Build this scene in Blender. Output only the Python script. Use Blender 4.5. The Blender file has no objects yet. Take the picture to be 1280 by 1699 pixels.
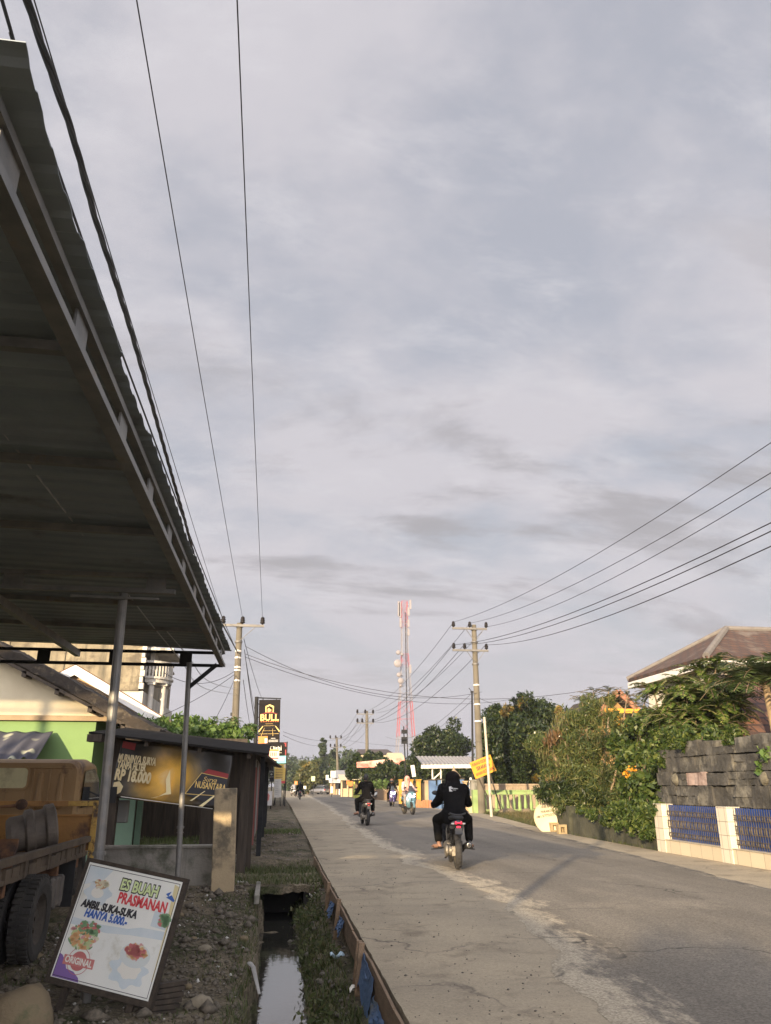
EXPO = 1.0; SUN_E = 5.0; GLOW = 4.4
SKY_BLUE = (2.36, 2.40, 2.72); SKY_VEIL = (3.16, 3.06, 3.30); SKY_WISP = (3.75, 3.64, 3.84); SKY_DARK = (1.98, 1.93, 2.05); SKY_HOR = (2.86, 2.76, 3.04)
VEIL_LOC = (14.1, .7, 0); DARK_LOC = (8.8, 15.2, 0)
import bpy, bmesh, math, random
import numpy as np
from mathutils import Vector, Matrix, Euler
random.seed(7); RNG = np.random.default_rng(7)
R = math.radians
SC = bpy.context.scene
COL = SC.collection
# ---------------------------------------------------------------- camera constants (standing height 1.36 m above the road)
CF, CH, CP, CY = 1278.0, 1.36, R(19.54), R(7.77)
def ray(x, y):
    u = (x-640)/CF; v = (849.5-y)/CF
    fx = math.cos(CP)-v*math.sin(CP); fz = math.sin(CP)+v*math.cos(CP)
    return (u*math.cos(CY)+fx*math.sin(CY), -u*math.sin(CY)+fx*math.cos(CY), fz)
def at(x, y, Y):
    r = ray(x, y); t = Y/r[1]; return Vector((r[0]*t, Y, CH+r[2]*t))
def gnd(x, y, z=0.0):
    r = ray(x, y); t = (z-CH)/r[2]; return Vector((r[0]*t, r[1]*t, z))

# ---------------------------------------------------------------- mesh builder
def frame(p, q, up=None):
    p = Vector(p); q = Vector(q); d = (q-p); L = d.length; d = d/L if L > 1e-9 else Vector((0, 0, 1))
    ref = Vector(up) if up is not None else (Vector((0, 0, 1)) if abs(d.z) < .95 else Vector((0, 1, 0)))
    a = ref.cross(d); a.normalize(); b = d.cross(a)
    return a, b, d, L
class MB:
    def __init__(s): s.v = []; s.f = []; s.m = []
    def add(s, vs, fs, mi=0):
        o = len(s.v); s.v += [tuple(v) for v in vs]; s.f += [tuple(i+o for i in f) for f in fs]; s.m += [mi]*len(fs); return s
    def box(s, c, d, M=None, mi=0):
        x, y, z = d[0]/2, d[1]/2, d[2]/2
        vs = [Vector((i, j, k)) for k in (-z, z) for j in (-y, y) for i in (-x, x)]
        if M is not None: vs = [M @ v for v in vs]
        c = Vector(c); vs = [v+c for v in vs]
        return s.add(vs, [(0, 2, 3, 1), (4, 5, 7, 6), (0, 1, 5, 4), (2, 6, 7, 3), (0, 4, 6, 2), (1, 3, 7, 5)], mi)
    def bx(s, a, b, mi=0):
        return s.box([(a[i]+b[i])/2 for i in range(3)], [abs(b[i]-a[i]) for i in range(3)], None, mi)
    def bar(s, p, q, w, h, mi=0, up=None):
        a, b, d, L = frame(p, q, up); p = Vector(p); q = Vector(q)
        vs = [c+a*i*w/2+b*j*h/2 for c in (p, q) for i, j in ((-1, -1), (1, -1), (1, 1), (-1, 1))]
        return s.add(vs, [(3, 2, 1, 0), (4, 5, 6, 7), (0, 1, 5, 4), (1, 2, 6, 5), (2, 3, 7, 6), (3, 0, 4, 7)], mi)
    def tube(s, pts, r, n=8, mi=0, caps=True, squash=None):
        pts = [Vector(p) for p in pts]; rs = r if isinstance(r, (list, tuple)) else [r]*len(pts)
        vs = []; fs = []; pa = None
        for i, p in enumerate(pts):
            d = (pts[min(i+1, len(pts)-1)]-pts[max(i-1, 0)])
            if d.length < 1e-9: d = Vector((0, 0, 1))
            d.normalize()
            if pa is None:
                ref = Vector((0, 0, 1)) if abs(d.z) < .9 else Vector((0, 1, 0)); a = ref.cross(d).normalized()
            else:
                a = (pa-d*pa.dot(d)); a = a.normalized() if a.length > 1e-6 else pa
            pa = a; b = d.cross(a)
            for k in range(n):
                t = 2*math.pi*k/n; vs.append(p+a*math.cos(t)*rs[i]+b*math.sin(t)*rs[i]*(squash or 1))
        for i in range(len(pts)-1):
            for k in range(n):
                k2 = (k+1) % n; fs.append((i*n+k, i*n+k2, (i+1)*n+k2, (i+1)*n+k))
        if caps: fs.append(tuple(range(n-1, -1, -1))); fs.append(tuple((len(pts)-1)*n+k for k in range(n)))
        return s.add(vs, fs, mi)
    def cap(s, p, q, r1, r2, n=12, mi=0, k=4):
        p = Vector(p); q = Vector(q); d = q-p; L = d.length
        if L < 1e-6: d = Vector((0, 0, 1)); q = p+d*1e-4
        d.normalize(); pts = []; rs = []
        for i in range(k+1):
            t = math.pi/2*i/k; pts.append(p-d*r1*math.cos(t)); rs.append(max(r1*math.sin(t), 1e-4))
        for i in range(k+1):
            t = math.pi/2*i/k; pts.append(q+d*r2*math.sin(t)); rs.append(max(r2*math.cos(t), 1e-4))
        return s.tube(pts, rs, n, mi)
    def ell(s, c, r, M=None, n=16, k=10, mi=0):
        c = Vector(c); vs = []; fs = []
        for i in range(k+1):
            ph = math.pi*i/k
            for j in range(n):
                th = 2*math.pi*j/n
                v = Vector((r[0]*math.sin(ph)*math.cos(th), r[1]*math.sin(ph)*math.sin(th), r[2]*math.cos(ph)))
                vs.append((M @ v if M is not None else v)+c)
        for i in range(k):
            for j in range(n):
                fs.append((i*n+j, (i+1)*n+j, (i+1)*n+(j+1) % n, i*n+(j+1) % n))
        return s.add(vs, fs, mi)
    def lathe(s, prof, c=(0, 0, 0), M=None, n=16, mi=0, a0=0, a1=2*math.pi):
        c = Vector(c); vs = []; fs = []; full = abs(a1-a0-2*math.pi) < 1e-6; m = n if full else n+1
        for (r, z) in prof:
            for j in range(m):
                t = a0+(a1-a0)*j/n; v = Vector((r*math.cos(t), r*math.sin(t), z)); vs.append((M @ v if M is not None else v)+c)
        for i in range(len(prof)-1):
            for j in range(n):
                j2 = (j+1) % m; fs.append((i*m+j, i*m+j2, (i+1)*m+j2, (i+1)*m+j))
        return s.add(vs, fs, mi)
    def prism(s, poly, h0, h1, M=None, mi=0):
        # poly: 2-d outline counter-clockwise in local XY, extruded from h0 to h1 in Z, then M
        n = len(poly); vs = [Vector((x, y, h0)) for x, y in poly]+[Vector((x, y, h1)) for x, y in poly]
        if M is not None: vs = [M @ v for v in vs]
        return s.add(vs, [tuple(range(n-1, -1, -1)), tuple(range(n, 2*n))]+[(i, (i+1) % n, (i+1) % n+n, i+n) for i in range(n)], mi)
    def grid(s, f, nu, nv, mi=0):
        vs = [f(i/nu, j/nv) for j in range(nv+1) for i in range(nu+1)]
        return s.add(vs, [(j*(nu+1)+i, j*(nu+1)+i+1, (j+1)*(nu+1)+i+1, (j+1)*(nu+1)+i) for j in range(nv) for i in range(nu)], mi)
    def slab(s, pts, th, mi=0):
        # thin plate through planar pts, thickness th along its normal (behind)
        P = [Vector(p) for p in pts]; nrm = (P[1]-P[0]).cross(P[2]-P[0]).normalized(); n = len(P)
        vs = P+[p-nrm*th for p in P]
        return s.add(vs, [tuple(range(n)), tuple(range(2*n-1, n-1, -1))]+[(i, i+n, (i+1) % n+n, (i+1) % n) for i in range(n)], mi)
    def mesh(s, name, mats, smooth=False):
        me = bpy.data.meshes.new(name); me.from_pydata(s.v, [], s.f); me.update()
        for m in (mats if isinstance(mats, (list, tuple)) else [mats]): me.materials.append(m)
        if any(s.m): me.polygons.foreach_set('material_index', s.m)
        bm = bmesh.new(); bm.from_mesh(me); bmesh.ops.recalc_face_normals(bm, faces=bm.faces); bm.to_mesh(me); bm.free()
        if smooth: me.polygons.foreach_set('use_smooth', [True]*len(me.polygons))
        return me
    def build(s, name, mats, parent=None, smooth=False, bevel=0, seg=2, loc=None, sub=0, weld=0):
        o = bpy.data.objects.new(name, s.mesh(name, mats, smooth)); COL.objects.link(o)
        if parent is not None: o.parent = parent
        if loc is not None: o.location = loc
        if weld: m = o.modifiers.new('weld', 'WELD'); m.merge_threshold = weld
        if bevel:
            m = o.modifiers.new('bevel', 'BEVEL'); m.width = bevel; m.segments = seg; m.limit_method = 'ANGLE'; m.angle_limit = R(40)
        if sub: m = o.modifiers.new('sub', 'SUBSURF'); m.levels = sub; m.render_levels = sub
        return o
def tag(o, label=None, cat=None, group=None, kind=None):
    if label: o['label'] = label
    if cat: o['category'] = cat
    if group: o['group'] = group
    if kind: o['kind'] = kind
    return o
def empty(name, loc, rz=0.0, label=None, cat=None, group=None):
    o = bpy.data.objects.new(name, None); COL.objects.link(o); o.location = loc; o.rotation_euler = (0, 0, rz); o.empty_display_size = .2
    return tag(o, label, cat, group)
def copy_tree(o, parent=None):
    c = o.copy(); COL.objects.link(c)
    if parent is not None: c.parent = parent
    for ch in list(o.children): copy_tree(ch, c)
    return c
def raw_mesh(name, V, F, mat, parent=None, smooth=False, mi=None):
    # fast numpy path for leaves and grass; F is (n,3) or (n,4)
    me = bpy.data.meshes.new(name); V = np.asarray(V, dtype=np.float32); F = np.asarray(F, dtype=np.int32)
    k = F.shape[1]
    me.vertices.add(len(V)); me.vertices.foreach_set('co', V.ravel())
    me.loops.add(F.size); me.loops.foreach_set('vertex_index', F.ravel())
    me.polygons.add(len(F)); me.polygons.foreach_set('loop_start', np.arange(0, F.size, k, dtype=np.int32))
    for m in (mat if isinstance(mat, (list, tuple)) else [mat]): me.materials.append(m)
    if mi is not None: me.polygons.foreach_set('material_index', np.asarray(mi, dtype=np.int32))
    me.update(calc_edges=True); me.validate()
    o = bpy.data.objects.new(name, me); COL.objects.link(o)
    if parent is not None: o.parent = parent
    return o

# ---------------------------------------------------------------- materials
def new_mat(name):
    m = bpy.data.materials.new(name); m.use_nodes = True; nt = m.node_tree
    b = nt.nodes['Principled BSDF']; return m, nt, b
def mat(name, c1, c2=None, scale=4.0, rough=.8, bump=0.0, bscale=None, metal=0.0, spec=.5, stain=None, streak=None, detail=6, trans=0.0, emit=None, stretch=None, coat=0.0):
    """noise-mottled surface: c1..c2, optional stain=(colour, scale, threshold), streak=(colour, xscale, threshold) of vertical runs"""
    m, nt, b = new_mat(name); N = nt.nodes; L = nt.links
    b.inputs['Roughness'].default_value = rough; b.inputs['Metallic'].default_value = metal; b.inputs['Specular IOR Level'].default_value = spec
    if coat: b.inputs['Coat Weight'].default_value = coat; b.inputs['Coat Roughness'].default_value = .08
    tc = N.new('ShaderNodeTexCoord'); vec = tc.outputs['Object']
    if stretch:
        mp = N.new('ShaderNodeMapping'); mp.inputs['Scale'].default_value = stretch; L.new(vec, mp.inputs['Vector']); vec2 = mp.outputs['Vector']
    else: vec2 = vec
    def noise(sc, v, det=detail, rg=.6):
        n = N.new('ShaderNodeTexNoise'); n.inputs['Scale'].default_value = sc; n.inputs['Detail'].default_value = det; n.inputs['Roughness'].default_value = rg
        L.new(v, n.inputs['Vector']); return n.outputs['Fac']
    def ramp(f, lo, hi):
        r = N.new('ShaderNodeMapRange'); r.inputs['From Min'].default_value = lo; r.inputs['From Max'].default_value = hi; L.new(f, r.inputs['Value']); return r.outputs['Result']
    def mix(f, a, bb):
        x = N.new('ShaderNodeMix'); x.data_type = 'RGBA'
        if f is not None: L.new(f, x.inputs['Factor'])
        for s_, v in ((x.inputs['A'], a), (x.inputs['B'], bb)):
            if isinstance(v, (tuple, list)): s_.default_value = (*v[:3], 1)
            else: L.new(v, s_)
        return x.outputs['Result']
    col = None
    if c2 is not None: col = mix(ramp(noise(scale, vec2), .35, .65), c1, c2)
    if stain:
        base = col if col is not None else c1
        col = mix(ramp(noise(stain[1], vec, 8, .65), stain[2]-.04, stain[2]+.08), base, stain[0])
    if streak:
        mp = N.new('ShaderNodeMapping'); mp.inputs['Scale'].default_value = (streak[1], streak[1], streak[1]*.08); L.new(vec, mp.inputs['Vector'])
        base = col if col is not None else c1
        col = mix(ramp(noise(1.0, mp.outputs['Vector'], 5, .7), streak[2]-.05, streak[2]+.12), base, streak[0])
    if col is None: b.inputs['Base Color'].default_value = (*c1, 1)
    else: L.new(col, b.inputs['Base Color'])
    if bump:
        bp = N.new('ShaderNodeBump'); bp.inputs['Strength'].default_value = min(1, bump); bp.inputs['Distance'].default_value = .02
        L.new(noise(bscale or scale*6, vec2, 8, .65), bp.inputs['Height']); L.new(bp.outputs['Normal'], b.inputs['Normal'])
    if emit: b.inputs['Emission Color'].default_value = (*emit[0], 1); b.inputs['Emission Strength'].default_value = emit[1]
    m['_col'] = 1
    return m
def brick_mat(name, c1, c2, mortar, bw, bh, axis='xz', msize=.01, rough=.85, bump=.5, stain=None, off=.5):
    m, nt, b = new_mat(name); N = nt.nodes; L = nt.links; b.inputs['Roughness'].default_value = rough
    tc = N.new('ShaderNodeTexCoord'); sp = N.new('ShaderNodeSeparateXYZ'); cb = N.new('ShaderNodeCombineXYZ'); L.new(tc.outputs['Object'], sp.inputs[0])
    L.new(sp.outputs['XYZ'.index(axis[0].upper())], cb.inputs[0]); L.new(sp.outputs['XYZ'.index(axis[1].upper())], cb.inputs[1])
    t = N.new('ShaderNodeTexBrick'); L.new(cb.outputs[0], t.inputs['Vector'])
    t.inputs['Color1'].default_value = (*c1, 1); t.inputs['Color2'].default_value = (*c2, 1); t.inputs['Mortar'].default_value = (*mortar, 1)
    t.inputs['Scale'].default_value = 1; t.inputs['Brick Width'].default_value = bw; t.inputs['Row Height'].default_value = bh; t.inputs['Mortar Size'].default_value = msize
    t.offset = off; col = t.outputs['Color']
    n = N.new('ShaderNodeTexNoise'); n.inputs['Scale'].default_value = stain[1] if stain else 3; n.inputs['Detail'].default_value = 8; n.inputs['Roughness'].default_value = .65; L.new(tc.outputs['Object'], n.inputs['Vector'])
    if stain:
        r = N.new('ShaderNodeMapRange'); r.inputs['From Min'].default_value = stain[2]-.06; r.inputs['From Max'].default_value = stain[2]+.12; L.new(n.outputs['Fac'], r.inputs['Value'])
        x = N.new('ShaderNodeMix'); x.data_type = 'RGBA'; L.new(r.outputs['Result'], x.inputs['Factor']); L.new(col, x.inputs['A']); x.inputs['B'].default_value = (*stain[0], 1); col = x.outputs['Result']
    L.new(col, b.inputs['Base Color'])
    bp = N.new('ShaderNodeBump'); bp.inputs['Strength'].default_value = bump; bp.inputs['Distance'].default_value = .01
    iv = N.new('ShaderNodeMath'); iv.operation = 'MULTIPLY_ADD'; iv.inputs[1].default_value = -1; L.new(t.outputs['Fac'], iv.inputs[0]); L.new(n.outputs['Fac'], iv.inputs[2]); L.new(iv.outputs[0], bp.inputs['Height']); L.new(bp.outputs['Normal'], b.inputs['Normal'])
    return m
def leaf_mat(name, cols, rough=.45, trans=.35):
    """leaf surface with a colour per leaf (random per island) and light passing through"""
    m, nt, b = new_mat(name); N = nt.nodes; L = nt.links
    g = N.new('ShaderNodeNewGeometry'); r = N.new('ShaderNodeValToRGB'); L.new(g.outputs['Random Per Island'], r.inputs['Fac'])
    e = r.color_ramp.elements
    while len(e) < len(cols): e.new(.5)
    for i, c in enumerate(cols): e[i].position = i/max(1, len(cols)-1); e[i].color = (*c, 1)
    b.inputs['Roughness'].default_value = rough; b.inputs['Specular IOR Level'].default_value = .35
    L.new(r.outputs['Color'], b.inputs['Base Color'])
    t = N.new('ShaderNodeBsdfTranslucent'); L.new(r.outputs['Color'], t.inputs['Color'])
    mx = N.new('ShaderNodeMixShader'); mx.inputs[0].default_value = trans
    L.new(b.outputs[0], mx.inputs[1]); L.new(t.outputs[0], mx.inputs[2]); L.new(mx.outputs[0], N['Material Output'].inputs['Surface'])
    return m
def plain(name, c, rough=.5, metal=0.0, **k): return mat(name, c, tuple(min(1, x*1.25+.004) for x in c), 9, rough, 0, metal=metal, **k)

# ---------------------------------------------------------------- lettering
def text_mesh(s, size=.1, extrude=.001, bold=0.0, shear=0.0, align='CENTER', width=None, sx=1.0, space=1.0):
    cu = bpy.data.curves.new('t', 'FONT'); cu.body = s; cu.size = size; cu.extrude = extrude; cu.offset = bold; cu.shear = shear
    cu.align_x = align; cu.align_y = 'CENTER'; cu.space_character = space; cu.resolution_u = 3; cu.space_line = .9
    o = bpy.data.objects.new('t', cu); me = bpy.data.meshes.new_from_object(o)
    bpy.data.objects.remove(o); bpy.data.curves.remove(cu)
    if width is not None or sx != 1.0:
        co = np.empty(len(me.vertices)*3, np.float32); me.vertices.foreach_get('co', co); co = co.reshape(-1, 3)
        if width is not None and len(co):
            w = co[:, 0].max()-co[:, 0].min(); sx = width/max(w, 1e-6)
        co[:, 0] *= sx; me.vertices.foreach_set('co', co.ravel()); me.update()
    return me
def lettering(s, parent, loc, material, rot=(0, 0, 0), name='lettering', **k):
    me = text_mesh(s, **k); me.materials.clear(); me.materials.append(material); me.name = name
    o = bpy.data.objects.new(name, me); COL.objects.link(o); o.parent = parent; o.location = loc; o.rotation_euler = rot
    return o
def panel(name, corners, parent=None):
    """Empty whose local X,Y span a board (corners TL,TR,BR,BL) and whose local Z faces the viewer; returns (empty, width, height)"""
    tl, tr, br, bl = [Vector(c) for c in corners]
    c = (tl+tr+br+bl)/4; ex = ((tr-tl)+(br-bl)); w = ex.length/2; ex.normalize(); ey = ((tl-bl)+(tr-br)); h = ey.length/2
    ey = (ey-ex*ey.dot(ex)).normalized(); ez = ex.cross(ey)
    o = bpy.data.objects.new(name, None); COL.objects.link(o); o.empty_display_size = .2
    M = Matrix((ex, ey, ez)).transposed().to_4x4(); M.translation = c; o.matrix_world = M
    if parent is not None: o.parent = parent; o.matrix_parent_inverse = parent.matrix_world.inverted()
    return o, w, h

# ---------------------------------------------------------------- leaves
def rot_basis(n):
    """n random orthonormal frames (n,3,3) rows a,b,c"""
    a = RNG.normal(size=(n, 3)); a /= np.linalg.norm(a, axis=1)[:, None]
    b = RNG.normal(size=(n, 3)); b -= a*np.sum(a*b, 1)[:, None]; b /= np.linalg.norm(b, axis=1)[:, None]
    return a, b, np.cross(a, b)
def leaf_quads(P, size, asp=.45, droop=0.0, out=None, jitter=.3):
    """one folded leaf (two triangles sharing the midrib as a 4-point kite) per point"""
    P = np.asarray(P); n = len(P); a, b, c = rot_basis(n)
    if out is not None: a = a*.7+out; a /= np.linalg.norm(a, axis=1)[:, None]
    a[:, 2] -= droop; a /= np.linalg.norm(a, axis=1)[:, None]
    b -= a*np.sum(a*b, 1)[:, None]; b /= np.linalg.norm(b, axis=1)[:, None]
    s = size*(1+jitter*RNG.normal(size=n)).clip(.4, 1.8); s = s[:, None]
    V = np.stack([P-a*s*.5, P+b*s*asp*.5, P+a*s*.5, P-b*s*asp*.5], 1).reshape(-1, 3)
    F = np.arange(4*n).reshape(n, 4)
    return V, F
def clump_points(centres, radii, n, shell=.55, squash=1.0):
    """points spread through ellipsoidal clumps, denser to the outside"""
    C = np.asarray(centres); k = len(C); r = np.asarray(radii); w = r**2; idx = RNG.choice(k, n, p=w/w.sum())
    d = RNG.normal(size=(n, 3)); d /= np.linalg.norm(d, axis=1)[:, None]
    q = shell+(1-shell)*RNG.random(n)**.7; q *= (.85+.3*RNG.random(n))
    off = d*(r[idx]*q)[:, None]; off[:, 2] *= squash
    return C[idx]+off, d
def crown_centres(c, rad, n, seed=0, rmin=.25, rmax=.45):
    rg = np.random.default_rng(seed); out = []; rr = []
    for i in range(n):
        d = rg.normal(size=3); d /= np.linalg.norm(d); q = .35+.5*rg.random()
        out.append([c[0]+d[0]*rad[0]*q, c[1]+d[1]*rad[1]*q, c[2]+d[2]*rad[2]*q]); rr.append(min(rad)*(rmin+(rmax-rmin)*rg.random()))
    return np.array(out), np.array(rr)
def limb_trunk(base, top, r, tips, mat_, parent, seed=0, name='trunk'):
    rg = random.Random(seed); m = MB(); base = Vector(base); top = Vector(top)
    mid = (base+top)/2+Vector((rg.uniform(-.1, .1), rg.uniform(-.1, .1), 0))*(top-base).length*.5
    m.tube([base, base.lerp(mid, .5), mid, top], [r*1.25, r, r*.85, r*.6], 8)
    for t in tips:
        t = Vector(t); k = mid.lerp(top, rg.uniform(.2, 1)); e = k.lerp(t, .55)+Vector((0, 0, (t-k).length*.12))
        m.tube([k, e, t], [r*.45, r*.28, r*.08], 5)
    return m.build(name, mat_, parent, smooth=True)
# ================================================================ render, camera, light
SC.render.engine = 'CYCLES'; SC.view_settings.view_transform = 'Standard'; SC.view_settings.look = 'None'
SC.view_settings.exposure = EXPO; SC.view_settings.gamma = 1
SC.cycles.max_bounces = 6; SC.cycles.transparent_max_bounces = 8; SC.cycles.caustics_reflective = False; SC.cycles.caustics_refractive = False
SC.cycles.use_denoising = True
cam = bpy.data.cameras.new('camera'); co = bpy.data.objects.new('camera', cam); COL.objects.link(co); SC.camera = co
co.location = (0, 0, CH); co.rotation_euler = (math.pi/2+CP, 0, -CY)
cam.sensor_fit = 'VERTICAL'; cam.sensor_height = 24; cam.lens = 24*CF/1699; cam.clip_start = .05; cam.clip_end = 3000
SUN_EL, SUN_AZ = R(11.2), R(27.5)                # light travels towards +Y, 27.5 degrees to the right of the road
sd = Vector((math.sin(SUN_AZ)*math.cos(SUN_EL), math.cos(SUN_AZ)*math.cos(SUN_EL), -math.sin(SUN_EL)))
sl = bpy.data.lights.new('sun', 'SUN'); sl.energy = SUN_E; sl.angle = R(.55); sl.color = (1, .78, .50)
so = bpy.data.objects.new('sun', sl); COL.objects.link(so); so.rotation_euler = sd.to_track_quat('-Z', 'Y').to_euler(); so.location = (-20, -40, 30)
w = bpy.data.worlds.new('World'); SC.world = w; w.use_nodes = True; nt = w.node_tree; N = nt.nodes; L = nt.links
bg = N['Background']; bg.inputs['Strength'].default_value = .1
sky = N.new('ShaderNodeTexSky'); sky.sky_type = 'NISHITA'; sky.sun_disc = False; sky.sun_elevation = SUN_EL
sky.sun_rotation = math.pi+SUN_AZ; sky.air_density = 1.2; sky.dust_density = 2.0; sky.ozone_density = 1.0
# a thin sheet of cloud seen from below: noise on the plane direction.xy / direction.z
tc = N.new('ShaderNodeTexCoord'); sp = N.new('ShaderNodeSeparateXYZ'); L.new(tc.outputs['Generated'], sp.inputs[0])
def math_(op, a, b=None, c=None):
    n = N.new('ShaderNodeMath'); n.operation = op
    for i, v in enumerate((a, b, c)):
        if v is None: continue
        if isinstance(v, (int, float)): n.inputs[i].default_value = v
        else: L.new(v, n.inputs[i])
    return n.outputs[0]
zz = math_('ADD', math_('MAXIMUM', sp.outputs[2], 0.0), .22)
cb = N.new('ShaderNodeCombineXYZ'); L.new(math_('DIVIDE', sp.outputs[0], zz), cb.inputs[0]); L.new(math_('DIVIDE', sp.outputs[1], zz), cb.inputs[1])
def cloud(scale, loc, rot, sx, det, rough, dist):
    mp = N.new('ShaderNodeMapping'); mp.inputs['Location'].default_value = loc; mp.inputs['Rotation'].default_value = (0, 0, rot); mp.inputs['Scale'].default_value = (sx, 1, 1); L.new(cb.outputs[0], mp.inputs[0])
    n = N.new('ShaderNodeTexNoise'); n.inputs['Scale'].default_value = scale; n.inputs['Detail'].default_value = det; n.inputs['Roughness'].default_value = rough; n.inputs['Distortion'].default_value = dist; L.new(mp.outputs[0], n.inputs['Vector']); return n.outputs['Fac']
def rng(f, a, b, o0=0.0, o1=1.0):
    r = N.new('ShaderNodeMapRange'); r.interpolation_type = 'SMOOTHSTEP'; r.inputs['From Min'].default_value = a; r.inputs['From Max'].default_value = b; r.inputs['To Min'].default_value = o0; r.inputs['To Max'].default_value = o1; L.new(f, r.inputs['Value']); return r.outputs[0]
def mixc(f, a, b):
    x = N.new('ShaderNodeMix'); x.data_type = 'RGBA'
    if isinstance(f, float): x.inputs['Factor'].default_value = f
    else: L.new(f, x.inputs['Factor'])
    for s_, v in ((x.inputs['A'], a), (x.inputs['B'], b)):
        if isinstance(v, tuple): s_.default_value = (*v, 1)
        else: L.new(v, s_)
    return x.outputs['Result']
veil = rng(cloud(2.0, VEIL_LOC, R(-38), .85, 9, .60, .2), .36, .62)       # broad pale veil
wisp = rng(cloud(6.0, (.4, 5.2, 0), R(-42), .55, 12, .68, .2), .46, .72)      # fine bright wisps
dark = rng(cloud(2.7, DARK_LOC, R(8), .42, 11, .64, .3), .52, .66)        # grey undersides, long bands
dark = math_('MULTIPLY', dark, rng(sp.outputs[2], .75, .30))               # ragged bands sit low
# glow of the low sun behind the veil (the whole sunward half of the sky is brighter)
dt = N.new('ShaderNodeVectorMath'); dt.operation = 'DOT_PRODUCT'; L.new(tc.outputs['Generated'], dt.inputs[0]); dt.inputs[1].default_value = (-sd.x, -sd.y, -sd.z)
glow = rng(dt.outputs['Value'], -.1, 1.0, 1.0, GLOW)
base = mixc(.88, sky.outputs[0], SKY_BLUE)
c1 = mixc(veil, base, SKY_VEIL)
c2 = mixc(math_('MULTIPLY', wisp, .5), c1, SKY_WISP)
c3 = mixc(math_('MULTIPLY', dark, .85), c2, SKY_DARK)
vm = N.new('ShaderNodeVectorMath'); vm.operation = 'SCALE'; c4 = mixc(math_('MULTIPLY', rng(sp.outputs[2], .26, .02), .85), c3, SKY_HOR); L.new(c4, vm.inputs[0]); L.new(glow, vm.inputs['Scale'])
L.new(vm.outputs[0], bg.inputs['Color'])

# ================================================================ ground, pavement, road, drain water
def pw(tab):
    xs = [t[0] for t in tab]; ys = [t[1] for t in tab]
    return lambda y: float(np.interp(y, xs, ys))
ledge = pw([(-60, .8), (5.4, .88), (16, .91), (21, .96), (54, 1.2), (117, 1.4), (330, 3)])
aleft = pw([(-60, 1.3), (2, 1.75), (5.2, 2.07), (7.8, 2.57), (11.3, 2.85), (14.6, 2.5), (24, 2.62), (53, 3.5), (116, 4.6), (330, 9)])
aright = pw([(-60, 6.5), (10.9, 6.85), (15, 7.3), (22, 7.9), (41, 9.7), (65, 9.7), (141, 10.8), (330, 15)])
redge = pw([(-60, 8.44), (17.3, 8.44), (25, 8.75), (37, 10.3), (46, 11.1), (72, 12.4), (140, 13.5), (330, 19)])
from mathutils import noise as MN
def nz(x, y, s, k=0): return MN.noise(Vector((x*s, y*s, 11.3+k)))
def ground_z(x, y):
    le = ledge(y); re = redge(y)
    if x > le-.02:
        if x < re-.05: return -.12
        t = min(1, (x-re+.05)/.3); return -.12+.14*t+(.05*min(1, max(0, (x-re)/4)))+.015*nz(x, y, 1.3)
    k = min(1, max(0, (y-11.8)/1.5)); k2 = min(1, max(0, (y-16)/5)); base = -.27*(1-k)-.13*k+.09*k2
    z = base+.03*nz(x, y, 1.1)+.02*nz(x, y, 3.7, 3)+.012*nz(x, y, 9, 5)
    z += .05*max(0, nz(x, y, .8, 9))
    if y < 18.2:
        e = .07*nz(0, y, 1.6, 2)+.05*nz(0, y, 5, 2); lo = -.13+e; w0 = .37+.07*nz(2, y, 1.1, 4)+.04*nz(2, y, 3.7, 4)
        bed = -.67+.12*nz(x, y, 1.9, 6)+.05*nz(x, y, 7, 7)+(.2 if y > 14.7 else (-.12 if y > 12.9 else 0))
        end = min(1, max(0, (17.6-y)/.5))
        if y < 13.2: end = 1
        if x > lo:
            if x < w0: zt = bed
            else: zt = bed+(base-.06-bed)*min(1, ((x-w0)/(le-.12-w0)))**.65+.03*nz(x, y, 6, 8)
            zt = min(zt, z) if x < w0 else zt
        elif x > lo-.10: zt = base-.05+(lo-x)*.4
        else: zt = z
        z = z+(zt-z)*end
    return z
xs = np.concatenate([np.linspace(-500, -30, 14), np.linspace(-26, -8, 19), np.linspace(-7.5, -3.2, 30), np.arange(-3.1, 1.0, .05), np.linspace(1.2, 8, 6), np.linspace(8.25, 20, 36), np.linspace(22, 60, 12), np.linspace(80, 500, 12)])
ys = np.concatenate([np.linspace(-120, -8, 14), np.linspace(-5, 3, 9), np.arange(3.2, 20, .08), np.linspace(20.2, 60, 90), np.linspace(63, 140, 30), np.linspace(160, 900, 14)])
V = np.array([(x, y, ground_z(x, y)) for y in ys for x in xs]); nx = len(xs); ny = len(ys)
i, j = np.meshgrid(np.arange(nx-1), np.arange(ny-1)); b0 = (j*nx+i).ravel()
F = np.stack([b0, b0+1, b0+nx+1, b0+nx], 1)
mg = mat('dirt', (.085, .071, .048), (.185, .153, .105), 1.9, .95, .9, 22, spec=.2, stain=((.045, .050, .022), 1.3, .54))
g = raw_mesh('ground', V, F, mg, smooth=True); tag(g, kind='structure'); g.data.polygons.foreach_set('use_smooth', [True]*len(F))

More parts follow.
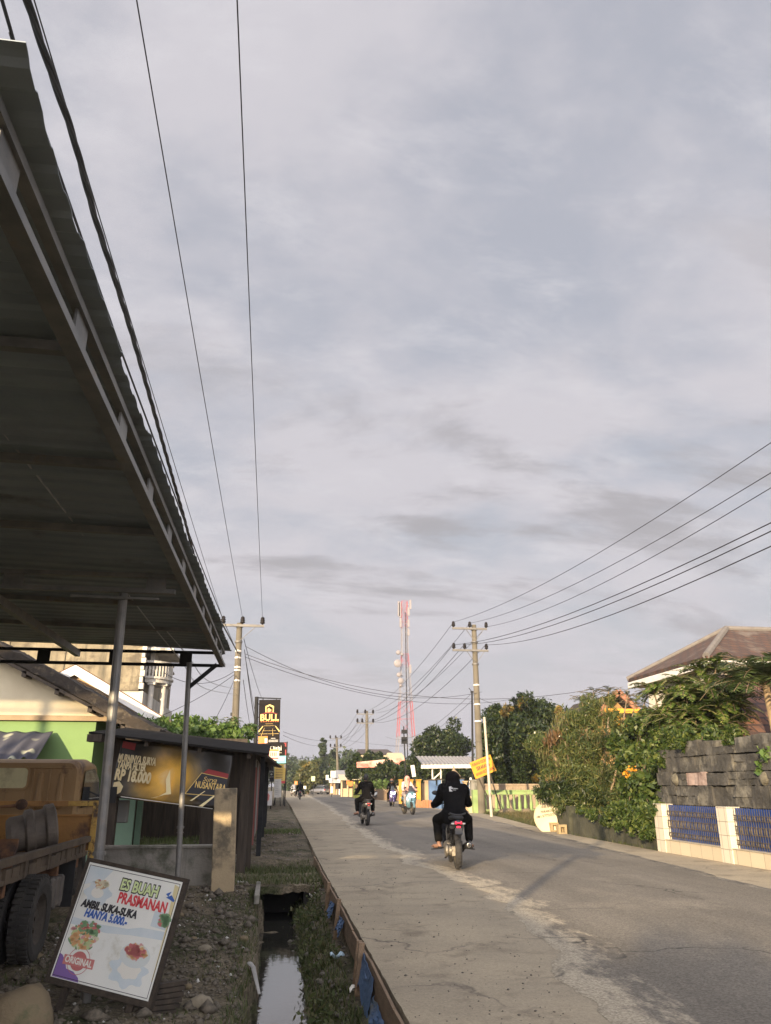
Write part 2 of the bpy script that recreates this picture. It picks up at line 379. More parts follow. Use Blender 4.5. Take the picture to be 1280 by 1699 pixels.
# concrete strip either side of the asphalt (one slab under the whole road)
mconc = mat('dusty_concrete', (.36, .302, .212), (.275, .234, .170), .9, .9, .45, 34, spec=.25, stain=((.21, .175, .125), 1.7, .58), stretch=(1, 1, 1))
yy = np.concatenate([np.linspace(-60, 4, 12), np.linspace(4.2, 30, 170), np.linspace(30.5, 120, 90), np.linspace(125, 330, 30)])
m = MB(); n = len(yy); vs = []; fs = []
for y in yy:
    a = ledge(y)+(.012*nz(0, y, 5)); b = redge(y)
    vs += [(a, y, -.34), (a, y, 0), (b, y, 0), (b, y, -.3)]
for k in range(n-1):
    for c in range(3): fs.append((k*4+c, k*4+c+4, k*4+c+5, k*4+c+1))
m.add(vs, fs); pv = m.build('pavement', mconc); tag(pv, kind='structure')
# asphalt: ragged overlay
masp = mat('worn_asphalt', (.150, .133, .108), (.206, .182, .145), .55, .82, .9, 70, spec=.3, stain=((.24, .21, .165), .33, .60), stretch=(1, .35, 1))
def grain(m, sc, lo, hi, f):
    """visible aggregate: fine speckle over the base colour"""
    nt = m.node_tree; b = nt.nodes['Principled BSDF']; lk = b.inputs['Base Color'].links[0]; src = lk.from_socket
    tc = nt.nodes.new('ShaderNodeTexCoord'); v = nt.nodes.new('ShaderNodeTexVoronoi'); v.inputs['Scale'].default_value = sc; nt.links.new(tc.outputs['Object'], v.inputs['Vector'])
    n = nt.nodes.new('ShaderNodeTexNoise'); n.inputs['Scale'].default_value = sc*.35; n.inputs['Detail'].default_value = 6; n.inputs['Roughness'].default_value = .75; nt.links.new(tc.outputs['Object'], n.inputs['Vector'])
    sp_ = nt.nodes.new('ShaderNodeSeparateColor'); nt.links.new(v.outputs['Color'], sp_.inputs[0])
    ad = nt.nodes.new('ShaderNodeMath'); ad.operation = 'ADD'; nt.links.new(sp_.outputs[0], ad.inputs[0]); nt.links.new(n.outputs['Fac'], ad.inputs[1])
    mr = nt.nodes.new('ShaderNodeMapRange'); mr.inputs['From Min'].default_value = .3; mr.inputs['From Max'].default_value = 1.7; mr.inputs['To Min'].default_value = lo; mr.inputs['To Max'].default_value = hi; nt.links.new(ad.outputs[0], mr.inputs['Value'])
    x = nt.nodes.new('ShaderNodeVectorMath'); x.operation = 'SCALE'; nt.links.new(src, x.inputs[0]); nt.links.new(mr.outputs[0], x.inputs['Scale']); nt.links.new(x.outputs[0], b.inputs['Base Color'])

def cracks(m, sc, width, dk):
    nt = m.node_tree; b = nt.nodes['Principled BSDF']; src = b.inputs['Base Color'].links[0].from_socket; tc = nt.nodes.new('ShaderNodeTexCoord')
    n = nt.nodes.new('ShaderNodeTexNoise'); n.inputs['Scale'].default_value = 2.4; n.inputs['Detail'].default_value = 8; nt.links.new(tc.outputs['Object'], n.inputs['Vector'])
    mxv = nt.nodes.new('ShaderNodeVectorMath'); mxv.operation = 'MULTIPLY_ADD'; mxv.inputs[1].default_value = (.5, .5, .5); nt.links.new(n.outputs['Color'], mxv.inputs[0]); nt.links.new(tc.outputs['Object'], mxv.inputs[2])
    v = nt.nodes.new('ShaderNodeTexVoronoi'); v.feature = 'DISTANCE_TO_EDGE'; v.inputs['Scale'].default_value = sc; nt.links.new(mxv.outputs[0], v.inputs['Vector'])
    r = nt.nodes.new('ShaderNodeMapRange'); r.inputs['From Min'].default_value = 0; r.inputs['From Max'].default_value = width; r.inputs['To Min'].default_value = 1; r.inputs['To Max'].default_value = 0; nt.links.new(v.outputs['Distance'], r.inputs['Value'])
    n2 = nt.nodes.new('ShaderNodeTexNoise'); n2.inputs['Scale'].default_value = .7; nt.links.new(tc.outputs['Object'], n2.inputs['Vector']); r2 = nt.nodes.new('ShaderNodeMapRange'); r2.inputs['From Min'].default_value = .48; r2.inputs['From Max'].default_value = .6; nt.links.new(n2.outputs['Fac'], r2.inputs['Value'])
    mu = nt.nodes.new('ShaderNodeMath'); mu.operation = 'MULTIPLY'; nt.links.new(r.outputs[0], mu.inputs[0]); nt.links.new(r2.outputs[0], mu.inputs[1])
    x = nt.nodes.new('ShaderNodeMix'); x.data_type = 'RGBA'; nt.links.new(mu.outputs[0], x.inputs['Factor']); nt.links.new(src, x.inputs['A']); x.inputs['B'].default_value = (*dk, 1); nt.links.new(x.outputs['Result'], b.inputs['Base Color'])
grain(mconc, 70, .84, 1.16, 1); cracks(mconc, .55, .012, (.12, .10, .08)); grain(mg, 45, .45, 1.55, 1)
yr = np.concatenate([np.linspace(-60, 3, 12), np.arange(3.1, 32, .07), np.linspace(32.2, 120, 200), np.linspace(123, 330, 40)])
vs = []; fs = []; dust = []
for y in yr:
    jl = .26*nz(1, y, .6, 1)+.16*nz(1, y, 1.7, 2)+.06*nz(1, y, 5, 3)+.025*nz(1, y, 13, 4); jr = .08*nz(9, y, .8, 1)+.05*nz(9, y, 3, 2)
    l = aleft(y)+jl; r_ = aright(y)+jr
    vs += [(l-.004, y, .001), (l, y, .005)]+[(l+d_, y, .007+.05*math.sin(math.pi*d_/(r_-l))) for d_ in (.12, .28, .5, .8)]+[(l+(r_-l)*t, y, .010+.05*math.sin(math.pi*t)) for t in (.35, .5, .65, .8)]+[(r_-.25, y, .014), (r_, y, .009), (r_+.004, y, .001)]; dust += [.62, .60, .54, .46, .34, .16, 0, 0, 0, .05, .25, .5, .6]
for k in range(len(yr)-1):
    for c in range(12): fs.append((k*13+c, k*13+c+1, k*13+c+14, k*13+c+13))
m = MB().add(vs, fs); rd = m.build('road', masp, smooth=True); tag(rd, kind='structure')
at_ = rd.data.attributes.new('dust', 'FLOAT', 'POINT'); at_.data.foreach_set('value', dust)
def dusty(m):
    # dust and cement slurry drifting in from the edges, faint wheel paths along the road
    nt = m.node_tree; b = nt.nodes['Principled BSDF']; src = b.inputs['Base Color'].links[0].from_socket; A_ = nt.nodes.new('ShaderNodeAttribute'); A_.attribute_name = 'dust'
    tc = nt.nodes.new('ShaderNodeTexCoord'); mp = nt.nodes.new('ShaderNodeMapping'); mp.inputs['Scale'].default_value = (2.6, .8, 1); nt.links.new(tc.outputs['Object'], mp.inputs[0])
    n = nt.nodes.new('ShaderNodeTexNoise'); n.inputs['Scale'].default_value = 2.2; n.inputs['Detail'].default_value = 12; n.inputs['Roughness'].default_value = .72; nt.links.new(mp.outputs[0], n.inputs['Vector'])
    ad = nt.nodes.new('ShaderNodeMath'); ad.operation = 'MULTIPLY_ADD'; ad.inputs[1].default_value = 1.0; nt.links.new(A_.outputs['Fac'], ad.inputs[0]); nt.links.new(n.outputs['Fac'], ad.inputs[2])
    mr = nt.nodes.new('ShaderNodeMapRange'); mr.inputs['From Min'].default_value = .86; mr.inputs['From Max'].default_value = 1.02; nt.links.new(ad.outputs[0], mr.inputs['Value'])
    mp2 = nt.nodes.new('ShaderNodeMapping'); mp2.inputs['Scale'].default_value = (1.5, .05, 1); nt.links.new(tc.outputs['Object'], mp2.inputs[0]); n2 = nt.nodes.new('ShaderNodeTexNoise'); n2.inputs['Scale'].default_value = 1.0; n2.inputs['Detail'].default_value = 5; nt.links.new(mp2.outputs[0], n2.inputs['Vector'])
    m2 = nt.nodes.new('ShaderNodeMapRange'); m2.inputs['From Min'].default_value = .3; m2.inputs['From Max'].default_value = .7; m2.inputs['To Min'].default_value = .80; m2.inputs['To Max'].default_value = 1.18; nt.links.new(n2.outputs['Fac'], m2.inputs['Value'])
    sc = nt.nodes.new('ShaderNodeVectorMath'); sc.operation = 'SCALE'; nt.links.new(src, sc.inputs[0]); nt.links.new(m2.outputs[0], sc.inputs['Scale'])
    x = nt.nodes.new('ShaderNodeMix'); x.data_type = 'RGBA'; nt.links.new(mr.outputs[0], x.inputs['Factor']); nt.links.new(sc.outputs[0], x.inputs['A']); x.inputs['B'].default_value = (.40, .345, .255, 1); nt.links.new(x.outputs['Result'], b.inputs['Base Color'])
dusty(masp); grain(masp, 75, .60, 1.42, 1); cracks(masp, .38, .009, (.05, .046, .04))
# water in the drain
mw, nt2, b2 = new_mat('drain_water'); b2.inputs['Base Color'].default_value = (.035, .034, .028, 1); b2.inputs['Roughness'].default_value = .04; b2.inputs['Specular IOR Level'].default_value = .9; b2.inputs['IOR'].default_value = 2.4
nn = nt2.nodes.new('ShaderNodeTexNoise'); nn.inputs['Scale'].default_value = 9; nn.inputs['Detail'].default_value = 4; bp = nt2.nodes.new('ShaderNodeBump'); bp.inputs['Strength'].default_value = .06; bp.inputs['Distance'].default_value = .02
tcc = nt2.nodes.new('ShaderNodeTexCoord'); nt2.links.new(tcc.outputs['Object'], nn.inputs['Vector']); nt2.links.new(nn.outputs['Fac'], bp.inputs['Height']); nt2.links.new(bp.outputs['Normal'], b2.inputs['Normal'])
m = MB(); m.add([(-.3, 2, -.62), (.75, 2, -.62), (.75, 13.5, -.62), (-.3, 13.5, -.62)], [(0, 1, 2, 3)]); m.add([(-.3, 14.8, -.46), (.75, 14.8, -.46), (.75, 17.6, -.46), (-.3, 17.6, -.46)], [(0, 1, 2, 3)])
wt = m.build('water', mw); tag(wt, kind='structure')
# far wooded rise beyond the end of the road
# ================================================================ shared materials
galv = mat('galvanised_steel', (.17, .17, .165), (.25, .24, .22), 6, .5, .1, 30, metal=.5, stain=((.20, .15, .10), 3, .62))
sheet = mat('aged_roof_sheet', (.235, .275, .30), (.30, .335, .35), 1.2, .5, .15, 20, metal=.25, stain=((.17, .175, .17), 1.1, .60))
dark_steel = mat('dark_painted_steel', (.014, .015, .017), (.028, .028, .028), 5, .7, .1, spec=.2)
rust = mat('rusty_steel', (.13, .06, .03), (.22, .11, .05), 5, .85, .5, 30, stain=((.06, .035, .025), 4, .55))
black_pl = mat('black_rubber', (.018, .018, .018), (.03, .03, .03), 8, .6, .1)
cable_m = mat('cable_sheath', (.02, .02, .022), None, rough=.55)
wood_dk = mat('dark_weathered_wood', (.036, .028, .021), (.07, .053, .037), 3, .85, .5, 18, stretch=(6, 6, .6))
wood_md = mat('brown_weathered_wood', (.17, .115, .07), (.26, .18, .11), 3, .85, .5, 18, stretch=(6, 1, 6))
conc_old = mat('mossy_concrete', (.20, .19, .165), (.30, .28, .24), 1.8, .92, .7, 20, stain=((.07, .075, .045), 1.3, .55), streak=((.08, .08, .06), 3.5, .60))
white_p = mat('white_paint', (.74, .72, .67), (.62, .59, .53), 2.0, .6, .1, stain=((.40, .36, .30), 2.2, .66))
cream_p = mat('cream_wall_paint', (.66, .58, .40), (.58, .50, .34), 1.2, .8, .15, 30, streak=((.36, .30, .20), 1.6, .66))
green_p = mat('lime_green_wall_paint', (.165, .265, .09), (.14, .225, .08), 1.0, .8, .15, 30, stain=((.15, .26, .09), 1.4, .62))
tile_dk = mat('old_roof_tile', (.022, .019, .016), (.055, .043, .033), 2.2, .95, .9, 16, stain=((.15, .12, .08), 2.6, .60))
rubber = mat('tyre_rubber', (.028, .027, .025), (.055, .05, .043), 6, .85, .5, 40)
glass_dk = mat('tinted_glass', (.03, .035, .04), None, rough=.08, spec=.8)
ink = {k: mat(k+'_ink', c, None, rough=.5) for k, c in dict(black=(.03, .03, .035), white=(.8, .8, .76), red=(.62, .06, .07), blue=(.05, .13, .42), lime=(.62, .72, .36), gold=(.80, .56, .18), yellow=(.80, .55, .06), orange=(.75, .22, .05), cyan=(.20, .60, .62), pale_blue=(.48, .62, .72), green=(.16, .38, .12), pink=(.72, .30, .30), purple=(.22, .13, .36), dark_red=(.30, .03, .03), cream=(.70, .62, .46), grey=(.35, .36, .36), brown=(.16, .09, .04), ivory=(.76, .74, .66)).items()}

# ================================================================ shop canopy on two steel posts
can = empty('shop_canopy', (-1.5, 7.4, -.25), label='grey corrugated metal shop canopy on thin steel posts above the dirt verge', cat='canopy')
def cbuild(m, name, mt, **k):
    o = m.build(name, mt, can, **k); o.location = -can.location; return o
Y0, Y1, XE = 1.72, 12.1, -.79
def rz(x): return 3.32+.022*(XE-x)
ny_ = 420; m = MB()
def rf(u, v):
    y = Y0+(Y1-Y0)*v; ph = (y-Y0)/.215 % 1.0
    tz = .008*min(1, max(-1, 3.2*math.cos(2*math.pi*ph)))
    sheet_i = int((y-Y0)/.86); x = -.85+.010*(y-Y0)+.065*math.exp(-(y-Y0)/.55)+.010*math.sin(sheet_i*2.3)-11.2*u
    return (x, y, rz(x)+tz+.004*math.sin(sheet_i*1.7)+.01*math.sin(x*1.9+y))
m.grid(rf, 14, ny_); o = cbuild(m, 'roof_sheet', sheet)
sm = o.modifiers.new('thick', 'SOLIDIFY'); sm.thickness = .004
def lattice(name, p, q, zt, zb, wt_, wb, step, mt=galv, db=0.0):
    m = MB(); p = Vector(p); q = Vector(q); d = (q-p).normalized(); L_ = (q-p).length
    m.bar((p.x, p.y, zt), (q.x, q.y, zt), wt_, .04); m.bar((p.x+db, p.y, zb), (q.x+db, q.y, zb), wb, .04)
    k = .3
    while k < L_:
        c = p+d*k; m.bar((c.x-d.x*.09+db/2, c.y-d.y*.09, (zt+zb)/2), (c.x+d.x*.09+db/2, c.y+d.y*.09, (zt+zb)/2), .012, zt-zb-.04); k += step
    cbuild(m, name, mt)
lattice('eave_beam', (-.915, Y0+.02), (-.85, Y1-.1), 3.26, 3.07, .045, .075, .95, galv)
lattice('end_beam', (-11.9, 11.95), (-.85, 11.95), 3.25, 3.06, .05, .06, 1.02, dark_steel)
lattice('middle_beam', (-11.9, 7.4), (-1.02, 7.4), 3.25, 3.10, .05, .06, 1.3, galv)
lattice('near_beam', (-11.9, 1.95), (-1.02, 1.95), 3.25, 3.10, .05, .06, 1.1, dark_steel)
m = MB()
for y in (3.3, 4.7, 6.1, 8.8, 10.3): m.bar((-11.9, y, rz(-11.9)-.05), (-1.0, y, rz(-1)-.05), .05, .05)
cbuild(m, 'purlins', galv)
for x in (-2.95, -5.2, -8, -11):
    m = MB(); m.bar((x, Y0+.1, 3.19), (x, Y1-.2, 3.19), .07, .09); cbuild(m, 'rafter', galv)
for (xb, xt, y, r) in ((-1.42, -1.495, 7.4, .043), (-1.22, -1.32, 11.75, .038)):
    m = MB(); m.tube([(xb, y, -.32), (xt, y, 3.07)], r, 14); m.tube([(xb+(xt-xb)*.32, y, .80), (xb+(xt-xb)*.325, y, .83)], r+.012, 14); m.tube([(xb+(xt-xb)*.30, y, .74), (xb+(xt-xb)*.305, y, .755)], r+.008, 14)
    cbuild(m, 'post', galv, smooth=False)
m = MB(); m.bar((-1.31, 11.75, 2.70), (-.93, 11.85, 3.06), .06, .06); cbuild(m, 'brace', dark_steel)
m = MB(); m.bar((-1.95, 7.33, 3.02), (-1.15, 7.33, 3.01), .02, .022); cbuild(m, 'light_batten', galv)

# unseen shop beside the canopy, walls placed and sized to shade verge and truck
shop = empty('unseen_shop_building', (-7, -3, -.25), label='unseen plain low shop under the far left side of the corrugated canopy, shaped to shade the verge', cat='building')
m = MB(); m.bx((-11, 1.7, -.3), (-5.3, 7, 2.62)); m.bx((-11, -10, -.3), (-4.9, 1.69, 3.2)); o = m.build('wall', cream_p, shop); o.location = -shop.location
m = MB(); m.bx((-11.2, 1.75, 2.62), (-5.2, 7.2, 2.72)); m.bx((-11.2, -10.2, 3.2), (-4.8, 1.72, 3.3)); o = m.build('roof', sheet, shop); o.location = -shop.location
m = MB(); m.bx((-5.3, .5, -.2), (-5.26, 3.5, 2.3)); o = m.build('shutter', galv, shop); o.location = -shop.location

# ================================================================ flatbed truck
trk = empty('flatbed_truck', (-3.2, 10.0, -.26), label='old rusty orange-brown flatbed truck parked under the canopy, seen from behind', cat='truck')
def tb(m, name, mt, parent=trk, **k):
    o = m.build(name, mt, parent, **k)
    o.location = -trk.location if parent is trk else (0, 0, 0)
    return o
cabm = mat('faded_brown_truck_paint', (.30, .185, .08), (.36, .235, .11), 2.2, .6, .15, 20, stain=((.11, .06, .035), 2.6, .60))
orgm = mat('worn_orange_paint', (.40, .20, .055), (.30, .155, .05), 2.4, .65, .25, 20, stain=((.11, .055, .03), 3, .58))
bedm = mat('grimy_bed_timber', (.075, .058, .042), (.14, .105, .07), 2, .9, .6, 16)
def cab_sec(y, x0, x1, z1, r=.13):
    pts = []
    for cx, cz, a0 in ((x1-r, z1-r, 0), (x0+r, z1-r, 90)):
        for k in range(6): a = R(a0+18*k); pts.append((cx+r*math.cos(a), y, cz+r*math.sin(a)))
    return [(x1, y, .42)]+pts+[(x0, y, .42)]
m = MB(); secs = [(12.0, -4.28, -2.50, 1.66), (12.12, -4.3, -2.47, 1.70), (12.7, -4.3, -2.46, 1.73), (13.2, -4.28, -2.48, 1.69), (13.75, -4.25, -2.52, 1.12), (14.0, -4.2, -2.56, .80)]
ss = [cab_sec(*s) for s in secs]; n = len(ss[0]); vs = [p for s in ss for p in s]
fs = [tuple(range(n-1, -1, -1)), tuple((len(ss)-1)*n+k for k in range(n))]+[(a*n+k, a*n+(k+1) % n, (a+1)*n+(k+1) % n, (a+1)*n+k) for a in range(len(ss)-1) for k in range(n)]
m.add(vs, fs)
for x in (-3.95, -3.72, -3.42, -3.18): m.bx((x-.012, 11.985, 1.08), (x+.012, 12.0, 1.28))          # pressed ribs below the window
for x in (-3.08, -2.86): m.bx((x-.012, 11.98, .62), (x+.012, 12.0, 1.58))
for cx in (-2.98, -2.70): m.cap((cx, 12.0, 1.10), (cx, 12.0, 1.50), .055, .035, 10)             # tapering swages
m.bx((-4.22, 11.975, 1.585), (-2.56, 12.0, 1.60))
cab = tb(m, 'cab', cabm, smooth=False, bevel=.006)
def rrect(x0, x1, z0, z1, r, n=5):
    out = []
    for cx, cz, a0 in ((x1-r, z1-r, 0), (x0+r, z1-r, 90), (x0+r, z0+r, 180), (x1-r, z0+r, 270)):
        out += [(cx+r*math.cos(R(a0+90*k/n)), cz+r*math.sin(R(a0+90*k/n))) for k in range(n+1)]
    return out
XZ = Matrix(((1, 0, 0, 0), (0, 0, -1, 0), (0, 1, 0, 0), (0, 0, 0, 1)))       # local XY -> world XZ, local Z -> -Y
ringo = rrect(-3.81, -3.13, 1.30, 1.615, .07); ringi = rrect(-3.785, -3.155, 1.325, 1.59, .055)
m = MB(); k = len(ringo); vs = [(x, 11.97, z) for x, z in ringo]+[(x, 11.97, z) for x, z in ringi]+[(x, 11.995, z) for x, z in ringo]; m.add(vs, [(a, (a+1) % k, (a+1) % k+k, a+k) for a in range(k)]+[(a, a+2*k, (a+1) % k+2*k, (a+1) % k) for a in range(k)])
rw = tb(m, 'window_frame', cabm)
m = MB(); m.prism(ringi, 0, .01, Matrix.Translation((0, 11.985, 0)) @ XZ)
glm = mat('dusty_cab_glass', (.66, .60, .36), (.50, .48, .28), 2.5, .25, 0, spec=.6, stain=((.40, .35, .22), 2.1, .58))
tb(m, 'rear_window', glm)
m = MB(); side = [(12.22, 1.06), (12.30, 1.56), (12.9, 1.60), (13.25, 1.45), (13.5, 1.08)]; m.add([(-2.452+.012*abs(y-12.8), y, z) for y, z in side], [(0, 1, 2, 3, 4)]); tb(m, 'door_window', glass_dk)
m = MB(); m.tube([(-2.47, 13.3, 1.2), (-2.28, 13.32, 1.28)], .012, 6); m.box((-2.24, 13.32, 1.22), (.14, .03, .24)); tb(m, 'mirror', black_pl)
m = MB(); m.bar((-4.3, 11.55, 1.13), (-2.1, 11.55, 1.13), .06, .07); m.bar((-4.3, 11.55, .98), (-2.1, 11.55, .98), .03, .03)
m.bx((-4.3, 11.56, .55), (-2.12, 11.575, .97)); m.bar((-3.6, 11.55, .5), (-3.6, 11.55, 1.12), .05, .05)
tb(m, 'headboard', orgm, bevel=.005)
m = MB(); m.bar((-2.09, 11.54, .45), (-2.09, 11.54, 1.165), .07, .07); m.bx((-2.45, 11.51, 1.10), (-2.13, 11.52, 1.16)); o = tb(m, 'corner_post', mat('chipped_sunlit_paint', (.55, .36, .08), (.42, .24, .06), 7, .6, .3, stain=((.08, .05, .03), 9, .56))); o['label'] = 'chipped corner post of the headboard with golden sunlight painted in'  # low sun on this corner is painted in as brighter yellow
m = MB()
for k in range(9): m.bx((-4.25, 6.0+k*.61, .50), (-2.12, 6.0+k*.61+.585, .545))
tb(m, 'bed_floor', bedm)
m = MB(); m.bx((-2.16, 5.9, .66), (-2.09, 11.45, .73)); 
for k in range(7): m.bx((-2.17, 6.2+k*.83, .50), (-2.11, 6.2+k*.83+.10, .66))
for k in range(22): y = 5.95+k*.25; m.box((-2.14+random.uniform(-.02, .02), y, .57+random.uniform(-.02, .02)), (.04, random.uniform(.14, .23), random.uniform(.10, .15)))
tb(m, 'side_rail', bedm, bevel=.004)
m = MB(); m.bx((-4.28, 5.9, .55), (-4.2, 11.45, .75)); tb(m, 'side_rail', bedm)
m = MB()
for x in (-3.65, -2.85): m.bx((x-.04, 5.9, .20), (x+.04, 13.8, .38))
for k in range(6): m.bx((-4.2, 6.3+k*.95, .385), (-2.15, 6.3+k*.95+.09, .495))
tb(m, 'chassis', rust)
grime = mat('grimy_rim', (.05, .042, .034), (.09, .075, .058), 5, .9, .4)
def wheel(cx, cy, cz, rad, wid, mats, axis='x'):
    root = MB(); M = Matrix.Rotation(R(90), 4, 'Y')
    prof = [(rad*.58, -wid*.42), (rad*.80, -wid*.5), (rad*.94, -wid*.46), (rad, -wid*.30), (rad*1.005, 0), (rad, wid*.30), (rad*.94, wid*.46), (rad*.80, wid*.5), (rad*.58, wid*.42)]
    root.lathe(prof, (cx, cy, cz), M, 40)
    for k in range(40):
        a = 2*math.pi*k/40
        for s_ in (-1, 1):
            c = Vector((cx+s_*wid*.24, cy+math.cos(a+.04*s_)*rad*1.0, cz+math.sin(a+.04*s_)*rad*1.0)); root.box(c, (wid*.36, .035, .03), Matrix.Rotation(a+math.pi/2, 3, 'X'))
    t = tb(root, 'tyre', mats[0], smooth=False)
    r2 = MB(); r2.lathe([(0.02, wid*.20), (rad*.22, wid*.24), (rad*.26, wid*.10), (rad*.46, wid*.05), (rad*.54, wid*.30), (rad*.60, wid*.40), (rad*.60, -wid*.40), (0.02, -wid*.3)], (cx, cy, cz), M, 28)
    for k in range(6):
        a = 2*math.pi*k/6; r2.box((cx+wid*.1, cy+rad*.36*math.cos(a), cz+rad*.36*math.sin(a)), (.03, .03, .03))
    return t, r2
for cx in (-2.04, -2.30, -3.95, -4.2):
    wroot = empty('wheel', (0, 0, 0)); wroot.parent = trk
    t, r2 = wheel(cx, 8.85, .125, .385, .21, (rubber,)); t.parent = wroot; rr = r2.build('rim', grime, wroot); rr.location = -trk.location
    if cx < -3: continue
for cx in (-2.66, -4.15):
    wroot = empty('wheel', (0, 0, 0)); wroot.parent = trk
    t, r2 = wheel(cx, 13.2, .125, .385, .21, (rubber,)); t.parent = wroot; rr = r2.build('rim', grime, wroot); rr.location = -trk.location
m = MB(); m.bx((-2.50, 9.75, .06), (-2.14, 10.5, .36)); 
for y in (9.9, 10.12, 10.35): m.bx((-2.52, y-.02, .04), (-2.12, y+.02, .38))
tb(m, 'fuel_tank', mat('grimy_tank', (.10, .09, .08), (.16, .14, .12), 4, .6, .2), bevel=.02)
m = MB(); m.bx((-2.6, 11.0, -.05), (-2.15, 11.03, .48)); tb(m, 'mud_flap', black_pl)
# scrap carried on the bed
def scrap(m, name, label, cat, mt, **k): o = m.build(name, mt, **k); return tag(o, label, cat, 'scrap parts lying on the truck bed')
m = MB(); Mx = Matrix.Rotation(R(78), 4, 'Y') @ Matrix.Rotation(R(-20), 4, 'X')
m.lathe([(0, -.30), (.17, -.30), (.20, -.26), (.20, -.12), (.245, -.10), (.25, -.02), (.22, 0), (.22, .10), (.26, .12), (.26, .22), (.20, .24), (.14, .20), (.10, .04), (0, .02)], (-2.52, 10.35, .86), Mx, 30)
scrap(m, 'brake_drum', 'round grey-brown brake drum lying on the right of the truck bed', 'brake drum', mat('dusty_cast_iron', (.10, .085, .07), (.17, .14, .11), 5, .7, .4), smooth=False, bevel=.006)
m = MB(); m.box((-3.15, 9.6, .76), (.62, .5, .42)); m.box((-3.1, 9.5, 1.02), (.40, .34, .14)); m.cap((-3.5, 9.3, .72), (-3.5, 9.8, .72), .14, .14)
for k in range(4): m.tube([(-3.3+k*.12, 9.35, .95), (-3.3+k*.12, 9.2, .90), (-3.3+k*.12, 9.15, .75)], .035, 8)
m.lathe([(0, 0), (.16, 0), (.16, .05), (0, .06)], (-3.1, 9.3, .72), Matrix.Rotation(R(90), 4, 'X'), 18)
scrap(m, 'engine_block', 'dark greasy engine block standing in the middle of the truck bed', 'engine', mat('greasy_iron', (.05, .043, .036), (.10, .08, .06), 5, .6, .5), bevel=.012)
m = MB(); m.tube([(-3.55, 9.0, .60), (-3.35, 9.3, 1.0), (-3.0, 9.5, 1.08), (-2.75, 9.7, .62)], .016, 8); m.tube([(-2.95, 9.9, .6), (-2.92, 10.0, 1.12), (-2.66, 10.1, 1.14)], .02, 8); m.ell((-2.64, 10.1, 1.15), (.07, .05, .06))
scrap(m, 'bent_pipe', 'thin bent steel pipe arching over the truck bed', 'pipe', rust, smooth=True)
for q, (x, y, z, rr, sz) in enumerate(((-2.9, 8.1, .58, 20, (.55, .4, .05)), (-2.6, 7.6, .60, -35, (.4, .7, .04)), (-3.3, 7.9, .66, 50, (.5, .3, .12)), (-2.5, 9.1, .62, 10, (.3, .5, .08)))):
    m = MB(); Mr = Matrix.Rotation(R(rr), 3, 'Z') @ Matrix.Rotation(R(9*(q+1)), 3, 'X'); m.box((x, y, z+.03), sz, Mr); m.box((x+.05, y+.06, z+.09), (sz[0]*.5, sz[1]*.4, .07), Mr)
    scrap(m, 'scrap_plate', ['flat rusty plate near the tail of the truck bed', 'long rusty plate leaning at the truck side rail', 'thick rusty plate beside the engine block', 'short rusty plate below the brake drum'][q], 'scrap metal', rust, bevel=.006)

trk.location.x -= .27
for o_ in bpy.data.objects:
    if o_.get('group') == 'scrap parts lying on the truck bed': o_.location.x -= .27
# ================================================================ leaning menu board in front of the canopy post
C = Vector((-1.176, 7.08, .292)); yaw, lean, roll = R(-16.2), R(11), R(9.5)
nh = Vector((math.sin(yaw), -math.cos(yaw), 0)); ex0 = Vector((math.cos(yaw), math.sin(yaw), 0)); up0 = Vector((0, 0, math.cos(lean)))-nh*math.sin(lean)
ex = ex0*math.cos(roll)-up0*math.sin(roll); up = ex0*math.sin(roll)+up0*math.cos(roll); ez = ex.cross(up)
sb = bpy.data.objects.new('menu_board', None); COL.objects.link(sb); Mt = Matrix((ex, up, ez)).transposed().to_4x4(); Mt.translation = C; sb.matrix_world = Mt
tag(sb, 'white printed fruit ice menu board in a dark wooden frame, leaning on the canopy post', 'menu board')
W, H = .845, .83; hw, hh = W/2, H/2
m = MB(); m.bx((-hw-.035, -hh-.045, -.05), (-hw, hh+.03, .004)); m.bx((hw, -hh-.045, -.05), (hw+.035, hh+.03, .004)); m.bx((-hw, hh, -.05), (hw, hh+.03, .004)); m.bx((-hw, -hh-.045, -.05), (hw, -hh, .004)); m.bx((-hw, -hh, -.045), (hw, hh, -.012))
m.build('frame', wood_dk, sb, bevel=.003)
m = MB(); m.bx((-hw+.001, -hh+.001, -.011), (hw-.001, hh-.001, 0)); m.build('panel', mat('printed_board', (.80, .80, .74), (.74, .75, .70), 3, .45, 0, stain=((.52, .50, .40), 2.0, .62)), sb)
def art(pts, z, mt, name='print'):
    m = MB(); m.add([(x*hw, y*hh, z) for x, y in pts], [tuple(range(len(pts)))]); return m
# flat printed areas: pale blue corner washes, purple wave, cream edge
def printing(shapes, mt, z, name='print'):
    m = MB()
    for pts in shapes: m.add([(x*hw, y*hh, z) for x, y in pts], [tuple(range(len(pts)))])
    return m.build(name, mt, sb)
def blob(cx, cy, rx, ry, n=20, wob=.0, k=5, seed=0):
    return [(cx+rx*(1+wob*math.sin(k*t+seed))*math.cos(t), cy+ry*(1+wob*math.sin(k*t+seed))*math.sin(t)) for t in [2*math.pi*i/n for i in range(n)]]
pale = mat('pale_blue_print', (.55, .63, .66), (.64, .69, .70), 6, .45, 0)
printing([[(-.96, .94), (-.45, .95), (-.6, .72), (-.96, .60)], [(-.97, .02), (-.35, .0), (.2, .03), (.45, .10), (.95, .12), (.96, -.02), (.3, -.06), (-.2, -.12), (-.97, -.10)], blob(.45, -.62, .36, .26, 36, .16, 7), blob(-.62, .50, .27, .20, 30, .14, 6, 1), [(.62, .42), (.97, .44), (.97, .14), (.62, .16)]], pale, .001)
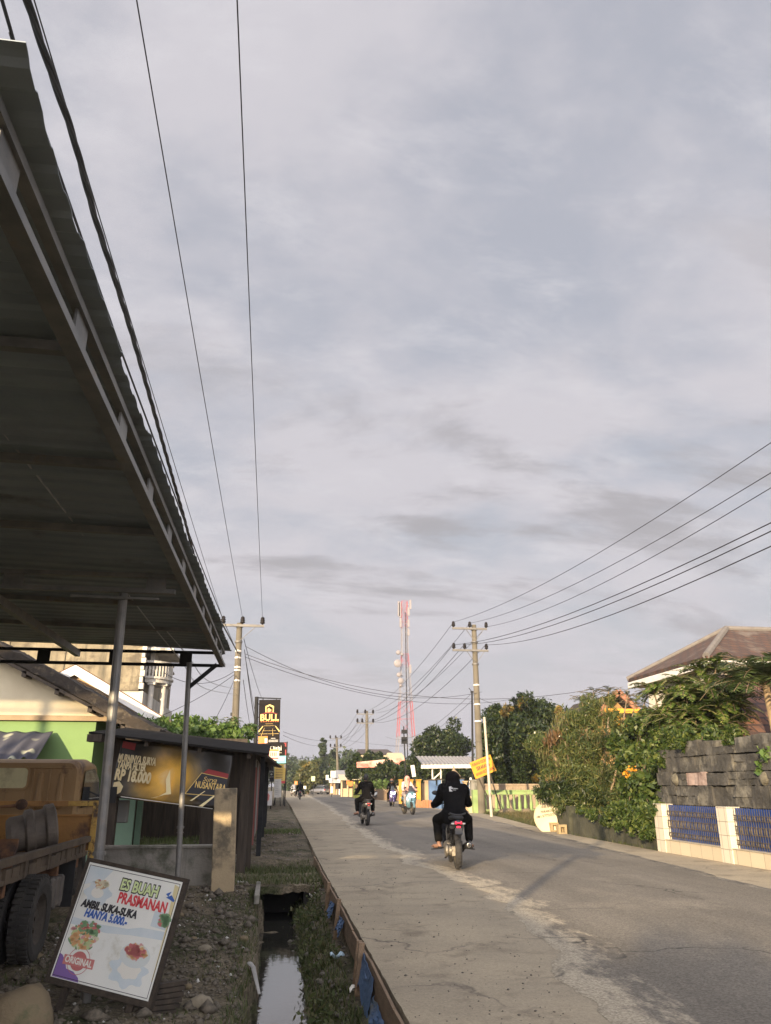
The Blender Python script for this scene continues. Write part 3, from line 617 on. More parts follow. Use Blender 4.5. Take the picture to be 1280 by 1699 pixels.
printing([blob(.47, -.60, .22, .15, 24, .1, 6)], ink['ivory'], .002); printing([blob(-.63, .50, .13, .09)], ink['ivory'], .002)
printing([[(-.97, -.60), (-.9, -.62), (-.80, -.72), (-.74, -.82), (-.58, -.84), (-.45, -.92), (-.42, -.985), (-.97, -.985)]], ink['purple'], .002)
printing([[(.86, .93), (.97, .90), (.97, .25), (.90, .4)], [(.93, .2), (.97, .2), (.97, -.7), (.95, -.7)]], mat('pale_yellow_print', (.66, .58, .32), None, rough=.45), .002)
th = .006
printing([[(-.965, .955), (.965, .955), (.965, .945), (-.965, .945)], [(-.965, -.955), (.965, -.955), (.965, -.965), (-.965, -.965)], [(.957, .95), (.967, .95), (.967, -.96), (.957, -.96)], [(-.967, .95), (-.957, .95), (-.957, -.96), (-.967, -.96)]], ink['black'], .0025, 'border_line')
faded = {k: mat('faded_'+k+'_print', c, None, rough=.45) for k, c in dict(green=(.20, .34, .18), cream=(.68, .63, .45), pink=(.64, .34, .33), lime=(.48, .56, .28), orange=(.66, .38, .18), red=(.56, .18, .17)).items()}
def scatter_print(cx, cy, rx, ry, n, cols, s, z0, seed):
    rg = random.Random(seed)
    for ci, cname in enumerate(cols):
        sh = []
        for k in range(n*3):
            a = rg.uniform(0, 6.28); q = math.sqrt(rg.random()); sh.append(blob(cx+rx*q*math.cos(a), cy+ry*q*math.sin(a), s*rg.uniform(.45, 1.1), s*rg.uniform(.35, .9), 9, .2, 3, k))
        printing(sh, faded[cname], z0+.0004*ci, 'fruit_print')
scatter_print(-.62, -.26, .28, .20, 9, ['green', 'cream', 'pink', 'lime', 'orange'], .055, .003, 3)
scatter_print(-.55, -.10, .22, .10, 6, ['green', 'red', 'green'], .05, .0048, 8)
printing([blob(.50, -.36, .30, .20, 30)], mat('glass_bowl_print', (.62, .66, .64), None, rough=.4), .003, 'bowl_print')
scatter_print(.50, -.30, .20, .11, 10, ['pink', 'cream', 'orange', 'red'], .055, .0035, 5)
scatter_print(-.60, .66, .14, .07, 7, ['pink', 'orange', 'cream'], .04, .003, 6)
scatter_print(.86, .30, .09, .10, 6, ['green', 'red', 'green'], .06, .003, 7)
lettering('ES BUAH', sb, (.19*hw, .73*hh, .0035), ink['black'], size=.115, bold=.010, width=.345, extrude=.0005)
lettering('ES BUAH', sb, (.19*hw, .73*hh, .0048), ink['lime'], size=.108, bold=.0035, width=.33, extrude=.0005)
lettering('PRASMANAN', sb, (.33*hw, .50*hh, .0035), ink['red'], size=.105, bold=.004, width=.43, extrude=.0005)
lettering('AMBIL SUKA-SUKA', sb, (-.29*hw, .28*hh, .0035), ink['black'], size=.075, bold=.004, width=.50, extrude=.0005, shear=.15)
lettering('HANYA 5.000.-', sb, (-.30*hw, .13*hh, .0035), ink['blue'], size=.078, bold=.004, width=.38, extrude=.0005, shear=.15)
printing([[(.74, .74), (.84, .80), (.80, .70)]], ink['blue'], .003, 'swirl_mark'); printing([[(.76, .68), (.86, .74), (.95, .66), (.93, .63), (.84, .66)]], ink['blue'], .003, 'swirl_mark')
def ring(cx, cy, r0, r1, n=28): return [[(cx+r0*math.cos(a)/1.0, cy+r0*math.sin(a)), (cx+r1*math.cos(a), cy+r1*math.sin(a)), (cx+r1*math.cos(b), cy+r1*math.sin(b)), (cx+r0*math.cos(b), cy+r0*math.sin(b))] for a, b in [(2*math.pi*k/n, 2*math.pi*(k+1)/n) for k in range(n)]]
printing(ring(-.55, -.66, .215, .225)+[blob(-.55, -.66, .16, .16, 28)], mat('stamp_red', (.50, .16, .15), None, rough=.5), .003, 'stamp')
printing([[(-.86, -.60), (-.24, -.58), (-.23, -.74), (-.85, -.76)]], mat('stamp_red_band', (.55, .20, .18), None, rough=.5), .0036, 'stamp')
lettering('ORIGINAL', sb, (-.545*hw, -.67*hh, .0045), ink['ivory'], size=.062, bold=.002, width=.235, extrude=.0004)
m = MB(); m.bx((-.30, -hh-.36, -.048), (-.25, -hh-.046, -.01)); m.build('leg', wood_dk, sb); m = MB(); m.bx((.26, -hh-.20, -.048), (.31, -hh-.046, -.01)); m.build('leg', wood_dk, sb)

# ================================================================ boulder, stacked slats, loose stones
stone_m = mat('brown_field_stone', (.15, .115, .07), (.22, .17, .10), 3, .9, .8, 14, stain=((.09, .10, .05), 3, .6))
def rock(name, c, r, seed, label, cat='stone', group=None, mt=stone_m, n=20, k=12):
    m = MB(); vs0 = MB().ell((0, 0, 0), (1, 1, 1), None, n, k)
    vs = []
    for v in vs0.v:
        d = Vector(v); q = 1+.22*MN.noise(d*1.3+Vector((seed, 0, 0)))+.10*MN.noise(d*3.1+Vector((0, seed, 0)))
        vs.append((d.x*r[0]*q, d.y*r[1]*q, d.z*r[2]*q))
    m.add(vs, vs0.f); o = m.build(name, mt, None, smooth=True, loc=c, weld=.0005); return tag(o, label, cat, group)
p = gnd(28, 1690, -.15); rock('boulder', (p.x, p.y+.1, -.17), (.23, .19, .20), 3, 'rounded brown boulder at the left below the menu board', 'boulder')
for q, (px, py, r) in enumerate(((340, 1578, .055), (1000-928+250, 1560, .03), (334, 1668, .07), (60, 1592, .06), (300, 1520, .035), (405, 1560, .04), (312, 1640, .03))):
    p = gnd(px, py, -.25); rock('loose_stone', (p.x, p.y, -.235), (r*1.3, r, r*.8), 11+q, ['pale loose stone on the dirt right of the menu board', 'small loose stone beside the edge of the menu board', 'flat pale stone at the bottom near the slats', 'loose stone by the rear truck wheel', 'small dark stone behind the menu board', 'loose stone near the drain edge', 'tiny stone among the rubble under the board'][q], 'stone', 'loose stones on the dirt verge', mt=mat('pale_rubble_stone', (.28, .24, .17), (.20, .17, .12), 6, .9, .6) if q in (0, 2) else stone_m, n=12, k=8)
m = MB()
for k in range(6): m.box((-.80+.01*k, 6.95+.02*k, -.27+.034*k), (.30, .055, .028), Matrix.Rotation(R(14+3*k), 3, 'Z'))
o = m.build('slat_stack', wood_dk); tag(o, 'short stack of dark wooden slats under the lower corner of the menu board', 'wood stack')
# ================================================================ kiosk, banner, low wall, pillar
lw = MB(); a = at(165, 1407, 13.7); b = at(356, 1404, 13.7); lw.bx((a.x-.05, 13.7, -.36), (b.x, 13.86, a.z)); lw.bx((a.x-.07, 13.68, a.z-.02), (b.x, 13.88, a.z+.03))
o = lw.build('low_wall', conc_old, bevel=.012); tag(o, 'low mossy grey concrete wall in front of the banner kiosk', 'wall')
m = MB(); p = gnd(369, 1492, -.25); pt = at(377, 1308, p.y)
m.bar((p.x, p.y+.12, -.34), (pt.x-.02, p.y+.12, pt.z), .34, .24, up=(0, 1, 0)); o = m.build('gate_pillar', mat('stained_cement', (.46, .36, .22), (.36, .28, .17), 1.7, .9, .6, 18, stain=((.15, .125, .085), 1.9, .57), streak=((.14, .12, .09), 3, .6)), bevel=.012); tag(o, 'square stained cement pillar at the end of the low wall', 'pillar')
p2 = gnd(402, 1478, -.25); m = MB(); m.box((p2.x, p2.y, -.18), (.20, .16, .14)); o = m.build('cement_block', white_p, bevel=.01); tag(o, 'small white cement block on the ground beside the gate pillar', 'block')
KY = 14.5
ki = empty('kiosk', (-1.7, 15.5, -.25), label='low dark wooden kiosk with a sloping sheet roof behind the low wall', cat='kiosk')
def kb(m, name, mt, **k): o = m.build(name, mt, ki, **k); o.location = -ki.location; return o
rl = at(148, 1214, KY-.35); rr_ = at(447, 1250, KY-.35)
m = MB(); m.slab([(rl.x, 17.6, rl.z+.3), (rl.x, KY-.35, rl.z), (rr_.x, KY-.35, rr_.z), (rr_.x, 17.6, rr_.z+.3)], .035); kb(m, 'roof', mat('black_tarred_roof', (.012, .011, .010), (.022, .02, .018), 3, .95, .3, spec=.1))
m = MB()
for x in (rl.x+.25, -2.2, -1.3, rr_.x-.35):
    t = (x-rl.x)/(rr_.x-rl.x); z = rl.z+(rr_.z-rl.z)*t; m.bar((x, KY-.3, z-.08), (x, 17.5, z+.22), .06, .09)
m.bx((rl.x-.02, KY-.36, rl.z-.16), (rl.x+.22, KY-.1, rl.z-.04)); kb(m, 'rafters', wood_dk)
def kpost(px, py, Y, wd=.13, top=None, mt=wood_dk):
    b_ = at(px, py, Y); t = (b_.x-rl.x)/(rr_.x-rl.x); z = rl.z+(rr_.z-rl.z)*t; m = MB(); m.bx((b_.x-wd/2, Y, -.35), (b_.x+wd/2, Y+wd, (top or z)+.02)); kb(m, 'post', mt)
kpost(176, 1400, KY+.05, .20); kpost(399, 1440, KY+.3, .15); kpost(410, 1425, KY+1.3, .14); kpost(222, 1400, KY+1.5, .12)
m = MB(); a = at(181, 1335, KY+1.2); b = at(220, 1335, KY+1.2); m.bx((a.x-.3, KY+1.2, -.3), (b.x+.05, KY+1.28, 1.2)); a2 = at(228, 1335, KY+1.4); m.bx((a2.x, KY+1.4, -.3), (a2.x+.10, KY+1.5, 1.3)); kb(m, 'side_panel', mat('mint_green_board', (.22, .34, .24), (.18, .28, .2), 2, .7))
m = MB(); a = at(180, 1340, KY+.3); m.bx((a.x-.05, KY+.25, .75), (a.x+.34, KY+.40, 1.12)); kb(m, 'meter_box', mat('grey_box', (.22, .22, .2), None, rough=.6), bevel=.02)
m = MB(); m.bx((-3.4, 17.4, 1.2), (-.6, 17.45, 2.3)); kb(m, 'back_board', wood_dk)
# banner sags a little between its ties
bc = [at(194, 1226, KY-.06), at(388, 1249, KY-.06), at(373, 1346, KY-.06), at(191, 1322, KY-.06)]
ban, bw, bh = panel('vinyl_banner', bc); tag(ban, 'dark cigarette price banner with golden sunlight painted into its print, hung under the kiosk roof', 'banner')
bm_, bnt, bb = new_mat('glow_printed_vinyl'); Nn = bnt.nodes; Ln = bnt.links; bb.inputs['Roughness'].default_value = .32
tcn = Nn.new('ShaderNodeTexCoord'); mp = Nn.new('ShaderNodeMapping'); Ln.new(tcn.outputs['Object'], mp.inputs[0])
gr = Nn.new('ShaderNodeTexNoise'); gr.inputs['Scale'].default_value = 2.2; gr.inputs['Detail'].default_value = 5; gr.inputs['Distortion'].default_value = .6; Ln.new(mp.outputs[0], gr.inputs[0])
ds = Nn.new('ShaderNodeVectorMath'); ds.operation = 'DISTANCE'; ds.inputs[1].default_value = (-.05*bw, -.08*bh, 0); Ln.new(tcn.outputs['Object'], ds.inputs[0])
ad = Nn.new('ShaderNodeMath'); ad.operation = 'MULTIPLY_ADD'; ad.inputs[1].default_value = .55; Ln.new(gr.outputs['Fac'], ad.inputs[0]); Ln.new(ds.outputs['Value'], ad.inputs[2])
cr = Nn.new('ShaderNodeValToRGB'); Ln.new(ad.outputs[0], cr.inputs[0]); e = cr.color_ramp.elements; e[0].position = .28; e[0].color = (.85, .62, .28, 1); e[1].position = 1.0; e[1].color = (.03, .027, .022, 1)  # golden centre: sun glow painted into the print colour
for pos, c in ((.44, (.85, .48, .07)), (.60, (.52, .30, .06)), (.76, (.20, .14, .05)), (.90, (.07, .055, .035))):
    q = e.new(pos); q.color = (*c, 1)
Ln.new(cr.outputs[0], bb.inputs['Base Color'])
def bsag(u, v):
    x = (u-.5)*bw; y = (v-.5)*bh; return (x, y, .012*math.sin(u*19+v*3)*(.4+v*.6)+.010*math.sin(u*7-v*9)-.02*math.sin(math.pi*u))
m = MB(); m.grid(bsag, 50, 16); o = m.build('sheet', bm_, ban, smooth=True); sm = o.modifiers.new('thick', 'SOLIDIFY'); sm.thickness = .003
def bprint(polys, mt, z=.026, name='print'):
    m = MB()
    for pts in polys: m.add([(x*bw/2, y*bh/2, z) for x, y in pts], [tuple(range(len(pts)))])
    return m.build(name, mt, ban)
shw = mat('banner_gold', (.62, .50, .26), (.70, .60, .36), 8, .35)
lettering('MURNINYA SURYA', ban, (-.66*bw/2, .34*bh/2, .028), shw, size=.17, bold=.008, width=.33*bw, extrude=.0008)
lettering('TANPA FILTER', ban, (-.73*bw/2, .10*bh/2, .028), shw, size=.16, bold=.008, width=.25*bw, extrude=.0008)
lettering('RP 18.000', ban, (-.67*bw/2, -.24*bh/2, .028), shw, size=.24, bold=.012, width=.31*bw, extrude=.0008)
bprint([[(-.97, .93), (-.74, .90), (-.74, .66), (-.97, .70)]], ink['dark_red'])
bprint([[(.28, -.62), (.50, .18), (.96, .10), (.99, -.98), (.90, -.90)]], ink['black'])
bprint([[(.60, .34), (.97, .26), (.97, .10), (.52, .19)]], ink['dark_red'], .0275)
bprint([[(.26, -.62), (.28, -.60), (.505, .19), (.495, .195)], [(.495, .185), (.96, .105), (.96, .085), (.50, .165)], [(.28, -.58), (.97, -.50), (.97, -.52), (.28, -.60)]], ink['gold'], .0275)
lettering('Surya', ban, (.66*bw/2, -.02*bh/2, .029), ink['gold'], size=.11, shear=.3, width=.12*bw, extrude=.0006)
lettering('NUSANTARA', ban, (.69*bw/2, -.24*bh/2, .029), ink['gold'], size=.15, bold=.003, width=.27*bw, extrude=.0006)
bprint([[(.55, -.95), (.62, -.95), (.85, -.45), (.82, -.45)], [(.38, -.80), (.42, -.80), (.62, -.42), (.60, -.42)], [(-.19, -.82), (-.05, -.62), (-.10, -.2), (-.06, .15), (-.01, -.3), (.04, -.66), (-.08, -.72), (-.3, -.88)]], mat('gold_glow_print', (.92, .78, .42), None, rough=.35), .0272, 'rays')  # gold streaks of the art, brightened to raise the painted glow
bprint([[(-.97, -.50), (-.88, -.44), (-.80, -.60), (-.82, -.80), (-.90, -.92), (-.97, -.80)]], shw, .027, 'pack_picture')
bprint([[(-.80, -.93), (.8, -.97), (.8, -.985), (-.8, -.955)]], ink['ivory'], .028, 'small_print')
# grass behind the kiosk; dark shed wall added to stand for shade beyond
gv = []; 
def blades(fn, n, h, w, mt, name, zf, seed=1, bend=.4):
    rg = np.random.default_rng(seed); P = np.array([fn(rg) for _ in range(n)]); P[:, 2] = [zf(x, y) for x, y in P[:, :2]]
    a = rg.uniform(0, 2*math.pi, n); hh_ = h*rg.uniform(.4, 1.25, n); d = np.stack([np.cos(a), np.sin(a), 0*a], 1); s_ = np.stack([-np.sin(a), np.cos(a), 0*a], 1); ww = (w*rg.uniform(.6, 1.3, n))[:, None]
    up_ = np.array([0, 0, 1.0]); mid = P+d*(hh_*bend*.3)[:, None]+up_*(hh_*.6)[:, None]; tip = P+d*(hh_*bend)[:, None]+up_*hh_[:, None]
    V = np.stack([P-s_*ww, P+s_*ww, mid+s_*ww*.7, mid-s_*ww*.7, tip], 1).reshape(-1, 3); b_ = np.arange(n)*5
    F = np.concatenate([np.stack([b_, b_+1, b_+2], 1), np.stack([b_, b_+2, b_+3], 1), np.stack([b_+3, b_+2, b_+4], 1)])
    o = raw_mesh(name, V, F, mt); return tag(o, kind='stuff')
grass_g = leaf_mat('short_lawn', [(.07, .11, .03), (.12, .16, .05), (.17, .18, .08)], .6, .3)
blades(lambda r: (r.uniform(-5.5, -.9), r.uniform(16.5, 24), 0), 9000, .09, .008, grass_g, 'lawn_grass', ground_z, 4)
sw = MB(); sw.bx((-6.0, 24.4, -.2), (-1.6, 24.55, 2.35)); sw.bx((-6.2, 23.7, 2.35), (-1.4, 25.0, 2.42)); 
for k in range(14): sw.bx((-6.0+k*.32, 24.37, -.2), (-5.98+k*.32, 24.4, 2.3))
o = sw.build('dark_shed_backdrop', wood_dk); tag(o, 'low dark plank shed added to stand for the shade behind the kiosk lawn', 'shed')

# ================================================================ green and cream house
gh = empty('gable_house', (-8, 25, -.2), label='house with lime green wall, cream gable and old dark tiled roof', cat='house')
def hb(m, name, mt, **k): o = m.build(name, mt, gh, **k); o.location = -gh.location; return o
Yg = 20.0; sl_ = -.497; zr = lambda x: 4.46+sl_*(x+6.8); xa = -9.6
m = MB(); m.bx((-15, Yg, -.4), (-4.32, 31, 2.88)); hb(m, 'wall', green_p)
m = MB(); m.add([(-14.9, Yg+.001, 2.88), (-4.2, Yg+.001, 2.88), (-4.2, Yg+.001, zr(-4.2)-.14), (xa, Yg+.001, zr(xa)-.14), (-14.9, Yg+.001, zr(-4.3)-.14), (-14.9, Yg+.2, 2.88), (-4.2, Yg+.2, 2.88), (-4.2, Yg+.2, zr(-4.2)-.14), (xa, Yg+.2, zr(xa)-.14), (-14.9, Yg+.2, zr(-4.3)-.14)], [(0, 1, 2, 3, 4), (9, 8, 7, 6, 5), (0, 5, 6, 1), (1, 6, 7, 2)]); hb(m, 'gable', cream_p)
m = MB(); m.bx((-15, Yg-.10, 2.82), (-4.0, Yg-.004, 2.94)); hb(m, 'ledge', mat('ledge_timber', (.22, .16, .09), (.30, .22, .13), 3, .8, .3))
m = MB()
def tile_slope(x0, x1, y0, y1, zf, nx_, ny2, th=.10):
    m = MB()
    def f(u, v):
        x = x0+(x1-x0)*u; y = y0+(y1-y0)*v; st = (u*nx_/2) % 1.0
        return (x, y, zf(x)+.05*(1-st)+.03*math.sin(y*2*math.pi/.24)+.06*MN.noise(Vector((x*.8, y*.8, 3)))+.05*MN.noise(Vector((x*4, y*4, 1))))
    m.grid(f, nx_*2, ny2); return m
m = tile_slope(xa, -2.75, Yg-.55, 31.3, zr, 24, 200); o = hb(m, 'roof', tile_dk); sm = o.modifiers.new('thick', 'SOLIDIFY'); sm.thickness = .24; sm.offset = 0
m = tile_slope(xa, -15.5, Yg-.55, 31.3, lambda x: zr(2*xa-x), 16, 60); o = hb(m, 'roof', tile_dk)
m = MB(); m.slab([(-2.8, Yg-.50, zr(-2.8)-.10), (xa, Yg-.50, zr(xa)-.12), (xa, Yg-.50, zr(xa)-.20), (-2.8, Yg-.50, zr(-2.8)-.18)], .03); hb(m, 'bargeboard', wood_dk)
m = MB()
for k in range(8): x = -3.6-k*.8; m.bx((x-.05, Yg-.5, zr(x)-.27), (x+.05, Yg+.1, zr(x)-.14))
hb(m, 'purlin_ends', wood_dk)
m = MB(); m.bx((-7.3, Yg-.02, .4), (-6.2, Yg+.02, 1.9)); hb(m, 'window', glass_dk)
# cloth awning on the green wall
def aw(u, v):
    x = -8.2+(2.95)*u; f_ = 1-v; y = Yg-.12-1.5*v; z = 2.55-.75*v+.05*math.sin(u*46+v*4)*(.3+v)+.08*math.sin(u*9)*v
    return (x+.35*(v)*math.sin(u*3), y, z)
m = MB(); m.grid(aw, 120, 16); am, ant, ab = new_mat('patterned_dark_cloth'); vz = ant.nodes.new('ShaderNodeTexVoronoi'); vz.inputs['Scale'].default_value = 2.6; tq = ant.nodes.new('ShaderNodeTexCoord'); ant.links.new(tq.outputs['Object'], vz.inputs['Vector']); cr = ant.nodes.new('ShaderNodeValToRGB'); ant.links.new(vz.outputs['Distance'], cr.inputs[0]); cr.color_ramp.elements[0].color = (.30, .30, .22, 1); cr.color_ramp.elements[1].color = (.055, .055, .07, 1); cr.color_ramp.elements[0].position = .18; cr.color_ramp.elements[1].position = .34; ant.links.new(cr.outputs[0], ab.inputs['Base Color']); ab.inputs['Roughness'].default_value = .9
o = m.build('cloth_awning', am, None, smooth=True); tag(o, 'dark pleated patterned cloth awning hung on the lime green wall', 'awning'); sm = o.modifiers.new('t', 'SOLIDIFY'); sm.thickness = .004

# ================================================================ brick house and old concrete block behind
bhs = empty('brick_house', (-8, 36, 0), label='bare brick house with a white bargeboard and tiled gable behind the dark tiled roof', cat='house')
def bb_(m, name, mt, par=bhs, **k): o = m.build(name, mt, par, **k); o.location = -par.location; return o
ap = at(127, 1104, 32); ri = at(290, 1202, 32); s2 = (ri.z-ap.z)/(ri.x-ap.x); zb = lambda x: ap.z-abs(x-ap.x)*abs(s2)
brk = brick_mat('bare_brick', (.42, .24, .12), (.52, .33, .18), (.46, .38, .27), .24, .085, 'xz', .012, stain=((.56, .45, .30), 1.1, .60))
m = MB(); xl = ap.x-4.5; xr = ri.x-.2; m.add([(xl, 32.2, -.2), (xr, 32.2, -.2), (xr, 32.2, zb(xr)-.2), (ap.x, 32.2, ap.z-.2), (xl, 32.2, zb(xl)-.2), (xl, 40, -.2), (xr, 40, -.2), (xr, 40, zb(xr)-.2), (ap.x, 40, ap.z-.2), (xl, 40, zb(xl)-.2)], [(0, 1, 2, 3, 4), (9, 8, 7, 6, 5), (1, 6, 7, 2), (0, 4, 9, 5)]); bb_(m, 'wall', brk)
for sgn, xe in ((1, ri.x+.3), (-1, xl-.3)):
    m = MB(); pts = [(ap.x, 31.95, ap.z), (xe, 31.95, zb(xe)), (xe, 31.95, zb(xe)-.38), (ap.x, 31.95, ap.z-.38)]
    m.slab(pts if sgn > 0 else pts[::-1], .06); bb_(m, 'bargeboard', white_p)
    m = MB(); m.slab([(ap.x, 31.9, ap.z+.05), (ap.x, 40.3, ap.z+.05), (xe, 40.3, zb(xe)+.05), (xe, 31.9, zb(xe)+.05)][::-sgn], .06); bb_(m, 'roof', mat('brown_roof_tile', (.10, .06, .045), (.15, .09, .06), 4, .9, .5))
cbk = empty('concrete_block_building', (-10, 50, 0), label='tall weathered concrete building with a rounded white balcony, behind the brick house', cat='building')
cw = mat('weathered_render', (.30, .255, .17), (.20, .17, .115), 1.3, .95, .5, 14, stain=((.12, .10, .07), .9, .55), streak=((.085, .075, .055), 1.6, .54))
wr = mat('dirty_white_render', (.60, .57, .50), (.46, .43, .37), 1.2, .9, .3, 14, streak=((.16, .15, .13), 1.8, .58))
ca = at(245, 1078, 45); cl = at(242, 1143, 45)
m = MB(); m.bx((-22, 45, cl.z), (ca.x-.25, 58, 8.9)); 
for k in range(5): m.bx((-21+k*3.0, 44.93, cl.z), (-20.8+k*3.0, 45, 8.9))
m.bx((-22, 44.9, 8.9), (ca.x-.1, 58.2, 9.05)); m.bx((-22, 44.92, cl.z-.12), (ca.x-.25, 45.0, cl.z)); bb_(m, 'upper_wall', cw, cbk)
m = MB(); m.bx((-22, 45.02, -.2), (ca.x+.0, 58, cl.z-.12))
for k in range(13): m.bx((ca.x-.27, 44.97, cl.z+k*.35), (ca.x-.02-(.08 if k % 2 else 0), 45.3, cl.z+k*.35+.32))
bb_(m, 'lower_wall', wr, cbk)
bx0 = ca.x; bcx, bcy, bcr = ca.x-.1, 47.2, 1.30; zbl = at(262, 1122, 46).z; zrl = at(262, 1097, 46).z
arc = [(bcx+bcr*math.cos(R(a)), bcy+bcr*1.1*math.sin(R(a))) for a in range(-90, 91, 12)]
m = MB(); m.prism(arc, zbl-.35, zbl); m.prism([(x*1.0+.0+(x-bcx)*.07, y+(y-bcy)*.07) for x, y in arc], zbl-.14, zbl-.04); bb_(m, 'balcony', wr, cbk)
m = MB()
for a in range(-90, 91, 9): x, y = bcx+bcr*.96*math.cos(R(a)), bcy+bcr*1.05*math.sin(R(a)); m.tube([(x, y, zbl), (x, y, zbl+.30), (x, y, zbl+.75)], [.05, .08, .045], 6)
for k in range(len(arc)-1): m.bar((*arc[k], zbl+.8), (*arc[k+1], zbl+.8), .14, .12)
bb_(m, 'balcony_railing', wr, cbk)
for a in (-70, -25, 30): x, y = bcx+bcr*.8*math.cos(R(a)), bcy+bcr*.9*math.sin(R(a)); m = MB(); m.tube([(x, y, -.2), (x, y, zbl-.35)], .15, 12); m.box((x, y, zbl-.42), (.44, .44, .12)); bb_(m, 'column', wr, cbk)
m = MB(); m.bx((ca.x, 46.4, zbl), (ca.x+.25, 49.5, 9.0)); m.bx((ca.x-.02, 45.3, 8.6), (ca.x+1.4, 50, 8.75)); bb_(m, 'bay_wall', wr, cbk)
# added building out of view on the left: its boards throw broken gable shade
nb = empty('shade_building', (-18, -4, -.25), label='unseen two storey building with slatted boards, added left of the canopy to shade the gable', cat='building')
m = MB(); m.bx((-24, -9, -.3), (-12.6, -.8, 6.2)); o = m.build('wall', cream_p, nb); o.location = -nb.location
for k, (z0, z1) in enumerate(((7.70, 7.80), (7.93, 8.35), (8.36, 8.95))): m = MB(); m.bx((-26, -1.1, z0), (-12.4, -.9, z1)); o = m.build('shade_board', wood_dk, nb); o.location = -nb.location
for x in (-23.5, -20, -16.5, -12.9): m = MB(); m.bx((x, -1.0, 6.2), (x+.15, -.85, 9.2)); o = m.build('shade_board_post', wood_dk, nb); o.location = -nb.location
# ================================================================ poles and cables
pole_m = mat('concrete_pole', (.115, .10, .072), (.155, .135, .10), 1.5, .9, .3, 20, streak=((.24, .20, .15), 4, .62))
ins_m = mat('brown_insulator', (.010, .008, .008), (.02, .016, .014), 6, .5, spec=.2)
arm_m = mat('galvanised_arm', (.15, .142, .13), (.20, .188, .17), 5, .6, .1, metal=.3)
def insulator(m, c, s=1.0):
    m.lathe([(.0, 0), (.035*s, 0), (.035*s, .04*s), (.085*s, .06*s), (.095*s, .10*s), (.055*s, .12*s), (.085*s, .14*s), (.09*s, .18*s), (.05*s, .20*s), (.075*s, .22*s), (.07*s, .26*s), (.03*s, .30*s), (0, .31*s)], c, None, 12)
def utility_pole(base, top, r0, r1, arms, label, group, bands=(), ins=1.0):
    """arms: (z, dx0, dx1, [insulator dx], brace)"""
    b = Vector(base); t = Vector(top); root = empty('utility_pole', b, 0, label, 'utility pole', group)
    def lb(m, name, mt, **k): o = m.build(name, mt, root, **k); o.location = -b; return o
    m = MB(); m.tube([b-Vector((0, 0, .4)), t], [r0, r1], 14); lb(m, 'shaft', pole_m)
    ax = lambda z: b+(t-b)*((z-b.z)/(t.z-b.z))
    for (z, d0, d1, idx, br) in arms:
        c = ax(z); m = MB(); m.bar((c.x+d0, c.y-.17, z), (c.x+d1, c.y-.17, z), .09, .11)
        if br:
            for s_ in br: m.bar((c.x, c.y-.16, z-.75), (c.x+s_, c.y-.17, z-.04), .045, .02)
        for q in (-.05, -.78): m.lathe([(r0*.9, 0), (r0*.95, .03), (r0*.95, .06), (r0*.9, .09)], (c.x, c.y, z+q), None, 12)
        lb(m, 'crossarm', arm_m)
        for d in idx: m = MB(); insulator(m, (c.x+d, c.y-.17, z+.05), ins); lb(m, 'insulator', ins_m, smooth=True)
    if bands:
        m = MB()
        for z in bands: c = ax(z); rr = r0+(r1-r0)*(z-b.z)/(t.z-b.z); m.lathe([(rr, 0), (rr+.012, .01), (rr+.012, .07), (rr, .08)], (c.x, c.y, z), None, 12); m.box((c.x-.02, c.y-rr-.03, z+.04), (.06, .06, .09))
        lb(m, 'clamp', white_p)
    return root
GP = 'concrete utility poles along the road'
lp_b = at(391, 1240, 36); lp_t = at(398, 1034, 36)
lpx = lambda px: at(px, 1034, 36).x-lp_t.x
utility_pole((lp_b.x, 36, -.1), lp_t, .19, .13, [(at(400, 1039, 36).z, lpx(368), lpx(439), [lpx(371), lpx(403), lpx(436)], (.75,))], 'concrete utility pole on the left behind the kiosk, with one crossarm', GP, [at(397, y, 36).z for y in (1082, 1093, 1109, 1114, 1131)], 1.25)
o = MB(); c = at(388, 1185, 36); o.box(c, (.28, .16, .14)); o = o.build('cable_clamp_box', black_pl, bevel=.02); tag(o, 'small black junction box fixed to the left utility pole', 'junction box')
rp_b = at(798, 1306, 42); rp_t = at(786.5, 1037, 42); rpx = lambda px, y: at(px, y, 42).x-at(788, y, 42).x
z1_, z2_ = at(780, 1044, 42).z, at(780, 1080, 42).z
utility_pole((rp_b.x, 42, 0), rp_t, .21, .135, [(z1_, rpx(751, 1040), rpx(808, 1046), [rpx(753, 1040), rpx(780, 1040), rpx(807, 1040)], (.5, -.5)), (z2_, rpx(750, 1080), rpx(809, 1080), [rpx(752, 1080), rpx(770, 1080), rpx(806, 1080)], (.5, -.5))], 'tall concrete utility pole with two crossarms behind the orange warning board', GP, [at(790, y, 42).z for y in (1138, 1170, 1198)], 1.15)
p3b = at(610, 1300, 94); p3t = at(609, 1180, 94); q3 = lambda px: at(px, 1185, 94).x-p3t.x
utility_pole((p3b.x, 94, 0), p3t, .24, .16, [(at(609, 1185, 94).z, q3(592), q3(620), [q3(593), q3(606), q3(619)], (.6, -.6)), (at(609, 1200, 94).z, q3(592), q3(620), [q3(593), q3(601), q3(619)], (.6, -.6))], 'middle distance concrete utility pole standing before the dark bushy tree', GP, (), 1.6)
p4b = at(562, 1305, 140); p4t = at(559, 1223, 140); q4 = lambda px: at(px, 1228, 140).x-p4t.x
utility_pole((p4b.x, 140, 0), p4t, .26, .18, [(at(560, 1226, 140).z, q4(548), q4(566), [q4(548), q4(557), q4(566)], ()), (at(560, 1240, 140).z, q4(548), q4(566), [q4(548), q4(555), q4(565)], ())], 'farthest concrete utility pole beside the small roadside stalls', GP, (), 1.8)
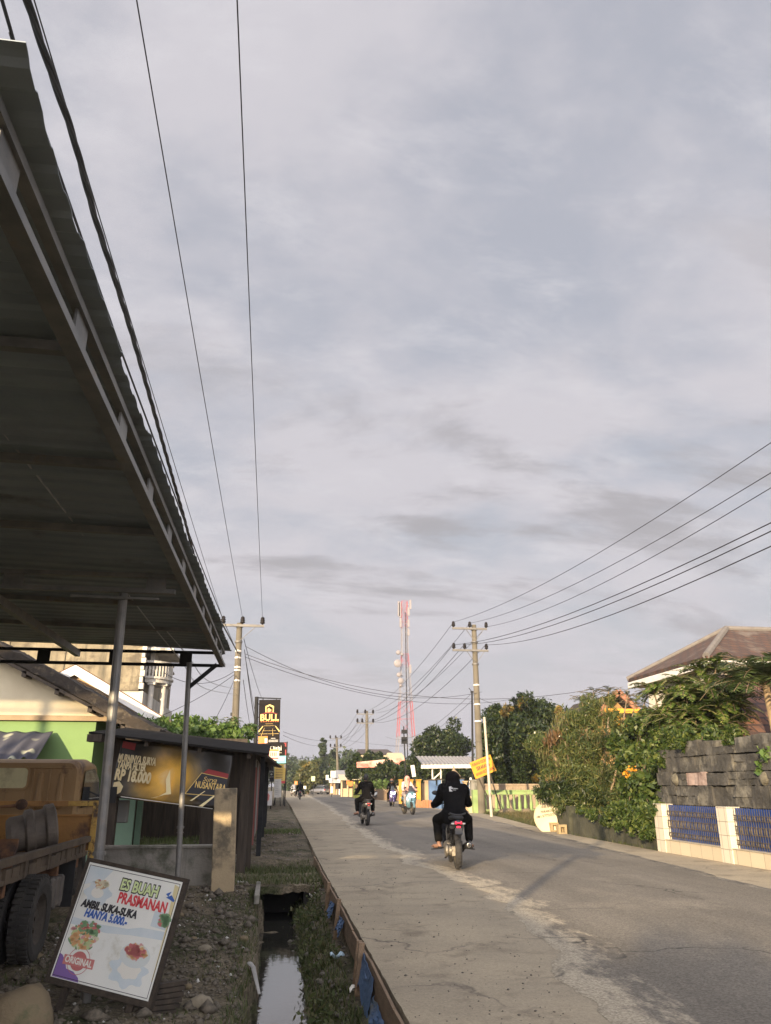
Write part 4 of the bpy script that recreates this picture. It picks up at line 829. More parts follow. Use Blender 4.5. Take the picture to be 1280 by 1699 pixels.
utility_pole((-3.35, -2.0, -.2), (-3.35, -2.0, 8.9), .09, .07, [(8.6, -.95, .95, [-.85, 0, .85], (.75,))], 'concrete utility pole just behind the viewer whose thin shadow crosses the road', GP)
# black iron poles
for (px0, y0, px1, y1, Y, lab) in ((785, 1300, 783.5, 1148, 45, 'thin black iron pole beside the tall concrete pole'), (674, 1296, 670, 1205, 75, 'thin black lamp pole in front of the red and white tower')):
    a = at(px0, y0, Y); b = at(px1, y1, Y); m = MB(); m.tube([(a.x, Y, -.1), a, b], [.07, .07, .05], 8); root = empty('iron_pole', (a.x, Y, 0), 0, lab, 'pole'); o = m.build('shaft', dark_steel, root); o.location = -root.location
    m = MB()
    if Y == 75:
        for y in (1214, 1226, 1231): c = at(671, y, 75); m.box(c, (.5, .3, .35))
    else: m.tube([b, b+Vector((-.18, 0, .22))], .02, 6); m.box(b, (.16, .1, .1))
    o = m.build('bracket', dark_steel, root); o.location = -root.location
def cable(pts, r, label, group='overhead cables', sag=0.0, n=18, name='overhead_cable'):
    P = [Vector(p) for p in pts]; out = []
    if len(P) == 2:
        for k in range(n+1): t = k/n; p = P[0].lerp(P[1], t); p.z -= 4*sag*t*(1-t); out.append(p)
    else:                                           # smooth curve through the given points
        for s_ in range(len(P)-1):
            p0 = P[max(s_-1, 0)]; p1 = P[s_]; p2 = P[s_+1]; p3 = P[min(s_+2, len(P)-1)]
            for k in range(8):
                t = k/8; out.append(.5*((2*p1)+(p2-p0)*t+(2*p0-5*p1+4*p2-p3)*t*t+(3*p1-p0-3*p2+p3)*t**3))
        out.append(P[-1])
    m = MB(); m.tube(out, r, 6); o = m.build(name, cable_m, None, smooth=True); return tag(o, label, 'cable', group)
def ext(p, q, Y):                                   # carry the line p->q on to depth Y
    t = (Y-p.y)/(q.y-p.y); return p+(q-p)*t
# left run overhead: from the pole beside the camera to the left pole
for (ia, pb, Yb, r, lab) in (((403, 1026), (230, 0), 6.2, .008, 'thin cable overhead from the middle insulator of the left pole'), ((436, 1026), (395, 0), 6.0, .008, 'thin cable overhead from the right insulator of the left pole'), ((371, 1030), (62, 0), 5.6, .008, 'thin cable overhead just right of the thick twisted cable')):
    a = at(*ia, 35.8); b = at(*pb, Yb); cable([a, ext(a, b, -2.0)], r, lab, sag=.12)
# thick twisted bundle, lumpy
pp = [at(395, 1083, 36), gnd(345, 985, 5.95)]+[gnd(x_, y_, 6.0) for x_, y_ in ((300, 838), (247, 651), (220, 557), (189, 457), (157, 357), (123, 231), (89, 131), (52, 21))]
pp.append(ext(pp[-2], pp[-1], -1.0)); P = [];
for s_ in range(len(pp)-1):
    p0 = pp[max(s_-1, 0)]; p1 = pp[s_]; p2 = pp[s_+1]; p3 = pp[min(s_+2, len(pp)-1)]
    for k in range(40): t = k/40; P.append(.5*((2*p1)+(p2-p0)*t+(2*p0-5*p1+4*p2-p3)*t*t+(3*p1-p0-3*p2+p3)*t**3))
m = MB()
for q in range(3): m.tube([p+Vector((math.cos(p.y*5+q*2.1), 0, math.sin(p.y*5+q*2.1)))*.014 for p in P], .016, 6)
o = m.build('twisted_cable', cable_m, None, smooth=True); tag(o, 'thick twisted black cable running overhead along the canopy edge', 'cable', 'overhead cables')
cable([at(396, 1088, 36), gnd(345, 965, 5.4), gnd(231, 662, 5.3), gnd(178, 516, 5.3), gnd(150, 436, 5.3), gnd(27, 80, 5.3), gnd(5, 5, 5.3), ext(gnd(27, 80, 5.3), gnd(5, 5, 5.3), 0.0)], .011, 'thin black cable close along the canopy edge below the twisted cable')
GREYC = mat('grey_cable', (.45, .45, .45), None, rough=.5)
cable_m, _cm = GREYC, cable_m
cable([at(0, 652, 4.4), at(90, 790, 5.6), at(195, 940, 7.9), at(250, 1015, 9.7), at(312, 1088, 12.6), at(350, 1132, 18), at(392, 1143, 35.8)], .007, 'upper of two grey cables slung below the canopy roof')
cable([at(0, 710, 4.4), at(100, 838, 5.7), at(175, 935, 7.4), at(245, 1028, 9.8), at(300, 1095, 12.6), at(340, 1142, 18), at(391, 1152, 35.8)], .007, 'lower of two grey cables slung below the canopy roof')
cable_m = _cm
# drops from the left pole
for (pa, Ya, pb, Yb, sg, lab) in (((392, 1112), 36, (272, 1116), 31, .5, 'slack cable from the left pole to the brick house'), ((391, 1118), 36, (262, 1190), 32, .15, 'straight cable from the left pole down to the brick gable'), ((392, 1120), 36, (356, 1196), 27, .1, 'steep cable from the left pole into the leafy shrub'),
        ((407, 1072), 36, (800, 1148), 42, 1.1, 'long slack cable crossing the road to the black iron pole'), ((407, 1085), 36, (1012, 1138), 34, 1.2, 'upper long cable crossing the road towards the white house'), ((407, 1090), 36, (850, 1160), 50, 1.0, 'lower long cable crossing the road to the mango tree'),
        ((470, 1214), 80, (560, 1227), 140, .5, 'far cable from the shop signs to the farthest pole'), ((470, 1220), 80, (545, 1236), 140, .5, 'lower far cable from the shop signs to the farthest pole'), ((445, 1262), 60, (609, 1262-20), 140, .3, 'low far cable crossing in front of the tall narrow tree'), ((566, 1226), 140, (770, 1233), 120, .8, 'faint level cable across the base of the tower'),
        ((783, 1150), 45, (640, 1222), 94, 1.2, 'sagging cable from the black iron pole to the middle pole'), ((784, 1162), 45, (640, 1236), 94, 1.0, 'lower sagging cable from the black iron pole'), ((784, 1152), 45, (860, 1168), 50, .3, 'short cable from the black iron pole into the mango tree')):
    cable([at(*pa, Ya), at(*pb, Yb)], .011 if Ya < 50 else .018, lab, sag=sg)
for k, (x0, y0, x1, y1) in enumerate(((405, 1060, 443, 1172), (406, 1078, 430, 1225), (407, 1086, 433, 1235), (408, 1094, 437, 1230), (404, 1128, 424, 1236))):
    cable([at(x0, y0, 36), at(x1, y1, 88)], .014, 'one of five cables fanning down from the left pole behind the tall black sign', 'cable fan beside the black sign', sag=.5)
# right run
q1 = [(753, 1032), (780, 1034), (807, 1040)]; e1 = [(1280, 735), (1280, 785), (1280, 810)]; q2 = [(752, 1070), (770, 1070), (806, 1070)]; e2 = [(1280, 868), (1280, 882), (1280, 907)]
nm = ['left', 'middle', 'right']
for k in range(3):
    a = at(*q1[k], 41.8); b = at(*e1[k], 13.0)+Vector((0, 0, .73)); cable([a, ext(a, b, 2.0)], .009, f'upper cable from the {nm[k]} top insulator of the tall right pole', sag=.9)
    a = at(*q2[k], 41.8); b = at(*e2[k], 13.0)+Vector((0, 0, .73)); cable([a, ext(a, b, 2.0)], .012, f'lower cable from the {nm[k]} lower insulator of the tall right pole', sag=.9)
f1 = [(593, 1183), (606, 1183), (619, 1183)]; f2 = [(593, 1198), (601, 1198), (619, 1198)]; g1 = [(548, 1225), (557, 1224), (566, 1224)]; g2 = [(548, 1239), (555, 1238), (565, 1238)]
for k in range(3):
    cable([at(*q1[k], 41.8), at(*f1[k], 93.8)], .012, f'{nm[k]} upper cable between the tall right pole and the middle pole', sag=1.2)
    cable([at(*q2[k], 41.8), at(*f2[k], 93.8)], .014, f'{nm[k]} lower cable between the tall right pole and the middle pole', sag=1.3)
    cable([at(*f1[k], 93.8), at(*g1[k], 139.8)], .016, f'{nm[k]} upper cable between the middle and the farthest pole', sag=1.0)
    cable([at(*f2[k], 93.8), at(*g2[k], 139.8)], .016, f'{nm[k]} lower cable between the middle and the farthest pole', sag=1.0)

# ================================================================ lattice tower
TB = at(674.5, 1303, 200); tw = empty('lattice_tower', (TB.x, 200, -.2), 0, 'tall red and white lattice telecom tower hung with dishes', 'tower')
red_t = mat('tower_red', (.34, .055, .055), (.38, .08, .08), 2, .6); wht_t = mat('tower_white', (.26, .235, .23), (.22, .20, .20), 2, .6)
zt = at(671, 998, 200).z; wid = lambda z: 2.75-(2.75-.80)*min(1, z/(zt*.72)) if z < zt*.72 else .80-.1*((z/zt)-.72)
cx_ = lambda z: TB.x+(at(671, 1000, 200).x-TB.x)*z/zt
zs = [at(672, y, 200).z for y in (1303, 1262, 1222, 1193, 1165, 1150, 1136, 1121, 1107, 1096, 1085, 1074, 1063, 1053, 1042, 1032, 1021, 1010, 998)]
isred = lambda y: (1165 <= y < 1222) or (1085 <= y < 1107) or y < 1042
ymid = [1282, 1240, 1207, 1180, 1158, 1143, 1128, 1114, 1100, 1090, 1080, 1068, 1058, 1048, 1037, 1026, 1015, 1004]
for s_ in range(len(zs)-1):
    z0, z1 = zs[s_], zs[s_+1]; w0, w1 = wid(z0)/1.0, wid(z1)/1.0; m = MB(); big = .16 if z0 < zs[4] else .11; th = .06
    C0 = [Vector((cx_(z0)+i*w0, 200+j*w0, z0)) for i, j in ((-1, -1), (1, -1), (1, 1), (-1, 1))]; C1 = [Vector((cx_(z1)+i*w1, 200+j*w1, z1)) for i, j in ((-1, -1), (1, -1), (1, 1), (-1, 1))]
    for k in range(4):
        m.bar(C0[k], C1[k], big, big); k2 = (k+1) % 4; m.bar(C1[k], C1[k2], th, th); m.bar(C0[k], C1[k2], th*.8, th*.8); m.bar(C0[k2], C1[k], th*.8, th*.8)
    o = m.build('mast_section', red_t if isred(ymid[s_]) else wht_t, tw); o.location = -tw.location
m = MB(); m.bar((cx_(2)+.3, 199, 0), (cx_(zt)+.2, 199.6, zt-3), .25, .12); o = m.build('cable_ladder', dark_steel, tw); o.location = -tw.location
for (px, py, r) in ((661, 1083, .6), (667, 1086, .4), (660, 1101, 1.0), (662, 1120, .6), (665, 1130, .75), (665, 1138, .4)):
    c = at(px, py, 197.5); m = MB(); m.lathe([(0, .0), (r*.6, .04), (r, .18), (r, .55), (r*.6, .75), (0, .8)], c, Matrix.Rotation(R(90), 4, 'X'), 18); m.bar(c, (cx_(c.z)-.6, 199.3, c.z), .15, .15); o = m.build('microwave_dish', wht_t, tw); o.location = -tw.location
for (px, py, h) in ((662, 1010, 4.0), (664, 1012, 4.0), (678, 1015, 2.2), (665, 1033, 2.4), (678, 1034, 2.0), (678, 1049, 1.8), (681, 1003, 2.5), (681, 1110, 2.2)):
    c = at(px, py, 199); m = MB(); m.box(c, (.55, .3, h)); m.bar(c, (cx_(c.z), 199.5, c.z), .1, .1); o = m.build('panel_antenna', wht_t, tw); o.location = -tw.location

# ================================================================ signs along the left kerb
def board(name, pxs, Y, mt, label, cat='sign', th=.06, group=None):
    o, w_, h_ = panel(name, [at(*p, Y) for p in pxs]); tag(o, label, cat, group)
    m = MB(); m.bx((-w_/2, -h_/2, -th), (w_/2, h_/2, 0)); m.build('panel', mt, o, bevel=.006); return o, w_, h_
def bars(par, w_, h_, rows, mt, z=.006, name='small_print'):
    m = MB()
    for (x0, x1, y, t) in rows: m.add([(x0*w_/2, (y-t)*h_/2, z), (x1*w_/2, (y-t)*h_/2, z), (x1*w_/2, (y+t)*h_/2, z), (x0*w_/2, (y+t)*h_/2, z)], [(0, 1, 2, 3)])
    return m.build(name, mt, par)
def poly(par, w_, h_, polys, mt, z=.006, name='print'):
    m = MB()
    for p in polys: m.add([(x*w_/2, y*h_/2, z) for x, y in p], [tuple(range(len(p)))])
    return m.build(name, mt, par)
blk = mat('black_printed_sign', (.012, .010, .010), (.020, .016, .014), 1.2, .75, 0, spec=.15)
bo, w_, h_ = board('hanging_sign', [(430, 1161), (466, 1161), (464, 1238), (428.5, 1239)], 42, blk, 'tall black hanging sign reading BULL in gold, above the kiosk roof')
bars(bo, w_, h_, [(-.35, .35, -.02-.02, .004)], ink['gold']); lettering('BULL', bo, (0, .22*h_/2, .006), ink['gold'], size=.45, bold=.012, width=.86*w_, extrude=.002)
poly(bo, w_, h_, [[(-.40, .72), (0, .80), (.40, .72), (.38, .45), (.28, .45), (.30, .66), (0, .73), (-.30, .66), (-.28, .45), (-.38, .45)]], ink['gold'], name='shield_emblem')
poly(bo, w_, h_, [[(-.18, .45), (-.2, .60), (-.05, .66), (.02, .60), (.16, .58), (.14, .46), (.05, .52), (0, .45)]], mat('emblem_glow', (.80, .42, .20), None), name='bull_emblem')
poly(bo, w_, h_, [[(-.85, .36), (-.3, .46), (.3, .46), (.85, .36), (.3, .42), (-.3, .42)]], ink['dark_red'], name='red_swoosh')
bars(bo, w_, h_, [(-.8+.22*k, -.66+.22*k, .055, .012) for k in range(8)], ink['orange'])
poly(bo, w_, h_, [[(-.98, -.34), (-.58, -.12), (-.56, -.15), (-.94, -.40)], [(.98, -.34), (.58, -.12), (.56, -.15), (.94, -.40)], [(-.5, -.12), (.5, -.12), (.5, -.127), (-.5, -.127)], [(-.9, -.46), (.9, -.46), (.9, -.47), (-.9, -.47)], [(-.62, -.33), (.62, -.33), (.62, -.337), (-.62, -.337)], [(-.75, -.56), (-.45, -.22), (-.43, -.22), (-.72, -.56)], [(.35, -.56), (.30, -.25), (.32, -.25), (.38, -.56)]], ink['gold'], name='court_lines')
poly(bo, w_, h_, [[(-.98, -.57), (-.12, -.56), (-.12, -.86), (-.98, -.88)]], ink['orange'], name='photo_patch'); poly(bo, w_, h_, [[(-.38, -.66), (-.14, -.66), (-.14, -.85), (-.38, -.86)]], ink['ivory'], .009, name='photo_patch')
bars(bo, w_, h_, [(.2, .6, -.66, .008), (-.02, .85, -.74, .010), (-.02, .85, -.80, .008)], ink['ivory'])
a = at(424, 1300, 42); b = at(426.3, 1156, 42)
for nm_, f_ in (('post', lambda m: m.tube([(a.x, 42.03, -.1), (b.x, 42.03, b.z)], [.11, .10], 10)), ('arm', lambda m: (m.bar((b.x, 42.03, b.z-.05), (at(467, 1157, 42).x, 42.03, b.z-.08), .06, .06), [m.bar(at(px, 1158, 42)+Vector((0, .03, 0)), at(px, 1163, 42)+Vector((0, .03, 0)), .04, .04) for px in (437, 459)], [m.bar(at(426, y, 42)+Vector((0, .03, 0)), at(431, y, 42)+Vector((0, .03, 0)), .05, .05) for y in (1168, 1190, 1228, 1238)]))):
    m = MB(); f_(m); o = m.build(nm_, dark_steel, bo); o.matrix_parent_inverse = bo.matrix_world.inverted()
so_, w_, h_ = board('shop_sign', [(441, 1232), (476, 1231), (475, 1267), (441, 1267)], 58, blk, 'square black shop sign reading Oishi behind the tall hanging sign')
lettering('Oishi', so_, (-.02*w_, .42*h_/2, .006), ink['ivory'], size=.5, bold=.008, width=.56*w_, extrude=.002); bars(so_, w_, h_, [(-.35, .55, .0, .02), (-.9, .2, -.06, .03)], ink['cream'])
poly(so_, w_, h_, [[(.1, -.30), (.97, -.28), (.97, -.97), (.1, -.97)]], ink['cyan']); poly(so_, w_, h_, [[(.70, .95), (.98, .95), (.98, .55), (.86, .60), (.84, .82)], [(.88, .3), (.98, .3), (.98, -.26), (.88, -.26)]], ink['dark_red']); bars(so_, w_, h_, [(.2, .9, -.5, .02), (.2, .8, -.66, .02)], ink['ivory'], .009)
m = MB(); c = at(475.5, 1267, 58); m.bar((c.x, 58.05, c.z+2.4-.9), (c.x, 58.05, -.05), .08, .08); o = m.build('post', dark_steel, so_); o.matrix_parent_inverse = so_.matrix_world.inverted()
s3, w_, h_ = board('shop_sign', [(443, 1243), (464, 1243), (463, 1262), (445, 1262)], 52, ink['cream'], 'cream and red printed price board in front of the square black sign')
bars(s3, w_, h_, [(-.95, .9, .82, .14)], ink['orange']); bars(s3, w_, h_, [(-.8+.3*k, -.66+.3*k, .1, .34) for k in range(5)]+[(-.7, .9, -.6, .10)], ink['red'])
m = MB(); c = at(453, 1262, 52); m.bar((c.x, 52.04, c.z), (c.x, 52.04, -.05), .06, .06); o = m.build('post', dark_steel, s3); o.matrix_parent_inverse = s3.matrix_world.inverted()
yel = mat('yellow_printed_vinyl', (.62, .42, .07), (.68, .50, .14), 1.0, .45)
s4, w_, h_ = board('menu_sign', [(455, 1268), (476, 1267.5), (474.5, 1300), (456, 1300)], 62, yel, 'tall yellow menu sign with lines of print beside the shop row')
bars(s4, w_, h_, [(-.8, .4, .8-.17*k, .03) for k in range(9)], ink['brown']); poly(s4, w_, h_, [[(.2, -.75), (.9, -.72), (.9, -.98), (.2, -.98)]], ink['red']); poly(s4, w_, h_, [[(.55, .95), (.97, .95), (.97, .5), (.7, .6)]], ink['cream'])
m = MB(); c = at(472, 1300, 62); m.bar((c.x, 62.05, c.z), (c.x, 62.05, -.05), .06, .06); c = at(458, 1300, 62); m.bar((c.x, 62.05, c.z), (c.x, 62.05, -.05), .06, .06); o = m.build('post', dark_steel, s4); o.matrix_parent_inverse = s4.matrix_world.inverted()
s5, w_, h_ = board('banner_stand', [(455.5, 1293), (466.5, 1292), (467.5, 1323), (455, 1323)], 60, white_p, 'white upright price banner standing on the verge beside the shops')
bars(s5, w_, h_, [(-.7, .2, .75-.2*k, .018) for k in range(8)], ink['grey']); m = MB(); c = at(457, 1323, 60); d = at(465, 1323, 60); m.bar(c, (c.x-.1, 60.3, -.06), .05, .05); m.bar(d, (d.x+.05, 60.3, -.06), .05, .05); o = m.build('leg', dark_steel, s5); o.matrix_parent_inverse = s5.matrix_world.inverted()
s6, w_, h_ = board('sandwich_board', [(436, 1312), (451.5, 1313), (452.5, 1336), (433.5, 1337)], 48, mat('faded_white_board', (.46, .44, .42), (.36, .35, .34), 3, .7), 'faded white sandwich board with a red picture on the verge')
scatter = [[(-.3, .5), (.2, .7), (.5, .4), (.4, -.2), (.1, -.4), (-.35, -.2)]]; poly(s6, w_, h_, scatter, mat('faded_red', (.36, .12, .11), None)); bars(s6, w_, h_, [(-.6, .6, -.6, .06)], ink['grey'])

# ================================================================ row of small shops on the left kerb
rs = empty('roadside_shop', (-2, 24, -.1), 0, 'low roadside shop with dark sloping awning and strips of red and grey panels', 'shop')
def sbd(m, name, mt, par=rs, **k): o = m.build(name, mt, par, **k); o.location = -par.location; return o
redp = mat('faded_red_panel', (.20, .055, .045), (.27, .09, .075), 1.5, .75, .1)
greyp = mat('grey_shop_panel', (.30, .28, .26), (.22, .21, .2), 1.5, .8, .1)
m = MB(); m.slab([(-1.7, 17.6, 2.25), (-1.7, 33, 2.35), (.28, 33, 2.08), (-.16, 17.6, 1.98)][::-1], .05); sbd(m, 'roof', wood_dk)
m = MB(); m.bx((-1.6, 19.06, -.2), (-.5, 19.1, 2.1)); sbd(m, 'side_wall', wood_dk); m = MB(); m.bx((-.74, 18.9, .1), (-.40, 18.95, 1.75)); sbd(m, 'red_panel', redp)
m = MB(); m.bx((-1.6, 19.1, -.2), (-.5, 32.5, 2.05)); sbd(m, 'wall', greyp)
for k, (y0, y1, mt, zt_) in enumerate(((19.3, 20.4, greyp, 1.95), (20.9, 22.0, wood_dk, 1.95), (22.4, 23.8, greyp, 1.9), (24.3, 26.8, redp, 1.9), (27.2, 29.6, white_p, 1.6), (30, 32.2, ink['pale_blue'], 1.5))):
    m = MB(); m.bx((-.499, y0, .1), (-.45, y1, zt_)); sbd(m, 'front_panel', mt)
for y in (18.2, 24, 29.5, 32.4): m = MB(); m.bx((-.32, y, -.2), (-.22, y+.1, 2.0)); sbd(m, 'post', dark_steel)
s7, w_, h_ = board('wall_sign', [(447, 1279), (455, 1280), (454.5, 1296), (447, 1298)], 33.2, ink['black'], 'small dark sign with a white frame fixed to the shop row'); bars(s7, w_, h_, [(-.8, .8, .85, .04), (-.8, .8, -.1, .03)], ink['ivory']); poly(s7, w_, h_, [blob(0, .4, .4, .2, 14)], ink['ivory'])
r2 = empty('far_shop_row', (-3, 60, 0), 0, 'far row of grey shop fronts behind the yellow menu sign', 'shop')
m = MB(); m.bx((-8, 50, -.2), (-.55, 80, 2.8)); sbd(m, 'wall', greyp, r2); m = MB(); m.slab([(-8.3, 49.6, 3.5), (-.1, 49.6, 2.75), (-.1, 80.5, 2.75), (-8.3, 80.5, 3.5)], .08); sbd(m, 'roof', tile_dk, r2)
m = MB(); m.bx((-.549, 52, .1), (-.5, 57, 2.2)); m.bx((-.549, 60, .1), (-.5, 66, 2.2)); sbd(m, 'shutter', redp, r2)
# ================================================================ tiled fence with blue panels
cer = brick_mat('cream_wall_tile', (.56, .49, .355), (.51, .43, .31), (.22, .19, .14), .42, .26, 'yz', .006, .35, .25, stain=((.42, .34, .22), 1.0, .62), off=.0)
cer2 = brick_mat('white_column_tile', (.62, .57, .46), (.57, .51, .40), (.24, .2, .15), .21, .24, 'yz', .006, .3, .25, stain=((.48, .40, .28), 1.6, .64), off=.0)
fw = empty('tiled_fence', (8.5, 13.5, 0), 0, 'low cream tiled fence with blue panels and rusty iron bars along the right kerb', 'fence')
def fb(m, name, mt, par=fw, **k): o = m.build(name, mt, par, **k); o.location = -par.location; return o
m = MB(); m.bx((8.40, 8.5, -.3), (8.66, 17.36, .25)); m.bx((8.39, 8.5, .25), (8.67, 17.0, .27)); fb(m, 'base', cer, bevel=.004)
cols_y = (17.02, 14.42, 11.9, 9.4)
for y in cols_y: m = MB(); m.bx((8.385, y-.02, -.05 if y < 17 else -.3), (8.66, y+.36, .98)); fb(m, 'column', cer2, bevel=.006)
bluem = mat('blue_painted_sheet', (.006, .038, .19), (.010, .055, .25), 1.2, .5, .1, stain=((.03, .05, .13), 2.2, .60))
iron = mat('rusty_iron_bar', (.04, .034, .028), (.10, .08, .05), 9, .8, .3)
for k in range(3):
    y0 = cols_y[k+1]+.36; y1 = cols_y[k]-.02
    m = MB(); m.bx((8.55, y0, .27), (8.56, y1, .96)); fb(m, 'blue_panel', bluem)
    m = MB(); n = int((y1-y0)/.075)
    for q in range(n+1):
        y = y0+(y1-y0)*(q+.5)/(n+1); m.tube([(8.50, y, .28), (8.50, y, .93), (8.50, y, .985)], [.0065, .0065, .002], 5)
        for zc, hh_ in ((.80, .035), (.585, .075), (.37, .035)): m.lathe([(.004, -hh_), (.009, -hh_*.5), (.012, 0), (.009, hh_*.5), (.004, hh_)], (8.498, y+.02*(q % 2), zc), None, 5)
    for zc in (.76, .84, .52, .65, .34, .41): m.bar((8.50, y0, zc), (8.50, y1, zc), .012, .012)
    fb(m, 'grille', iron)
# dry stone wall behind and above the fence
stn = mat('dark_weathered_stone', (.032, .031, .027), (.078, .072, .062), 2.4, .95, 1.0, 12, stain=((.15, .14, .115), 2.2, .55), streak=((.03, .028, .026), 2.2, .58))
pink = mat('pale_pink_stone', (.38, .29, .25), (.27, .19, .16), 2.2, .9, .6, 14, streak=((.11, .07, .06), 5, .56))
lich = mat('lichen_stone', (.17, .155, .11), (.085, .075, .055), 9, .95, 1.0, 22)
m = MB(); rg = random.Random(5); z = .0; rows = [.5, .46, .40, .26, .33, .30]; row = 0; zt_ = 0
for h_ in rows:
    y = 17.95-rg.uniform(0, .2); z0 = zt_; row += 1
    if z0 > 2.35: break
    while y > 8.6:
        L_ = rg.uniform(.45, .95); d = rg.uniform(-.02, .03); hh_ = h_*(1+rg.uniform(-.12, .03)); top = z0+hh_
        if row >= 6 and rg.random() < .35: top = z0+hh_*.55
        mi = 1 if (2 < row < 6 and 16.2 < y < 17.0) else (0)
        split = rg.random() < .38 and L_ > .55; cuts = [(z0, z0+hh_*rg.uniform(.4, .6)), None] if split else [(z0, top)]
        if split: cuts[1] = (cuts[0][1], top)
        for (za, zb_) in cuts:
            ya, ym = y-L_, y; yc = ym-L_*rg.uniform(.35, .65) if split and rg.random() < .6 else None
            for (yA, yB) in ([(ya, yc), (yc, ym)] if yc else [(ya, ym)]):
                c = [rg.uniform(-.02, .02) for _ in range(12)]; x0 = 8.80+d+rg.uniform(-.02, .03)
                vs = [(x0+c[0], yA+.004, za+.002), (9.4, yA+.004, za+.002), (9.4, yB-.004, za+.002), (x0+c[1], yB-.004, za+.002), (x0+c[2], yA+.004+c[3]*.6, zb_+c[4]*.6), (9.4, yA+.004, zb_), (9.4, yB-.004, zb_), (x0+c[5], yB-.004+c[6]*.6, zb_+c[7]*.6)]
                m.add(vs, [(0, 3, 2, 1), (4, 5, 6, 7), (0, 1, 5, 4), (1, 2, 6, 5), (2, 3, 7, 6), (3, 0, 4, 7)], mi)
        y -= L_
    zt_ += h_
o = m.build('stone_wall', [stn, pink], bevel=.010, seg=1)
sd_ = o.modifiers.new('sub', 'SUBSURF'); sd_.subdivision_type = 'SIMPLE'; sd_.levels = sd_.render_levels = 4
tx1 = bpy.data.textures.new('stone_big', 'CLOUDS'); tx1.noise_scale = .22; tx1.noise_depth = 5; dp_ = o.modifiers.new('rough', 'DISPLACE'); dp_.texture = tx1; dp_.strength = .055; dp_.mid_level = .5
tag(o, 'dark weathered block stone wall rising behind the blue fence panels', 'wall')
m = MB(); m.bx((8.95, 8.7, -.2), (9.3, 17.7, 2.1)); oc = m.build('core', stn, o)
for (px, py, X, r) in ((1118, 1293, 8.74, .155), (1263, 1292, 8.74, .14)):
    rr_ = ray(px, py); t = X/rr_[0]; m = MB(); m.ell((X+.06, rr_[1]*t, CH+rr_[2]*t), (.075, r*.85, r*.9), None, 20, 14); ob = m.build('lichen_boss', lich, o, smooth=True); dm = ob.modifiers.new('rough', 'DISPLACE'); dm.texture = tx1; dm.strength = .12; dm.mid_level = .5
# mossy retaining wall, its colour darkened to hold the shade of the bushes
m = MB(); ng = 150
def rwf(y, z): return (redge(y)+.12+.03*MN.noise(Vector((y*1.7, z*2, 1)))+.012*MN.noise(Vector((y*7, z*7, 5))), y, z)
vs = []
for k in range(ng+1):
    y = 17.42+10.2*k/ng; top = .60+.05*MN.noise(Vector((y*.9, 0, 2)))+.02*MN.noise(Vector((y*5, 0, 2)))
    for q in range(8): vs.append(rwf(y, -.3+(top+.3)*q/7))
    vs.append((redge(y)+.36, y, top-.02))
m.add(vs, [(k*9+q, k*9+q+1, k*9+q+10, k*9+q+9) for k in range(ng) for q in range(8)])
for y in (23.6,): xw = redge(y); m.bx((xw+.02, y, -.3), (xw+.3, y+.22, .78))
o = m.build('retaining_wall', mat('mossy_wall_with_shade', (.045, .046, .03), (.075, .073, .047), 1.4, .95, .8, 12, stain=((.022, .026, .014), 1.2, .52), streak=((.13, .12, .075), 3, .64))); tag(o, 'mossy retaining wall with the shade of the roadside bushes darkened into its colour', 'wall')
p = gnd(353, 1410); a = gnd(1212-860+350, 1400)
# short white stick standing against the mossy wall
p0 = at(972, 1393, 22.6); p1 = at(976, 1350, 22.9); m = MB(); m.tube([p0, p0.lerp(p1, .5)+Vector((.02, 0, 0)), p1], [.03, .028, .022], 8); o = m.build('white_stick', white_p, None, smooth=True); tag(o, 'short white stick leaning against the mossy retaining wall', 'stick')
# ================================================================ painted satellite dishes with hand lettering
dish_m = mat('cream_dish_paint', (.56, .48, .31), (.62, .55, .39), 1.6, .45, .05, stain=((.52, .42, .26), 3.2, .66))
def dish(cpx, Y, rx, rz_, tilt, yaw_, label, lines, roll_=0.0):
    c = at(*cpx, Y); root = bpy.data.objects.new('satellite_dish', None); COL.objects.link(root); root.location = c; root.rotation_euler = (R(90)-R(tilt), roll_, R(yaw_)); tag(root, label, 'satellite dish')
    m = MB(); prof = [(0.0, .0)]+[(t, .10*rx*t*t/1.0) for t in (.15, .3, .45, .6, .75, .9, 1.0)]
    m.lathe([(t*rx, z) for t, z in prof]+[(1.02*rx, .10*rx+.01), (1.0*rx, .10*rx-.025)]+[(t*rx, z-.02) for t, z in prof[::-1]], (0, 0, 0), None, 40)
    m.v = [(x, y*rz_/rx, z) for x, y, z in m.v]; o = m.build('reflector', dish_m, root, smooth=True)
    for (s_, dx, dy, w_, rot) in lines:
        lo = lettering(s_, root, (dx*rx, dy*rz_, .03), ink['black'], rot=(0, 0, R(rot)), size=.1, width=w_*rx, bold=.002, extrude=.0006, name='hand_lettering')
        sw_ = lo.modifiers.new('wrap', 'SHRINKWRAP'); sw_.target = o; sw_.wrap_method = 'PROJECT'; sw_.use_project_z = True; sw_.use_negative_direction = True; sw_.use_positive_direction = True; sw_.offset = .003
    return root
dish((909.5, 1357.5), 25.2, .445, .47, 14, -6, 'large cream satellite dish with hand lettering leaning at the foot of the bushes', [('PAK IPUL', .02, .72, .95, 4), ('PARABOLA', .02, .44, 1.0, 8), ('081377232537', .02, .18, 1.75, 10)])
dish((782, 1336.5), 42.3, .30, .46, 10, 24, 'small oval cream satellite dish leaning at the end of the green balustrade', [('PAK IPUL', .12, .70, .9, 3), ('PARABOLA', .1, .45, 1.1, 2), ('0813772325', .1, .2, 1.5, 2)])
